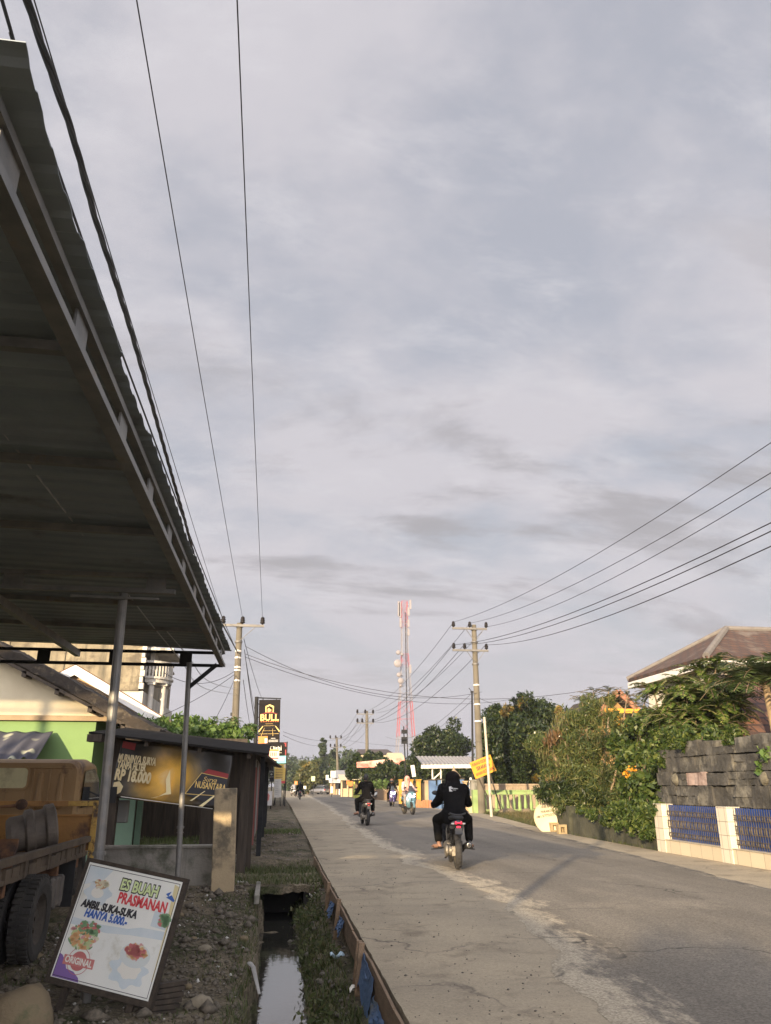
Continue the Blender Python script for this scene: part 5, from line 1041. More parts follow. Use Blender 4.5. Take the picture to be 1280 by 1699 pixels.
for q, (px, py) in enumerate(((935, 1384), (922, 1380))):
    p = gnd(px, py); m = MB(); s_ = .13; x, y, z = p.x, p.y, .0
    m.bx((x-s_, y, 0), (x-s_*.45, y+.2, 2*s_)); m.bx((x+s_*.45, y, 0), (x+s_, y+.2, 2*s_)); m.bx((x-s_*.45, y, 1.45*s_), (x+s_*.45, y+.2, 2*s_)); m.bx((x-s_*.45, y, 0), (x+s_*.45, y+.2, .35*s_)); m.bx((x-s_*.45, y+.15, .35*s_), (x+s_*.45, y+.2, 1.45*s_))
    o = m.build('hollow_block', mat('hollow_block_cement', (.36, .27, .14), (.28, .21, .12), 5, .9, .6), bevel=.008); tag(o, ['hollow cement block with a dark square hole in front of the large dish', 'cement block half hidden beside the large dish'][q], 'block')
# ================================================================ lime balustrade on a bank
lime = mat('lime_balustrade_paint', (.27, .37, .14), (.22, .31, .115), 1.5, .8, .2, 24, stain=((.20, .20, .11), 1.9, .60), streak=((.15, .16, .09), 5, .62))
YB = 42.0; bx0_ = at(795, 1340, YB).x; bx1_ = at(985, 1340, YB).x; zb0 = -.02; zb1 = 1.08
bl = empty('balustrade', (bx0_, YB, 0), 0, 'lime green concrete balustrade fence behind the white pole', 'fence')
m = MB(); m.bx((bx0_, YB, zb1-.18), (bx1_, YB+.22, zb1)); m.bx((bx0_, YB-.03, zb1), (bx1_, YB+.25, zb1+.05)); fb(m, 'top_rail', lime, bl, bevel=.01)
m = MB(); m.bx((bx0_, YB, zb0-.4), (bx1_, YB+.22, zb0+.20)); fb(m, 'plinth', lime, bl)
m = MB(); m.bx((bx0_-.30, YB-.05, -.3), (bx0_+.12, YB+.3, zb1+.06)); fb(m, 'end_post', lime, bl, bevel=.01)
for k in range(19):
    x = bx0_+.36+k*.315
    if x > bx1_: break
    m = MB(); c0 = Vector((x, YB+.11, zb0+.2)); m.lathe([(.075, 0), (.085, .06), (.095, .2), (.07, .45), (.055, .60), (.075, .66), (.085, .70)], c0, None, 4); fb(m, 'baluster', lime, bl)
# low patterned wall, clutter and light behind the balustrade
m = MB(); x0 = at(806, 1300, 47).x; x1 = at(905, 1300, 47).x; m.bx((x0, 47, -.2), (x1, 47.2, 1.35)); m.bx((x0-.05, 46.95, 1.35), (x1, 47.25, 1.45))
for k in range(26): m.bx((x0+.1+k*.16, 46.96, 1.05), (x0+.18+k*.16, 47, 1.25))
o = m.build('patterned_wall', mat('brown_patterned_wall', (.26, .20, .14), (.34, .27, .19), 4, .9, .5)); tag(o, 'low brown wall with a row of square holes behind the balustrade', 'wall')
m = MB(); a0 = at(818, 1302, 60).x; a1 = at(925, 1302, 60).x; m.bx((a0, 60, -.2), (a1, 60.2, 2.1)); 
for k in range(12): m.bx((a0+.2+k*.4, 59.97, .2), (a0+.3+k*.4, 60, 2.0))
o = m.build('white_yard_wall', white_p); tag(o, 'bright white yard wall seen below the mango tree', 'wall')
# white leaning pole and orange board
a = gnd(816, 1355); b = at(804, 1190, a.y+.4); m = MB(); m.tube([a-Vector((0, 0, .25)), a, b], [.07, .07, .06], 14); m.tube([b+(a-b)*.045, b+(a-b)*.06], [.075, .075], 14); o = m.build('white_pole', mat('worn_white_pole', (.46, .42, .34), (.38, .34, .27), 3, .6, .2, stain=((.30, .25, .18), 4, .6)), None, smooth=False); tag(o, 'leaning white pole standing in front of the orange warning board', 'pole')
orr = mat('orange_sign_paint', (.68, .32, .02), (.60, .27, .02), 1.2, .55)
ob_, w_, h_ = board('warning_board', [(779, 1266), (812.5, 1252.5), (825.5, 1278), (790.5, 1292.5)], 38.6, orr, 'tilted orange board with black slow down lettering behind the white pole')
lettering('KURANGI KECEPATAN', ob_, (0, .60*h_/2, .006), ink['black'], size=.2, width=.86*w_, bold=.004, extrude=.002, space=1.05)
lettering('SEKARANG', ob_, (0, .02*h_/2, .006), ink['black'], size=.24, width=.62*w_, bold=.006, extrude=.002)
lettering('RAWAN KECELAKAAN', ob_, (0, -.58*h_/2, .006), ink['dark_red'], size=.2, width=.84*w_, bold=.004, extrude=.002)
a = at(812, 1280, 38.66); b = at(832, 1345, 38.7); m = MB(); m.bar(a, b, .05, .06); a = at(795, 1292, 38.66); b = at(820, 1345, 38.7); m.bar(a, b, .05, .06); o = m.build('stake', wood_dk, ob_); o.matrix_parent_inverse = ob_.matrix_world.inverted()
w2, w_, h_ = board('small_white_sign', [(781, 1290), (785.5, 1291), (781.5, 1309), (776.5, 1308)], 46, white_p, 'small tilted white sign hung on the blue gate beside the orange board'); bars(w2, w_, h_, [(-.5, .5, .6-.25*k, .06) for k in range(6)], ink['grey'])
w3, w_, h_ = board('vertical_sign', [(682, 1270), (688.5, 1269), (690, 1288.5), (684, 1289.5)], 68, white_p, 'tall narrow white sign standing before the round dark tree'); bars(w3, w_, h_, [(-.6, .5, .5-.25*k, .04) for k in range(6)], ink['grey']); poly(w3, w_, h_, [blob(0, .72, .5, .14, 12)], ink['grey'])
m = MB(); c = at(687, 1290, 68); m.bar(c+Vector((0, .05, 0)), (c.x, 68.05, -.1), .06, .06); o = m.build('post', dark_steel, w3); o.matrix_parent_inverse = w3.matrix_world.inverted()
# ================================================================ painted gate posts, lantern pillar, car port
def post_thing(name, px0, px1, ytop, Y, mt, label, cat='gate post', group=None, capm=None):
    a = at(px0, 1320, Y); b = at(px1, 1320, Y); zt_ = at(px0, ytop, Y).z; m = MB(); m.bx((a.x, Y, -.1), (b.x, Y+.35, zt_)); root = empty(name, (a.x, Y, 0), 0, label, cat, group); o = m.build('shaft', mt, root, bevel=.02); o.location = -root.location
    m = MB(); m.bx((a.x-.04, Y-.04, zt_), (b.x+.04, Y+.39, zt_+.08)); o = m.build('cap', capm or mt, root, bevel=.01); o.location = -root.location
yg = mat('ochre_yellow_paint', (.58, .32, .04), (.50, .26, .04), 1.5, .7); bg_ = mat('blue_wall_paint', (.10, .18, .33), (.08, .14, .26), 1.5, .75, stain=((.2, .2, .2), 3, .63)); tanm = mat('tan_plaster', (.45, .33, .19), (.36, .26, .16), 2, .85, .3)
for k, (a, b) in enumerate(((663, 668), (681, 686), (692, 699))): post_thing('gate_post', a, b, 1295, 64-3*k, yg, ['ochre yellow gate post, farthest of the three, beside the woman in pink', 'ochre yellow gate post right behind the woman in pink', 'ochre yellow gate post, nearest of the three, beside the brown gate'][k], group='ochre gate posts')
for k, (a, b) in enumerate(((713, 724), (728, 733), (764, 771))): post_thing('gate_post', a, b, 1295-k, 52-2*k, bg_, ['wide blue gate post left of the near rider', 'narrow blue gate post hidden partly by the near rider', 'blue gate post right of the near rider below the lantern'][k], group='blue gate posts', capm=wood_dk)
post_thing('gate_post', 706, 712, 1297, 54, tanm, 'tan plaster post between the ochre and blue gate posts'); post_thing('gate_post', 771, 776, 1298, 45.5, tanm, 'tan plaster post next to the small oval dish'); post_thing('gate_post', 783, 795, 1296, 44, conc_old, 'grey cement post behind the orange warning board')
m = MB(); a = at(668, 1320, 66).x; b = at(713, 1320, 56).x; m.slab([(a, 66, 1.5), (b, 56, 1.5), (b, 56, -.1), (a, 66, -.1)], .06); o = m.build('brown_gate', mat('dark_brown_gate', (.07, .055, .04), (.11, .08, .055), 3, .8)); tag(o, 'dark brown board gate between the ochre posts', 'gate')
m = MB(); a = at(724, 1320, 51).x; b = at(780, 1320, 47.5).x; m.slab([(a, 51, 1.35), (b, 47.5, 1.35), (b, 47.5, -.1), (a, 51, -.1)], .06); o = m.build('blue_gate', bg_); tag(o, 'blue sheet gate behind the near rider', 'gate')
m = MB(); c = at(704, 1336, 52); 
for k in range(7): m.box((c.x-.55+.2*k, 52.1, .18+.04*math.sin(k*2)), (.22, .25, .55+.1*math.sin(k*3)), Matrix.Rotation(.1*k, 3, 'Z'))
o = m.build('clay_planter', mat('orange_clay', (.42, .20, .09), (.34, .17, .09), 4, .9, .5), bevel=.03); tag(o, 'orange clay planter wall at the foot of the ochre gate post', 'planter')
lc = at(755, 1300, 48); ln = empty('lantern_pillar', (lc.x, 48, 0), 0, 'tan garden lantern pillar with a pointed stone roof beside the blue gate', 'lantern')
m = MB(); m.bx((lc.x-.16, 48, -.1), (lc.x+.16, 48.32, 1.45)); fb(m, 'pillar', tanm, ln, bevel=.02)
m = MB(); c0 = Vector((lc.x, 48.16, 1.45)); m.lathe([(.0, 0), (.20, .0), (.27, .35), (.28, .42), (0, .42)], c0, Matrix.Rotation(R(45), 4, 'Z'), 4); fb(m, 'lamp_box', mat('lantern_cream', (.60, .48, .30), (.50, .38, .22), 4, .7), ln)
m = MB(); m.lathe([(.46, 0), (.42, .05), (.22, .25), (.10, .36), (.05, .50), (.02, .62), (0, .64)], c0+Vector((0, 0, .42)), Matrix.Rotation(R(45), 4, 'Z'), 8); fb(m, 'lamp_roof', mat('lantern_roof', (.24, .18, .11), (.30, .22, .14), 4, .8, .4), ln)
cp = empty('carport', (at(740, 1300, 60).x, 60, 0), 0, 'open carport with grey ribbed sheet roof and white beam', 'carport')
a = at(699, 1272, 58); b = at(800, 1268, 58); zc = a.z; m = MB(); m.bar((a.x, 58, zc), (b.x, 58, zc+.05), .12, .26); fb(m, 'beam', white_p, cp)
m = MB(); ztop = at(708, 1258, 62.5).z
def cr_(u, v):
    x = a.x+.05+(b.x-a.x)*u+.3*v; return (x, 58+4.5*v, zc+.16+(ztop-zc)*v+.03*math.cos(u*2*math.pi*16))
m.grid(cr_, 128, 3); fb(m, 'roof', mat('pale_grey_sheet', (.36, .34, .33), (.28, .27, .26), 2, .6, metal=.2), cp)
for px in (718, 732): c = at(px, 1290, 58.3); m = MB(); m.tube([(c.x, 58.3, -.1), (c.x, 58.3, zc)], .06, 8); fb(m, 'post', white_p, cp)
m = MB(); c = at(716, 1296, 58.3); d = at(733, 1280, 58.3); m.bar(c, d, .09, .09); fb(m, 'brace', white_p, cp)

# ================================================================ white house with hipped brown roof
wh = empty('white_house', (18, 29, 0), 0, 'large white house with brown hipped tile roof on the right', 'house')
e0 = at(1173, 1096, 26.0); ze = e0.z; e1_ = at(1061, 1126, 30.0); x0 = (e0.x+at(1061, 1126, 30).x)/2; yn, yf = 26.0, 31.2; rgx = at(1206, 1049, 28.6); xr = 29.0; zr_ = rgx.z
tilr = brick_mat('brown_roof_tiles', (.095, .048, .03), (.065, .036, .026), (.05, .035, .03), .34, .30, 'xy', .03, .8, .8, stain=((.15, .12, .095), 1.3, .58))
m = MB(); ov = x0; x0 = x0+.55; A = (ov, yn-.6, ze-.05); B = (xr, yn-.6, ze-.05); Cc = (xr, 28.6, zr_); D = (rgx.x, 28.6, zr_); E_ = (ov, yf+.6, ze-.05); F_ = (xr, yf+.6, ze-.05)
m.add([A, B, Cc, D, E_, F_], [(0, 1, 2, 3), (4, 0, 3), (5, 4, 3, 2)]); o = fb(m, 'roof', tilr, wh); sm = o.modifiers.new('t', 'SOLIDIFY'); sm.thickness = .12; sm.offset = 1
m = MB(); m.tube([Vector(A)+Vector((0, 0, .12)), Vector(D)+Vector((0, 0, .14))], .13, 8); m.tube([Vector(D)+Vector((0, 0, .14)), Vector(Cc)+Vector((0, 0, .14))], .12, 8); m.tube([Vector(E_)+Vector((0, 0, .12)), Vector(D)+Vector((0, 0, .14))], .12, 8); fb(m, 'ridge_cap', mat('grey_ridge_tile', (.14, .125, .11), (.18, .16, .14), 4, .9, .4), wh)
m = MB(); m.bx((ov-.03, yn-.64, ze-.32), (xr, yn-.58, ze-.08)); m.bx((ov-.03, yn-.58, ze-.32), (ov+.03, yf+.6, ze-.08)); fb(m, 'fascia', white_p, wh)
m = MB(); m.bx((ov+.03, yn-.58, ze-.30), (xr, yf+.58, ze-.26)); fb(m, 'soffit', mat('tan_soffit', (.34, .29, .21), (.40, .34, .25), 2, .8), wh)
wcr = mat('white_house_wall', (.72, .66, .54), (.66, .60, .48), 1.2, .8, .1, stain=((.5, .43, .32), 1.2, .66))
m = MB(); m.bx((x0, yn, -.2), (xr, yf, ze-.30)); fb(m, 'wall', wcr, wh)
for (ya, yb_) in ((27.0, 28.2), (29.2, 30.4)):
    m = MB(); m.bx((x0-.03, ya, 2.9), (x0+.02, yb_, 4.2)); fb(m, 'window', glass_dk, wh)
for xa_ in (17.2, 20.4, 23.6): m = MB(); m.bx((xa_, yn-.03, 2.8), (xa_+1.5, yn+.02, 4.1)); fb(m, 'window', glass_dk, wh)
# low house with rust red tiles in front
lh = empty('low_house', (15, 21, 0), 0, 'low house with steep rust red tiled roof beside the palm', 'house')
tr2 = brick_mat('rust_roof_tiles', (.16, .07, .045), (.21, .10, .06), (.06, .035, .03), .26, .22, 'xz', .03, .85, .9, stain=((.08, .05, .045), 1.1, .54))
a = at(1236, 1238, 18.6); b = at(1242, 1118, 22.0); m = MB(); m.add([(a.x-.2, 18.6, a.z), (22, 18.6, a.z), (22, 22.2, b.z), (b.x-.9, 22.2, b.z), (a.x-.2, 25.8, a.z), (22, 25.8, a.z)], [(0, 1, 2, 3), (4, 0, 3), (5, 4, 3, 2)]); o = fb(m, 'roof', tr2, lh); sm = o.modifiers.new('t', 'SOLIDIFY'); sm.thickness = .1
m = MB(); m.bx((a.x+.3, 19.0, -.2), (21.6, 25.4, a.z)); fb(m, 'wall', cream_p, lh)
# small ornate house with orange trim
og = empty('small_gable_house', (at(1030, 1180, 40).x, 40, 0), 0, 'small dark roofed house with orange gable trim behind the bushes', 'house')
a = at(1019, 1151, 40); b = at(1062, 1204, 40); c = at(985, 1196, 40); m = MB(); m.slab([(a.x, 39.5, a.z), (b.x+1.5, 39.5, b.z-1.0), (b.x+1.5, 46, b.z-1.0), (a.x, 46, a.z)], .12); m.slab([(a.x, 46, a.z), (2*a.x-b.x-1.5, 46, b.z-1.0), (2*a.x-b.x-1.5, 39.5, b.z-1.0), (a.x, 39.5, a.z)], .12); fb(m, 'roof', tile_dk, og)
m = MB(); m.bar((a.x, 39.4, a.z+.05), (b.x+1.5, 39.4, b.z-.95), .1, .28); m.bar((a.x, 39.4, a.z+.05), (2*a.x-b.x-1.5, 39.4, b.z-.95), .1, .28); fb(m, 'bargeboard', mat('brick_red_trim', (.30, .12, .07), (.36, .17, .1), 3, .8), og)
m = MB(); m.add([(a.x, 40, a.z-.3), (b.x+1, 40, b.z-1.0), (2*a.x-b.x-1, 40, b.z-1.0)], [(0, 1, 2)]); m.bx((2*a.x-b.x-.8, 40.01, -.2), (b.x+.8, 46, b.z-.9)); fb(m, 'wall', mat('ochre_wall', (.36, .22, .08), (.28, .17, .07), 2, .8), og)
m = MB(); m.bar((a.x-.9, 39.3, a.z-.95), (a.x+1.3, 39.3, a.z-.95), .1, .22); m.bar((a.x-.3, 39.3, a.z-.95), (a.x-.3, 39.3, a.z-1.7), .3, .1); fb(m, 'trim', mat('orange_trim', (.70, .34, .03), (.6, .28, .03), 2, .7), og)

# ================================================================ far right side: stalls, houses, banners
def house(name, pxl, pxr, yr, ye, Y, depth, wall_m, roof_m, label):
    a = at(pxl, ye, Y); b = at(pxr, ye, Y); zr__ = at(pxl, yr, Y+depth/2).z; root = empty(name, ((a.x+b.x)/2, Y, 0), 0, label, 'house')
    m = MB(); m.bx((a.x+.4, Y, -.2), (b.x-.4, Y+depth, a.z)); fb(m, 'wall', wall_m, root)
    m = MB(); i_ = (b.x-a.x)*.12; m.add([(a.x, Y-.4, a.z), (b.x, Y-.4, a.z), (b.x-i_, Y+depth/2, zr__), (a.x+i_, Y+depth/2, zr__), (b.x, Y+depth+.4, a.z), (a.x, Y+depth+.4, a.z)], [(0, 1, 2, 3), (1, 4, 2), (4, 5, 3, 2), (5, 0, 3)]); fb(m, 'roof', roof_m, root)
    m = MB(); n = 3
    for k in range(n): xx = a.x+.4+(b.x-a.x-.8)*(k+.5)/n; m.bx((xx-.5, Y-.03, a.z*.35), (xx+.5, Y+.02, a.z*.75))
    fb(m, 'window', glass_dk, root); return root
house('far_house', 592, 657, 1243, 1252, 122, 8, cream_p, mat('dark_brown_roof', (.06, .045, .045), (.09, .07, .065), 2, .85), 'distant house with a dark brown roof above the bushy tree')
house('far_house', 644, 676, 1249, 1262, 112, 6, mat('cream_far_wall', (.66, .54, .32), (.6, .5, .3), 2, .8), mat('cream_far_roof', (.55, .45, .28), None), 'cream coloured upper storey left of the tower base')
house('far_house', 556, 580, 1278, 1291, 125, 7, white_p, mat('grey_far_roof', (.30, .31, .33), (.24, .25, .27), 2, .7), 'small distant house with a grey gabled roof behind the stalls')
rw_ = mat('red_white_strip', (.62, .50, .38), (.55, .12, .08), 1.1, .7)
m = MB(); a = at(592, 1268, 90); b = at(672, 1262, 90); m.slab([(a.x, 90, a.z+.2), (b.x, 90, b.z+.3), (b.x, 89.7, b.z-.7), (a.x, 89.7, a.z-.4)], .08); o = m.build('red_white_banner', rw_); tag(o, 'ragged red and cream banner stretched between the trees below the tower', 'banner')
def stall(pxl, pxr, ytop, Y, mats, label, rnd=None):
    a = at(pxl, 1318, Y); b = at(pxr, 1318, Y); z = at(pxl, ytop, Y).z; root = empty('roadside_stall', ((a.x+b.x)/2, Y, 0), 0, label, 'stall', 'small stalls along the far road')
    m = MB(); m.slab([(a.x-.3, Y-.6, z-.2), (b.x+.3, Y-.6, z-.2), (b.x+.3, Y+2.2, z+.45), (a.x-.3, Y+2.2, z+.45)], .06); fb(m, 'roof', mats[0], root)
    for x in (a.x, (a.x+b.x)/2, b.x): m = MB(); m.bx((x-.09, Y, -.1), (x+.09, Y+.15, z)); fb(m, 'post', mats[1], root)
    m = MB(); m.bx((a.x+.1, Y+.2, -.1), (b.x-.1, Y+.3, 1.0)); fb(m, 'counter', mats[1], root)
    m = MB(); m.bx((a.x, Y+2.0, -.1), (b.x, Y+2.1, z+.2)); fb(m, 'back_wall', mats[2], root)
    if rnd: m = MB(); m.lathe([(0, 0), (rnd, 0), (rnd, .05), (0, .05)], ((a.x+b.x)/2+.3, Y-.3, z-rnd*.9), Matrix.Rotation(R(90), 4, 'X'), 20); fb(m, 'round_sign', ink['orange'], root)
stall(549, 561, 1296, 125, (white_p, tanm, wood_md), 'tiny white tent stall left of the farthest pole')
stall(567, 587, 1291, 100, (mat('cream_stall', (.55, .48, .34), None), mat('cream_stall_post', (.52, .42, .26), None), wood_dk), 'cream stall with a round orange sign', .5)
stall(588, 606, 1290, 92, (ink['cream'], mat('yellow_green_post', (.50, .50, .10), None), wood_md), 'yellow green stall beside the cream stall')
for (pxs, Y, mt, lab) in (([(549, 1279), (557, 1279), (556.5, 1290), (549, 1290)], 118, ink['ivory'], 'square white sign before the farthest pole'), ([(541, 1286), (545.5, 1286), (545.5, 1294), (541, 1294)], 118, ink['ivory'], 'small white sign left of the square white sign'), ([(517, 1288), (522, 1288), (524, 1296), (517, 1296)], 110, ink['lime'], 'small lime green sign above the far car'), ([(549.5, 1305), (553, 1305), (552.5, 1316), (548.5, 1316)], 100, ink['ivory'], 'little white sandwich board by the far stalls'), ([(489, 1296), (494, 1296), (494, 1302), (489, 1302)], 105, ink['orange'], 'small red and white sign left of the far rider'), ([(504, 1304), (508.5, 1304), (508.5, 1309), (504, 1309)], 105, ink['ivory'], 'little white sign right of the far rider')):
    bo_, w_, h_ = board('roadside_sign', pxs, Y, mt, lab, group='small far signs'); bars(bo_, w_, h_, [(-.6, .6, .3, .08), (-.5, .4, -.2, .08)], ink['grey'])
    c = at((pxs[2][0]+pxs[3][0])/2, pxs[2][1], Y+.06); m = MB(); m.bar(c, (c.x, c.y, -.1), .07, .07); o = m.build('post', dark_steel, bo_); o.matrix_parent_inverse = bo_.matrix_world.inverted()
# rocks and rubble at the foot of the balustrade
for q, (px, py) in enumerate(((845, 1352), (872, 1351), (832, 1356), (890, 1352))):
    p = at(px, py, 40.5); rock('bank_rock', (p.x, 40.5-.2*q, .06), (.34-.05*q, .3, .2), 31+q, ['brown rock left of centre at the foot of the balustrade', 'brown rock right of centre at the foot of the balustrade', 'small rock beside the white pole', 'small rock near the large dish'][q], 'rock', 'rocks below the balustrade', n=14, k=8)
# ================================================================ vegetation
bark = mat('bark', (.09, .065, .04), (.15, .11, .075), 3, .95, .8, 14, stretch=(1, 1, .3)); bark_p = mat('pale_bark', (.30, .22, .13), (.20, .14, .085), 4, .95, .8, 14)
L_dark = leaf_mat('dark_glossy_leaf', [(.008, .017, .005), (.014, .027, .008), (.026, .043, .011), (.062, .078, .02)], .42, .18)
L_mid = leaf_mat('mid_green_leaf', [(.022, .042, .010), (.042, .072, .016), (.078, .115, .026), (.155, .18, .045)], .45, .35)
L_feather = leaf_mat('feathery_leaf', [(.038, .060, .017), (.066, .095, .026), (.11, .138, .038), (.21, .195, .06)], .5, .35)
L_light = leaf_mat('light_green_leaf', [(.06, .11, .025), (.10, .17, .04), (.15, .23, .06), (.20, .26, .09)], .45, .4)
L_yel = leaf_mat('yellow_leaf', [(.18, .17, .04), (.26, .20, .05), (.20, .09, .03)], .5, .35)
L_frond = leaf_mat('frond_leaf', [(.05, .09, .017), (.09, .145, .028), (.15, .20, .04), (.22, .24, .06)], .4, .35)
L_flower = leaf_mat('white_flower', [(.75, .72, .6), (.7, .66, .5)], .6, .3); L_orange = leaf_mat('orange_flower', [(.75, .38, .03), (.70, .28, .02)], .6, .3)
L_far = leaf_mat('far_foliage', [(.022, .040, .018), (.035, .058, .024), (.055, .08, .03), (.085, .10, .04)], .6, .25)
def crown(name, parent, C, r, n, size, asp, mt, shell=.5, droop=0.0, squash=1.0, outw=.0):
    P, d = clump_points(C, r, n, shell, squash); V, F = leaf_quads(P, size, asp, droop, d*outw if outw else None)
    o = raw_mesh(name, V, F, mt, parent); o.location = -parent.location; return o
def pxc(lst):                                         # [(px,py,Y,r)] -> world clump centres
    return np.array([tuple(at(a, b, c)) for a, b, c, _ in lst]), np.array([q[3] for q in lst])
def sub_clumps(C, r, k, seed, f=.42):
    rg = np.random.default_rng(seed); CC = []; rr = []
    for c, q in zip(C, r):
        for _ in range(k):
            d = rg.normal(size=3); d /= np.linalg.norm(d); CC.append(c+d*q*(.35+.55*rg.random())); rr.append(q*f*(.7+.6*rg.random()))
    return np.array(CC), np.array(rr)
def tree(name, base, label, cat, C, r, n, size, mt, asp=.42, droop=.3, trunk_r=.2, group=None, seed=1, k=9, f=.42, shell=.45, bark_=None, tips=6):
    root = empty(name, base, 0, label, cat, group); CC, rr = sub_clumps(C, r, k, seed, f); crown('crown', root, CC, rr, n, size, asp, mt, shell, droop)
    tip = [tuple(Vector(CC[i])-root.location) for i in np.random.default_rng(seed).choice(len(CC), min(tips, len(CC)), False)]
    top = np.mean(C, 0); limb_trunk((0, 0, -.3), tuple(Vector(top)*.6-root.location*.6+Vector((0, 0, (top[2]-base[2])*.1))), trunk_r, tip, bark_ or bark, root, seed); return root
# mango tree behind the balustrade
C, r = pxc([(838, 1212, 51, 1.75), (872, 1190, 53, 1.5), (905, 1205, 53, 1.75), (930, 1232, 52, 1.6), (850, 1258, 50, 1.65), (900, 1262, 51, 1.75), (822, 1232, 50, 1.2), (866, 1232, 49.5, 1.7), (925, 1272, 52, 1.2), (822, 1186, 52, .8), (824, 1270, 50, 1.0), (845, 1285, 50, 1.2), (880, 1288, 50.5, 1.2), (915, 1290, 51, 1.2), (812, 1210, 51, .8)])
mg_ = tree('mango_tree', (at(880, 1300, 51.5).x, 51.5, 0), 'broad dark glossy mango tree behind the lime balustrade', 'tree', C, r, 50000, .31, L_dark, .34, .55, .26, seed=3, k=14, f=.45)
Cy, ry = pxc([(842, 1180, 50, .45), (868, 1166, 52, .5), (934, 1192, 51.5, .6), (836, 1188, 49, .35), (890, 1290, 49.5, .35)]); CC, rr = sub_clumps(Cy, ry, 4, 4, .6); crown('young_leaves', mg_, CC, rr, 1300, .26, .28, L_yel, .3, .5)
# round tree behind the carport
C, r = pxc([(733, 1218, 72, 1.9), (712, 1240, 72, 1.6), (757, 1238, 71, 1.7), (735, 1252, 70, 1.9), (700, 1262, 72, 1.3), (766, 1262, 72, 1.4), (720, 1275, 70, 1.4), (750, 1278, 70, 1.4)])
tree('round_tree', (at(735, 1300, 72).x, 72, 0), 'dark rounded tree behind the carport, right of the tower', 'tree', C, r, 20000, .30, L_dark, .4, .25, .25, seed=5, k=11, f=.42)
# small trees round the far house
C, r = pxc([(600, 1267, 92, 1.2), (620, 1262, 93, 1.15), (636, 1268, 92, 1.05), (590, 1278, 92, 1.1), (610, 1284, 91, 1.2)]); tree('bushy_tree', (at(610, 1300, 93).x, 93, 0), 'dark green bushy tree around the middle concrete pole', 'tree', C, r, 8000, .42, L_dark, .5, .1, .2, seed=7)
C, r = pxc([(640, 1282, 88, 1.3), (655, 1288, 88, 1.2), (625, 1290, 88, 1.1), (668, 1280, 86, 1.2), (680, 1284, 84, 1.0)]); tree('bushy_tree', (at(652, 1300, 88).x, 88, 0), 'low dark bushy tree below the red and cream banner', 'tree', C, r, 7000, .38, L_dark, .5, .1, .18, seed=8)
C, r = pxc([(630, 1302, 86, .55), (640, 1301, 86, .5), (622, 1304, 86, .5)]); tree('green_shrub', (at(631, 1306, 86).x, 86, 0), 'bright green low shrub beside the parked white scooter', 'shrub', C, r, 1500, .25, L_light, .5, .1, .05, seed=9)
m = MB(); x0 = at(605, 1312, 84).x; x1 = at(662, 1312, 76).x
for k in range(40): t = k/40; m.bx((x0+(x1-x0)*t, 84-8*t, -.1), (x0+(x1-x0)*t+.12, 84-8*t+.06, .95+.25*math.sin(k*2.7)*.4))
o = m.build('stick_fence', wood_md); tag(o, 'rough brown stick fence below the bright green shrub', 'fence')
# tall narrow tree and its neighbours
C, r = pxc([(535, 1236, 172, .75), (535, 1250, 172, .95), (535, 1264, 172, 1.1), (536, 1278, 172, 1.3), (540, 1240, 173, .5), (540, 1255, 173, .7), (534.5, 1227, 172, .5), (540, 1230, 173, .35)]); tree('narrow_tree', (at(537, 1300, 172).x, 172, 0), 'tall narrow columnar tree far down the road', 'tree', C, r, 5000, .55, L_far, .5, .1, .2, seed=11, k=7)
C, r = pxc([(551, 1255, 180, 1.5), (556, 1262, 180, 1.3), (548, 1266, 180, 1.3)]); tree('small_far_tree', (at(551, 1300, 180).x, 180, 0), 'small open tree just right of the tall narrow tree', 'tree', C, r, 1800, .6, L_far, .5, .1, .25, seed=12)
C, r = pxc([(512, 1284, 130, 2.2), (506, 1293, 130, 2.0), (519, 1292, 130, 2.0), (512, 1276, 131, 1.4)]); fl = tree('flowering_bush', (at(512, 1303, 130).x, 130, 0), 'rounded olive green bush with orange tips behind the far car', 'bush', C, r, 5200, .5, leaf_mat('olive_leaf', [(.05, .065, .02), (.085, .095, .03), (.13, .12, .04)], .5, .3), .5, .1, .2, seed=13)
Cc, rr = pxc([(512, 1273, 130, .9), (506, 1278, 130, .7)]); crown('blossom', fl, Cc, rr, 220, .45, .5, L_yel)
for q, (px, py, Y, rad, n) in enumerate(((530, 1284, 160, 3.6, 4200), (550, 1284, 165, 3.4, 4200), (568, 1282, 170, 3.6, 4200), (497, 1280, 210, 4.8, 3600), (483, 1284, 230, 5, 3600), (580, 1272, 190, 3.6, 2600))):
    C, r = pxc([(px, py, Y, rad), (px-6, py+8, Y, rad*.8), (px+6, py+8, Y, rad*.8)]); tree('far_tree', (at(px, 1302, Y).x, Y, 0), ['dark far tree directly under the tall narrow tree', 'dark far tree behind the square white sign', 'dark far tree right of the farthest pole', 'hazy far tree behind the far rider', 'hazy far tree beside the yellow menu sign', 'pale far tree left of the dark brown roof'][q], 'tree', C, r, n, .75, L_far, .5, .1, .3, 'far trees at the end of the road', 20+q, 6)
# far woodland, one mass
rg = np.random.default_rng(44); cx = rg.uniform(-320, 420, 520); cyy = rg.uniform(330, 430, 520)+np.abs(cx-40)*.15; cz = rg.uniform(1, 8.5, 520)+2.5*np.sin(cx*.03); C = np.stack([cx, cyy, cz], 1)
P, d = clump_points(C, rg.uniform(4, 7.5, 520), 42000, .5); V, F = leaf_quads(P, 1.7, .6); o = raw_mesh('far_woodland', V, F, L_far); tag(o, kind='stuff')
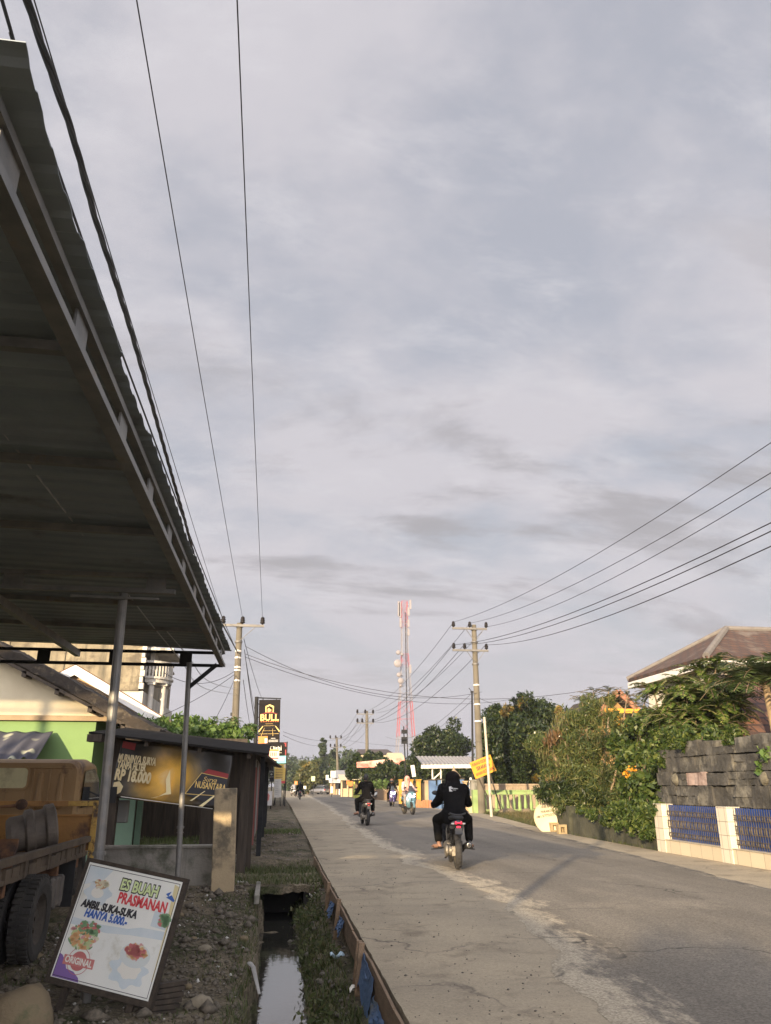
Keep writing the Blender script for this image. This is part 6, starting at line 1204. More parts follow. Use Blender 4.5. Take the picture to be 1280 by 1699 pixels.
# trees filling behind the right yards (seen between things)
for q, (px, py, Y, rad) in enumerate(((700, 1282, 110, 2.8), (780, 1284, 90, 2.2), (960, 1250, 60, 2.6), (1000, 1225, 64, 2.6), (940, 1215, 70, 2.2))):
    C, r = pxc([(px, py, Y, rad), (px-14, py+14, Y, rad*.8), (px+14, py+14, Y, rad*.8)]); tree('yard_tree', (at(px, 1302, Y).x, Y, 0), ['dark tree behind the ochre gate posts', 'dark tree behind the orange board', 'dark tree behind the feathery bush', 'tall dark tree behind the small orange gable', 'dark tree top between mango and feathery bush'][q], 'tree', C, r, 6000, .36, L_dark, .45, .2, .2, None, 40+q, 8)
# ---- feathery bush over the mossy wall
C, r = pxc([(905, 1240, 26, .62), (935, 1215, 26, .70), (965, 1195, 25.5, .70), (1000, 1190, 25, .65), (930, 1265, 25.5, .75), (965, 1250, 25, .8), (1000, 1240, 24.5, .75), (935, 1300, 25, .75), (970, 1300, 24.5, .75), (1005, 1290, 24, .75), (950, 1335, 24.2, .6), (990, 1335, 23.5, .65), (1025, 1330, 22.5, .55), (1030, 1210, 25, .55), (980, 1165, 26, .40), (1010, 1160, 26, .35), (905, 1275, 26.5, .45), (925, 1332, 24.8, .42)])
fb_ = empty('feathery_bush', (at(960, 1380, 24.5).x, 24.5, 0), 0, 'large feathery grey green bush with white flowers hanging over the mossy wall', 'bush')
CC, rr = sub_clumps(C, r, 10, 51, .45); crown('foliage', fb_, CC, rr, 34000, .15, .16, L_feather, .35, .55)
CC2, rr2 = sub_clumps(C[:8], r[:8], 5, 52, .4); crown('pods', fb_, CC2, rr2, 1500, .26, .10, leaf_mat('pod', [(.17, .15, .05), (.13, .14, .05), (.20, .13, .06)], .6, .3), .4, 2.5)
tag(crown('flowers', fb_, CC[::2], rr[::2], 90, .075, .7, L_flower, .8), kind='stuff')
Cb, rb = pxc([(918, 1222, 25.5, .25), (908, 1232, 25.5, .22), (925, 1218, 25.4, .2)]); crown('dry_leaves', fb_, Cb, rb, 160, .2, .2, leaf_mat('dry_leaf', [(.16, .09, .035), (.12, .065, .03), (.18, .12, .05)], .6, .3), .2, 1.5)
m = MB()
for (pa, pb, rr_) in (((936, 1312, 25.5), (915, 1245, 25.8), .10), ((930, 1300, 25.5), (918, 1252, 25.7), .12), ((960, 1330, 24.6), (975, 1200, 25.2), .05), ((990, 1330, 24), (1010, 1190, 24.8), .045), ((950, 1340, 24.6), (938, 1230, 25.4), .04), ((1010, 1330, 23), (1030, 1220, 24.5), .04)):
    a = at(*pa); b = at(*pb); mid = a.lerp(b, .5)+Vector((.08, 0, 0)); m.tube([Vector((a.x, a.y, -.1)), a, mid, b], [rr_*1.1, rr_, rr_*.85, rr_*.6], 7)
o = m.build('trunk', bark_p, fb_, smooth=True); o.location = -fb_.location
# ---- dark low branches sweeping in front of the balustrade
C, r = pxc([(915, 1315, 24.8, .35), (940, 1318, 24.5, .40), (900, 1308, 25.2, .26), (965, 1322, 24.3, .4), (990, 1318, 23.8, .45)]); lb_ = empty('low_shrub', (at(945, 1380, 24.6).x, 24.6, 0), 0, 'low dark ferny shrub sweeping out above the large dish', 'shrub'); CC, rr = sub_clumps(C, r, 7, 53, .5); crown('foliage', lb_, CC, rr, 7000, .15, .16, L_dark, .3, .1); limb_trunk((0, 0, -.2), (0, 0, .8), .05, [tuple(Vector(c)-lb_.location) for c in C], bark, lb_, 5, 'stem')
def wallpt(px, py, off=.0):
    Y = 20.0
    for _ in range(30): r_ = ray(px, py); Y = (redge(Y)+off)/r_[0]*r_[1]
    return tuple(at(px, py, Y))
C = np.array([wallpt(*q) for q in ((985, 1352), (1005, 1362), (1030, 1366), (1052, 1362), (1072, 1368), (1086, 1376), (1062, 1350), (1080, 1362), (1085, 1340), (1040, 1348), (1075, 1378), (965, 1345), (1015, 1345))]); r = np.array([.16, .20, .22, .26, .24, .18, .28, .28, .24, .26, .2, .15, .2])
CC, rr = sub_clumps(C, r, 7, 59, .5); crown('hanging_foliage', lb_, CC, rr, 8500, .12, .35, L_mid, .3, .6)
C = np.array([(8.95, 17.2, 2.25), (8.95, 16.4, 2.28), (9.0, 15.6, 2.3), (9.0, 14.9, 2.25), (8.85, 17.6, 2.0)]); CC, rr = sub_clumps(C, np.array([.3, .28, .26, .2, .24]), 7, 60, .5); crown('creeper', lb_, CC, rr, 4200, .12, .4, L_mid, .3, .5)
# ---- broad leaved shrub beside the tiled fence
C, r = pxc([(1060, 1215, 21.5, .55), (1075, 1250, 20.8, .55), (1055, 1270, 21, .55), (1085, 1290, 19.6, .48), (1060, 1310, 20.3, .5), (1075, 1335, 19.4, .42), (1045, 1340, 20.6, .42), (1085, 1355, 18.9, .32), (1062, 1370, 19.6, .3), (1040, 1355, 20.2, .28), (1015, 1355, 21.2, .28), (1040, 1235, 22, .45), (1095, 1235, 20, .45), (1100, 1265, 19.3, .38), (1070, 1192, 22, .4)])
bsx = empty('broadleaf_shrub', (at(1070, 1400, 20).x, 20.2, 0), 0, 'dense broad leaved shrub growing against the end of the stone wall', 'shrub'); CC, rr = sub_clumps(C, r, 8, 54, .45); crown('foliage', bsx, CC, rr, 12500, .15, .5, L_mid, .4, .25)
Co, ro = pxc([(1050, 1280, 20, .15), (1042, 1284, 20, .12), (1040, 1206, 23, .10)]); tag(crown('flowers', bsx, Co, ro, 70, .09, .7, L_orange, .4), kind='stuff'); limb_trunk((0, 0, -.2), (0, 0, 1.6), .06, [tuple(Vector(c)-bsx.location) for c in C], bark, bsx, 6, 'stem')
# ---- pinnate fronds
def fronds(specs, npair, ll, lw, lift=.25):
    """specs: (base, dir, length, droop). leaflets in two rows along a drooping rachis"""
    V = []; F = []; stems = MB()
    for (b, d, Ln_, dr) in specs:
        b = Vector(b); d = Vector(d).normalized(); side = d.cross(Vector((0, 0, 1))); side = side.normalized() if side.length > 1e-3 else Vector((1, 0, 0)); pts = []
        for k in range(npair+1): t = k/npair; pts.append(b+d*Ln_*t+Vector((0, 0, -dr*Ln_*t*t)))
        stems.tube(pts[::max(1, npair//5)], [.010]+[.006]*(len(pts[::max(1, npair//5)])-1), 4, caps=False)
        for k in range(1, npair+1):
            t = k/npair; p = pts[k]; tan = (pts[k]-pts[k-1]).normalized(); up_ = side.cross(tan).normalized(); l_ = ll*(math.sin(math.pi*min(1, .12+t*.86))**.6)
            for s_ in (-1, 1):
                o_ = (side*s_*.86+tan*.5+up_*(lift-.35*random.random())).normalized(); q = p+o_*l_; w_ = tan*lw*.5; i = len(V); V += [p, p+o_*l_*.45+w_, q+Vector((0, 0, -.12*l_)), p+o_*l_*.45-w_]; F.append((i, i+1, i+2, i+3))
    return V, F, stems
def frond_plant(name, base, label, cat, heads, nper, Ln_, npair, ll, lw, mt, seed, dr=.35, stem_r=.03, up0=.35, bark_=None, spread=1.0):
    random.seed(seed); root = empty(name, base, 0, label, cat); specs = []; st = MB()
    for h in heads:
        h = Vector(h)
        for k in range(nper):
            a = 2*math.pi*(k+random.random()*.6)/nper; e = up0+random.uniform(-.45, .45); specs.append((h+Vector((0, 0, random.uniform(-.12, .1))), (math.cos(a)*spread, math.sin(a)*spread, e), Ln_*random.uniform(.65, 1.15), dr*random.uniform(.6, 1.5)))
        b0 = Vector(base); st.tube([b0+Vector((0, 0, -.2)), b0.lerp(h, .5)+Vector((.1*random.uniform(-1, 1), .1*random.uniform(-1, 1), .1)), h], [stem_r*1.3, stem_r, stem_r*.6], 7)
    V, F, stems = fronds(specs, npair, ll, lw); o = raw_mesh('foliage', V, F, mt, root); o.location = -root.location
    st.add(stems.v, stems.f); o = st.build('stem', bark_ or bark_p, root, smooth=True); o.location = -root.location; return root
hd = [at(*q) for q in ((1128, 1132, 21), (1160, 1112, 21.5), (1190, 1102, 21), (1115, 1172, 20.5), (1140, 1150, 20.2), (1175, 1140, 20.2), (1205, 1135, 20.2), (1120, 1195, 19.8), (1155, 1185, 19.5), (1190, 1175, 19.5), (1135, 1215, 19.2), (1170, 1212, 19), (1095, 1190, 20.5), (1200, 1205, 19.2), (1085, 1145, 21.5), (1215, 1165, 19.6))]
frond_plant('pinnate_tree', (at(1150, 1400, 20.2).x, 20.2, 0), 'bright green tree of ladder like pinnate leaves in front of the white house', 'tree', hd, 24, .85, 13, .19, .085, L_frond, 61, .45, .03)
pt_ = [o for o in bpy.data.objects if o.name.startswith('pinnate_tree')][0]; Cq, rq = pxc([(1130, 1180, 20.8, .5), (1165, 1160, 20.8, .55), (1195, 1170, 20.4, .5), (1150, 1205, 20, .5), (1110, 1205, 20.4, .5), (1185, 1205, 19.9, .45), (1220, 1195, 20, .4), (1215, 1150, 20.5, .35)]); CQ, RQ = sub_clumps(Cq, rq, 8, 67, .45); crown('foliage', pt_, CQ, RQ, 11000, .17, .38, L_mid, .35, .35)
pc = at(1268, 1132, 18.2)
frond_plant('palm_tree', (pc.x+.25, 18.4, 0), 'palm with long thin fronds at the right edge above the stone wall', 'palm', [pc, pc+Vector((.1, .1, .15))], 22, 1.7, 40, .5, .036, leaf_mat('palm_leaf', [(.03, .055, .016), (.06, .095, .026), (.12, .15, .045)], .4, .3), 62, .55, .10, .75, bark_p)
# tall wispy twigs above the feathery bush
hd2 = [at(*q) for q in ((985, 1150, 26), (1010, 1148, 26), (965, 1158, 26), (1042, 1150, 25), (1055, 1165, 24), (1075, 1150, 23), (1068, 1190, 22.5))]
frond_plant('wispy_tree', (at(1015, 1390, 25).x, 25.5, 0), 'slender tree whose thin wispy leaf sprays stick up above the feathery bush', 'tree', hd2, 12, .62, 12, .12, .035, L_feather, 63, .4, .03, .5)
C, r = pxc([(1268, 1245, 13.9, .17), (1276, 1262, 13.7, .18), (1280, 1235, 13.8, .2), (1270, 1278, 13.8, .13), (1292, 1255, 13.5, .25)]); le = empty('leafy_plant', (8.75+.55, 13.6, 2.1), 0, 'light green leafy plant hanging over the stone wall at the right edge', 'plant'); CC, rr = sub_clumps(C, r, 5, 66, .6); crown('foliage', le, CC, rr, 850, .11, .6, L_light, .3, .3); limb_trunk((0, 0, -.15), (-.05, 0, .25), .02, [tuple(Vector(c)-le.location) for c in C], bark, le, 6, 'stem')
# ---- pale green shrub behind the kiosk
C, r = pxc([(215, 1212, 26, .5), (245, 1215, 26, .55), (280, 1215, 26, .55), (312, 1208, 26.5, .5), (345, 1215, 27, .55), (375, 1218, 27, .5), (405, 1228, 27, .4), (300, 1228, 26, .5), (350, 1232, 26.5, .5), (385, 1202, 28, .25), (262, 1202, 27, .3), (325, 1198, 27.5, .25), (415, 1215, 28, .25)])
tree('leafy_shrub', (at(310, 1350, 26.5).x, 26.5, 0), 'pale green leafy shrub spreading behind the kiosk roof', 'shrub', C, r, 7500, .17, L_light, .5, .2, .07, None, 71, 8, .5, .3, bark_p, 9)
hd3 = [at(*q) for q in ((360, 1200, 27), (388, 1196, 27.5), (330, 1203, 27), (280, 1205, 26.5), (412, 1208, 28), (240, 1206, 26), (300, 1200, 27))]
frond_plant('papaya_shrub', (at(350, 1350, 27).x, 27.2, 0), 'light green shrub with broad split leaves standing above the kiosk roof', 'shrub', hd3, 9, .42, 5, .16, .10, L_light, 72, .5, .025, .4)
# big trees behind the camera on the left and right: only their shade reaches the picture
C = np.array([(-13.0, -22.3, 5.0), (-11.2, -22.0, 5.2), (-9.2, -22.4, 5.05), (-12.0, -22.8, 4.1), (-10.0, -22.8, 4.0)]); tree('shade_tree', (-11.0, -22.8, -.2), 'broad tree behind the viewer whose shade lies across the near road', 'tree', C, np.array([1.5, 1.4, 1.6, 1.3, 1.3]), 9000, .3, L_mid, .45, .2, .25, None, 81, 9, .5)
# ---- weeds on the drain bank, scattered verge grass, rubble
weed = leaf_mat('bank_weed', [(.045, .062, .020), (.07, .09, .028), (.10, .115, .04), (.15, .135, .065)], .6, .3)
def bank(r):
    y = 4.5+13*r.random()**1.35; t = r.random()**.8; return (.40+(ledge(y)-.13-.40)*t**1.5, y, 0)
blades(bank, 6500, .08, .006, weed, 'bank_grass', lambda x, y: ground_z(x, y)-.01, 5, .7)
P = []; rg = np.random.default_rng(9)
for k in range(26):
    y = 5+9*rg.random(); x = .44+.14*rg.random()+(.2 if rg.random() < .25 else 0); z = ground_z(x, y); nn_ = 60; a = rg.normal(size=(nn_, 3))*np.array([.07, .11, .05])+np.array([x, y, z+.07]); P.append(a)
V, F = leaf_quads(np.concatenate(P), .05, .5); o = raw_mesh('bank_weeds', V, F, weed); tag(o, kind='stuff')
def left(r): return (r.uniform(-2.6, -.2), 4.5+r.random()*9, 0)
def patch(r):
    while True:
        p = left(r)
        if nz(p[0], p[1], 1.5, 21) > .05: return p
blades(patch, 3600, .045, .005, weed, 'verge_grass', lambda x, y: ground_z(x, y)-.005, 6, .8)
blades(lambda r: (r.uniform(-.30, -.12), 4.5+8.5*(.5+.5*math.sin(r.random()*40)), 0), 1500, .09, .005, weed, 'drain_edge_grass', lambda x, y: ground_z(x, y)-.02, 7, .9)
blades(lambda r: (lambda y: (redge(y)+r.uniform(-.02, .35), y, 0))(r.uniform(8, 45)), 5000, .12, .007, weed, 'wall_foot_grass', ground_z, 8, .7)
def bankr(r): y = r.uniform(28, 42); return (redge(y)+.1+r.random()*5, y, 0)
blades(bankr, 9000, .14, .009, leaf_mat('dry_bank_grass', [(.12, .10, .04), (.16, .13, .06), (.09, .10, .03)], .7, .3), 'dry_grass', ground_z, 10, .7)
blades(lambda r: (r.uniform(-2.4, .9), r.uniform(25.5, 27.5), 0), 2200, .10, .009, grass_g, 'verge_lawn', ground_z, 11, .6)
def pebbles(fn, n, r0, r1, mt, name, zf, seed):
    rg = np.random.default_rng(seed); base = np.array([(1, 0, 0), (-1, 0, 0), (0, 1, 0), (0, -1, 0), (0, 0, 1), (0, 0, -1), (.7, .7, .3), (-.7, .6, .3)]); fc = np.array([(0, 2, 4), (2, 1, 4), (1, 3, 4), (3, 0, 4), (2, 0, 5), (1, 2, 5), (3, 1, 5), (0, 3, 5)]); V = []; F = []
    for k in range(n):
        x, y, _ = fn(rg); s_ = rg.uniform(r0, r1)*(1 if rg.random() < .85 else 2.0); q = base[:6]*np.array([1.2, 1, .7])*s_*rg.uniform(.6, 1.3, (6, 1)); a = rg.uniform(0, 6.28); c_, s2_ = math.cos(a), math.sin(a); q = q @ np.array([[c_, s2_, 0], [-s2_, c_, 0], [0, 0, 1]]); V.append(q+np.array([x, y, zf(x, y)+s_*.25])); F.append(fc+6*k)
    o = raw_mesh(name, np.concatenate(V), np.concatenate(F), mt); return tag(o, kind='stuff')
pebbles(left, 5200, .005, .020, mat('rubble', (.165, .14, .105), (.085, .073, .055), 60, .9), 'rubble', ground_z, 12)
pebbles(left, 650, .018, .045, mat('broken_rubble', (.16, .135, .10), (.075, .064, .048), 30, .9), 'broken_rubble', ground_z, 18)
pebbles(left, 300, .006, .016, mat('pale_litter', (.62, .60, .55), (.45, .44, .4), 60, .8), 'litter', ground_z, 13)
pebbles(lambda r: (lambda y: (ledge(y)+(aleft(y)-ledge(y)-.15)*r.random(), y, 0))(4.5+12*r.random()**1.5), 650, .002, .007, mat('road_grit', (.08, .07, .06), (.16, .14, .11), 80, .9), 'road_grit', lambda x, y: .001, 14)
pebbles(lambda r: (r.uniform(.30, .86), 5+11*r.random(), 0), 700, .008, .028, mat('bank_stone', (.15, .135, .105), (.09, .08, .065), 40, .9), 'bank_stones', ground_z, 15)
pebbles(lambda r: (r.uniform(-2.4, .8), 17+16*r.random(), 0), 1600, .010, .03, mat('verge_stone', (.22, .19, .15), (.14, .12, .1), 40, .9), 'verge_stones', ground_z, 16)
# ================================================================ scooters and riders
chrome = mat('dull_chrome', (.45, .44, .42), (.35, .34, .32), 8, .3, metal=.9)
alloy = mat('cast_aluminium', (.14, .125, .10), (.30, .265, .21), 12, .5, .2, 40, metal=.6)
plast = mat('black_plastic', (.02, .02, .022), (.03, .03, .03), 6, .5)
seat_m = mat('black_seat', (.018, .018, .018), (.028, .028, .028), 20, .65, .1, 60)
lamp_on = mat('lit_headlamp', (.9, .9, 1), None, emit=((.85, .90, 1.0), 6.0)); lamp_off = mat('clear_lamp', (.55, .55, .52), None, rough=.15, spec=.8)
tail_on = mat('lit_tail_lamp', (.75, .03, .06), None, rough=.3, emit=((1.0, .04, .09), .5)); tail_off = mat('tail_lamp', (.42, .03, .03), None, rough=.25)
plate_m = mat('black_plate', (.03, .03, .03), None, rough=.5); moto_rub = mat('scooter_tyre', (.022, .021, .02), (.04, .037, .033), 9, .85, .3, 50)
def hull(secs, n=14, p=2.6):
    """closed loft through superellipse sections (y, z, half width, half height)"""
    m = MB(); vs = []; fs = []
    for (y, z, hw_, hh_) in secs:
        for k in range(n):
            t = 2*math.pi*k/n; c, s_ = math.cos(t), math.sin(t); vs.append((hw_*math.copysign(abs(c)**(2/p), c), y, z+hh_*math.copysign(abs(s_)**(2/p), s_)))
    for a in range(len(secs)-1):
        for k in range(n): fs.append((a*n+k, a*n+(k+1) % n, (a+1)*n+(k+1) % n, (a+1)*n+k))
    fs.append(tuple(range(n))); fs.append(tuple((len(secs)-1)*n+k for k in range(n-1, -1, -1))); return m.add(vs, fs)
RX = Matrix.Rotation(R(90), 4, 'Y')
def scooter(loc, rz_, label, paint, headlamp=False, tail=False, screen=False, group=None, wide=1.0):
    root = empty('motor_scooter', loc, rz_, label, 'scooter', group)
    def pb(m, name, mt, par=root, **k): return m.build(name, mt, par, **k)
    def whl(y, wd, name):
        m = MB(); rr = .285; m.lathe([(rr*.68, -wd*.40), (rr*.80, -wd*.5), (rr*.93, -wd*.42), (rr*.99, -wd*.2), (rr, 0), (rr*.99, wd*.2), (rr*.93, wd*.42), (rr*.80, wd*.5), (rr*.68, wd*.40), (rr*.68, -wd*.40)], (0, y, rr), RX, 32)
        for k in range(36):
            a = 2*math.pi*k/36; c = Vector((wd*.16*(1 if k % 2 else -1), y+math.cos(a)*rr*.992, rr+math.sin(a)*rr*.992)); m.box(c, (wd*.34, .012, .02), Matrix.Rotation(a+math.pi/2, 3, 'X'))
        w0 = pb(m, name, moto_rub)
        m = MB(); m.lathe([(rr*.60, -wd*.36), (rr*.70, -wd*.40), (rr*.70, wd*.40), (rr*.60, wd*.36), (rr*.60, -wd*.36)], (0, y, rr), RX, 28); m.lathe([(0, -.05), (.05, -.05), (.05, .05), (0, .05)], (0, y, rr), RX, 14)
        for k in range(5): a = 2*math.pi*k/5; m.bar((0, y+.04*math.cos(a), rr+.04*math.sin(a)), (0, y+rr*.64*math.cos(a), rr+rr*.64*math.sin(a)), .035, .022, up=(1, 0, 0))
        pb(m, 'rim', alloy, w0)
    whl(-.62, .115*wide, 'rear_wheel'); whl(.64, .09*wide, 'front_wheel')
    m = hull([(-.95, .74, .035, .03), (-.88, .72, .075, .06), (-.72, .69, .115, .085), (-.45, .66, .135, .11), (-.15, .60, .15, .13), (.02, .50, .14, .16), (.06, .40, .12, .12)]); pb(m, 'tail_fairing', paint, smooth=True)
    m = hull([(-.86, .80, .05, .02), (-.78, .81, .10, .035), (-.5, .80, .135, .045), (-.2, .78, .14, .05), (.0, .77, .11, .045), (.06, .76, .06, .03)]); pb(m, 'seat', seat_m, smooth=True)
    m = MB(); m.tube([(-.12, -.55, .86), (-.13, -.82, .88), (-.05, -.93, .86), (.05, -.93, .86), (.13, -.82, .88), (.12, -.55, .86)], .014, 8); pb(m, 'grab_rail', plast, smooth=True)
    m = MB(); m.bx((-.17, .02, .26), (.17, .42, .32)); m.bx((-.12, -.35, .28), (.12, .04, .42)); pb(m, 'floorboard', plast, bevel=.015)
    m = hull([(.30, .30, .17, .05), (.40, .42, .18*wide, .10), (.46, .62, .19*wide, .13), (.46, .82, .185*wide, .13), (.40, .95, .12, .07)], 16); m.v = [(x, y+.10*max(0, .75-z)+(.05-.9*abs(x)**1.6), z) for x, y, z in m.v]; pb(m, 'front_apron', paint, smooth=True)
    m = hull([(.36, .93, .03, .03), (.40, .98, .12*wide, .055), (.50, .97, .13*wide, .07), (.58, .93, .10*wide, .06), (.63, .88, .04, .03)]); pb(m, 'handlebar_cowl', paint, smooth=True)
    m = MB(); m.cap((-.07*wide, .60, .80), (.07*wide, .60, .80), .045, .045, 10); m.cap((-.10*wide, .585, .90), (.10*wide, .585, .90), .025, .025, 10); pb(m, 'headlight', lamp_on if headlamp else lamp_off, smooth=True)
    m = MB()
    for k in range(9): a = R(15+17*k); m.add([], []); 
    vs = []; fs = []
    for k in range(10):
        a = R(5+17*k); y = .64+.325*math.cos(a); z = .285+.325*math.sin(a)
        for x in (-.06, -.035, .035, .06): vs.append((x, y-(.0 if abs(x) < .05 else .0), z-(.045 if abs(x) > .05 else 0)))
    for k in range(9):
        for c in range(3): fs.append((k*4+c, k*4+c+1, k*4+5+c, k*4+4+c))
    m.add(vs, fs); o = pb(m, 'front_mudguard', paint, smooth=True); sm = o.modifiers.new('t', 'SOLIDIFY'); sm.thickness = .006
    m = MB()
    for s_ in (-1, 1): m.tube([(s_*.075, .64, .285), (s_*.075, .55, .56)], .022, 8)
    m.tube([(0, .55, .55), (0, .42, .98)], .03, 8); pb(m, 'fork', dark_steel)
    m = MB(); m.tube([(-.34, .33, 1.02), (-.22, .37, 1.03), (0, .41, 1.0), (.22, .37, 1.03), (.34, .33, 1.02)], .014, 8); pb(m, 'handlebar', dark_steel, smooth=True)
    for s_ in (-1, 1):
        m = MB(); m.cap((s_*.24, .363, 1.03), (s_*.36, .325, 1.02), .021, .021, 10); m.tube([(s_*.2, .40, 1.02), (s_*.34, .385, 1.01)], .006, 5); pb(m, 'grip', black_pl, smooth=True)
        m = MB(); m.tube([(s_*.19, .40, 1.04), (s_*.24, .42, 1.16)], .007, 6); m.ell((s_*.28, .42, 1.20), (.065, .012, .04)); pb(m, 'mirror', plast, smooth=True)
    # engine and belt case on the left, exhaust on the right, shock absorber
    m = MB(); m.cap((-.11, -.62, .29), (-.11, -.20, .33), .085, .10, 14); m.lathe([(0, 0), (.085, 0), (.10, .02), (.10, .05), (.06, .07), (0, .075)], (-.15, -.62, .29), Matrix.Rotation(R(-90), 4, 'Y'), 20); m.cap((0, -.12, .33), (.06, .02, .31), .11, .09, 12)
    for k in range(7): m.bx((-.16, -.52+.06*k, .22), (-.06, -.50+.06*k, .40))
    m.bx((-.10, -.70, .20), (.02, -.45, .36)); pb(m, 'engine', alloy, bevel=.008)
    m = MB(); m.cap((.165, -.30, .33), (.175, -.80, .38), .045, .062, 16); m.tube([(.10, .0, .22), (.14, -.15, .24), (.165, -.32, .33)], .018, 8); m.bx((.205, -.72, .36), (.225, -.38, .44)); muf = pb(m, 'muffler', plast, smooth=False)
    m = MB(); m.lathe([(.018, 0), (.036, 0), (.036, .02), (.03, .022), (.018, .0)], (.176, -.845, .384), Matrix.Rotation(R(90), 4, 'X'), 16); pb(m, 'tip', chrome, muf)
    m = MB(); hx = []
    for k in range(97): a = k/96*2*math.pi*8; hx.append((-.10+.028*math.cos(a), -.66+.028*math.sin(a)+.06*k/96, .36+.26*k/96))
    m.tube(hx, .007, 5); m.tube([(-.10, -.67, .30), (-.10, -.60, .66)], .014, 8); pb(m, 'shock_absorber', dark_steel, smooth=True)
    m = MB(); m.cap((-.035, -.925, .735), (.035, -.925, .735), .028, .028, 12); tl = pb(m, 'tail_lamp', tail_on if tail else tail_off, smooth=True)
    m = MB(); m.cap((-.022, -.93, .67), (.022, -.93, .67), .016, .016, 10); pb(m, 'reflector', tail_on if tail else tail_off, smooth=True)
    for s_ in (-1, 1): m = MB(); m.cap((s_*.08, -.90, .72), (s_*.11, -.885, .72), .016, .012, 10); pb(m, 'indicator', lamp_off, smooth=True)
    m = MB(); m.slab([(-.06, -.93, .655), (-.065, -.965, .56), (.065, -.965, .56), (.06, -.93, .655)], .010); 
    m.slab([(-.05, -.72, .64), (-.05, -.93, .55), (.05, -.93, .55), (.05, -.72, .64)], .012); pb(m, 'number_plate', plate_m)
    m = MB()
    for s_ in (-1, 1): m.bar((s_*.12, -.22, .30), (s_*.30, -.24, .31), .04, .025)
    pb(m, 'footpeg', dark_steel); m = MB(); m.bar((-.05, -.15, .22), (-.2, -.45, .16), .02, .02); pb(m, 'side_stand', dark_steel)
    if screen:
        m = MB()
        def sc_(u, v): x = (u-.5)*(.34-.16*v); return (x, .56-.9*x*x-.20*v, .98+.30*v)
        m.grid(sc_, 8, 6); o = pb(m, 'windscreen', glass_dk, smooth=True); sm = o.modifiers.new('t', 'SOLIDIFY'); sm.thickness = .005
    return root
skin = mat('brown_skin', (.30, .155, .095), (.36, .20, .125), 5, .55, .05, 60); hair_m = mat('black_hair', (.012, .011, .011), (.025, .02, .018), 40, .5, .3, 60)
def soft(o, vox, it=3, fac=.5):
    rm = o.modifiers.new('one_surface', 'REMESH'); rm.mode = 'VOXEL'; rm.voxel_size = vox; rm.use_smooth_shade = True
    sm = o.modifiers.new('smooth', 'SMOOTH'); sm.factor = fac; sm.iterations = it; return o
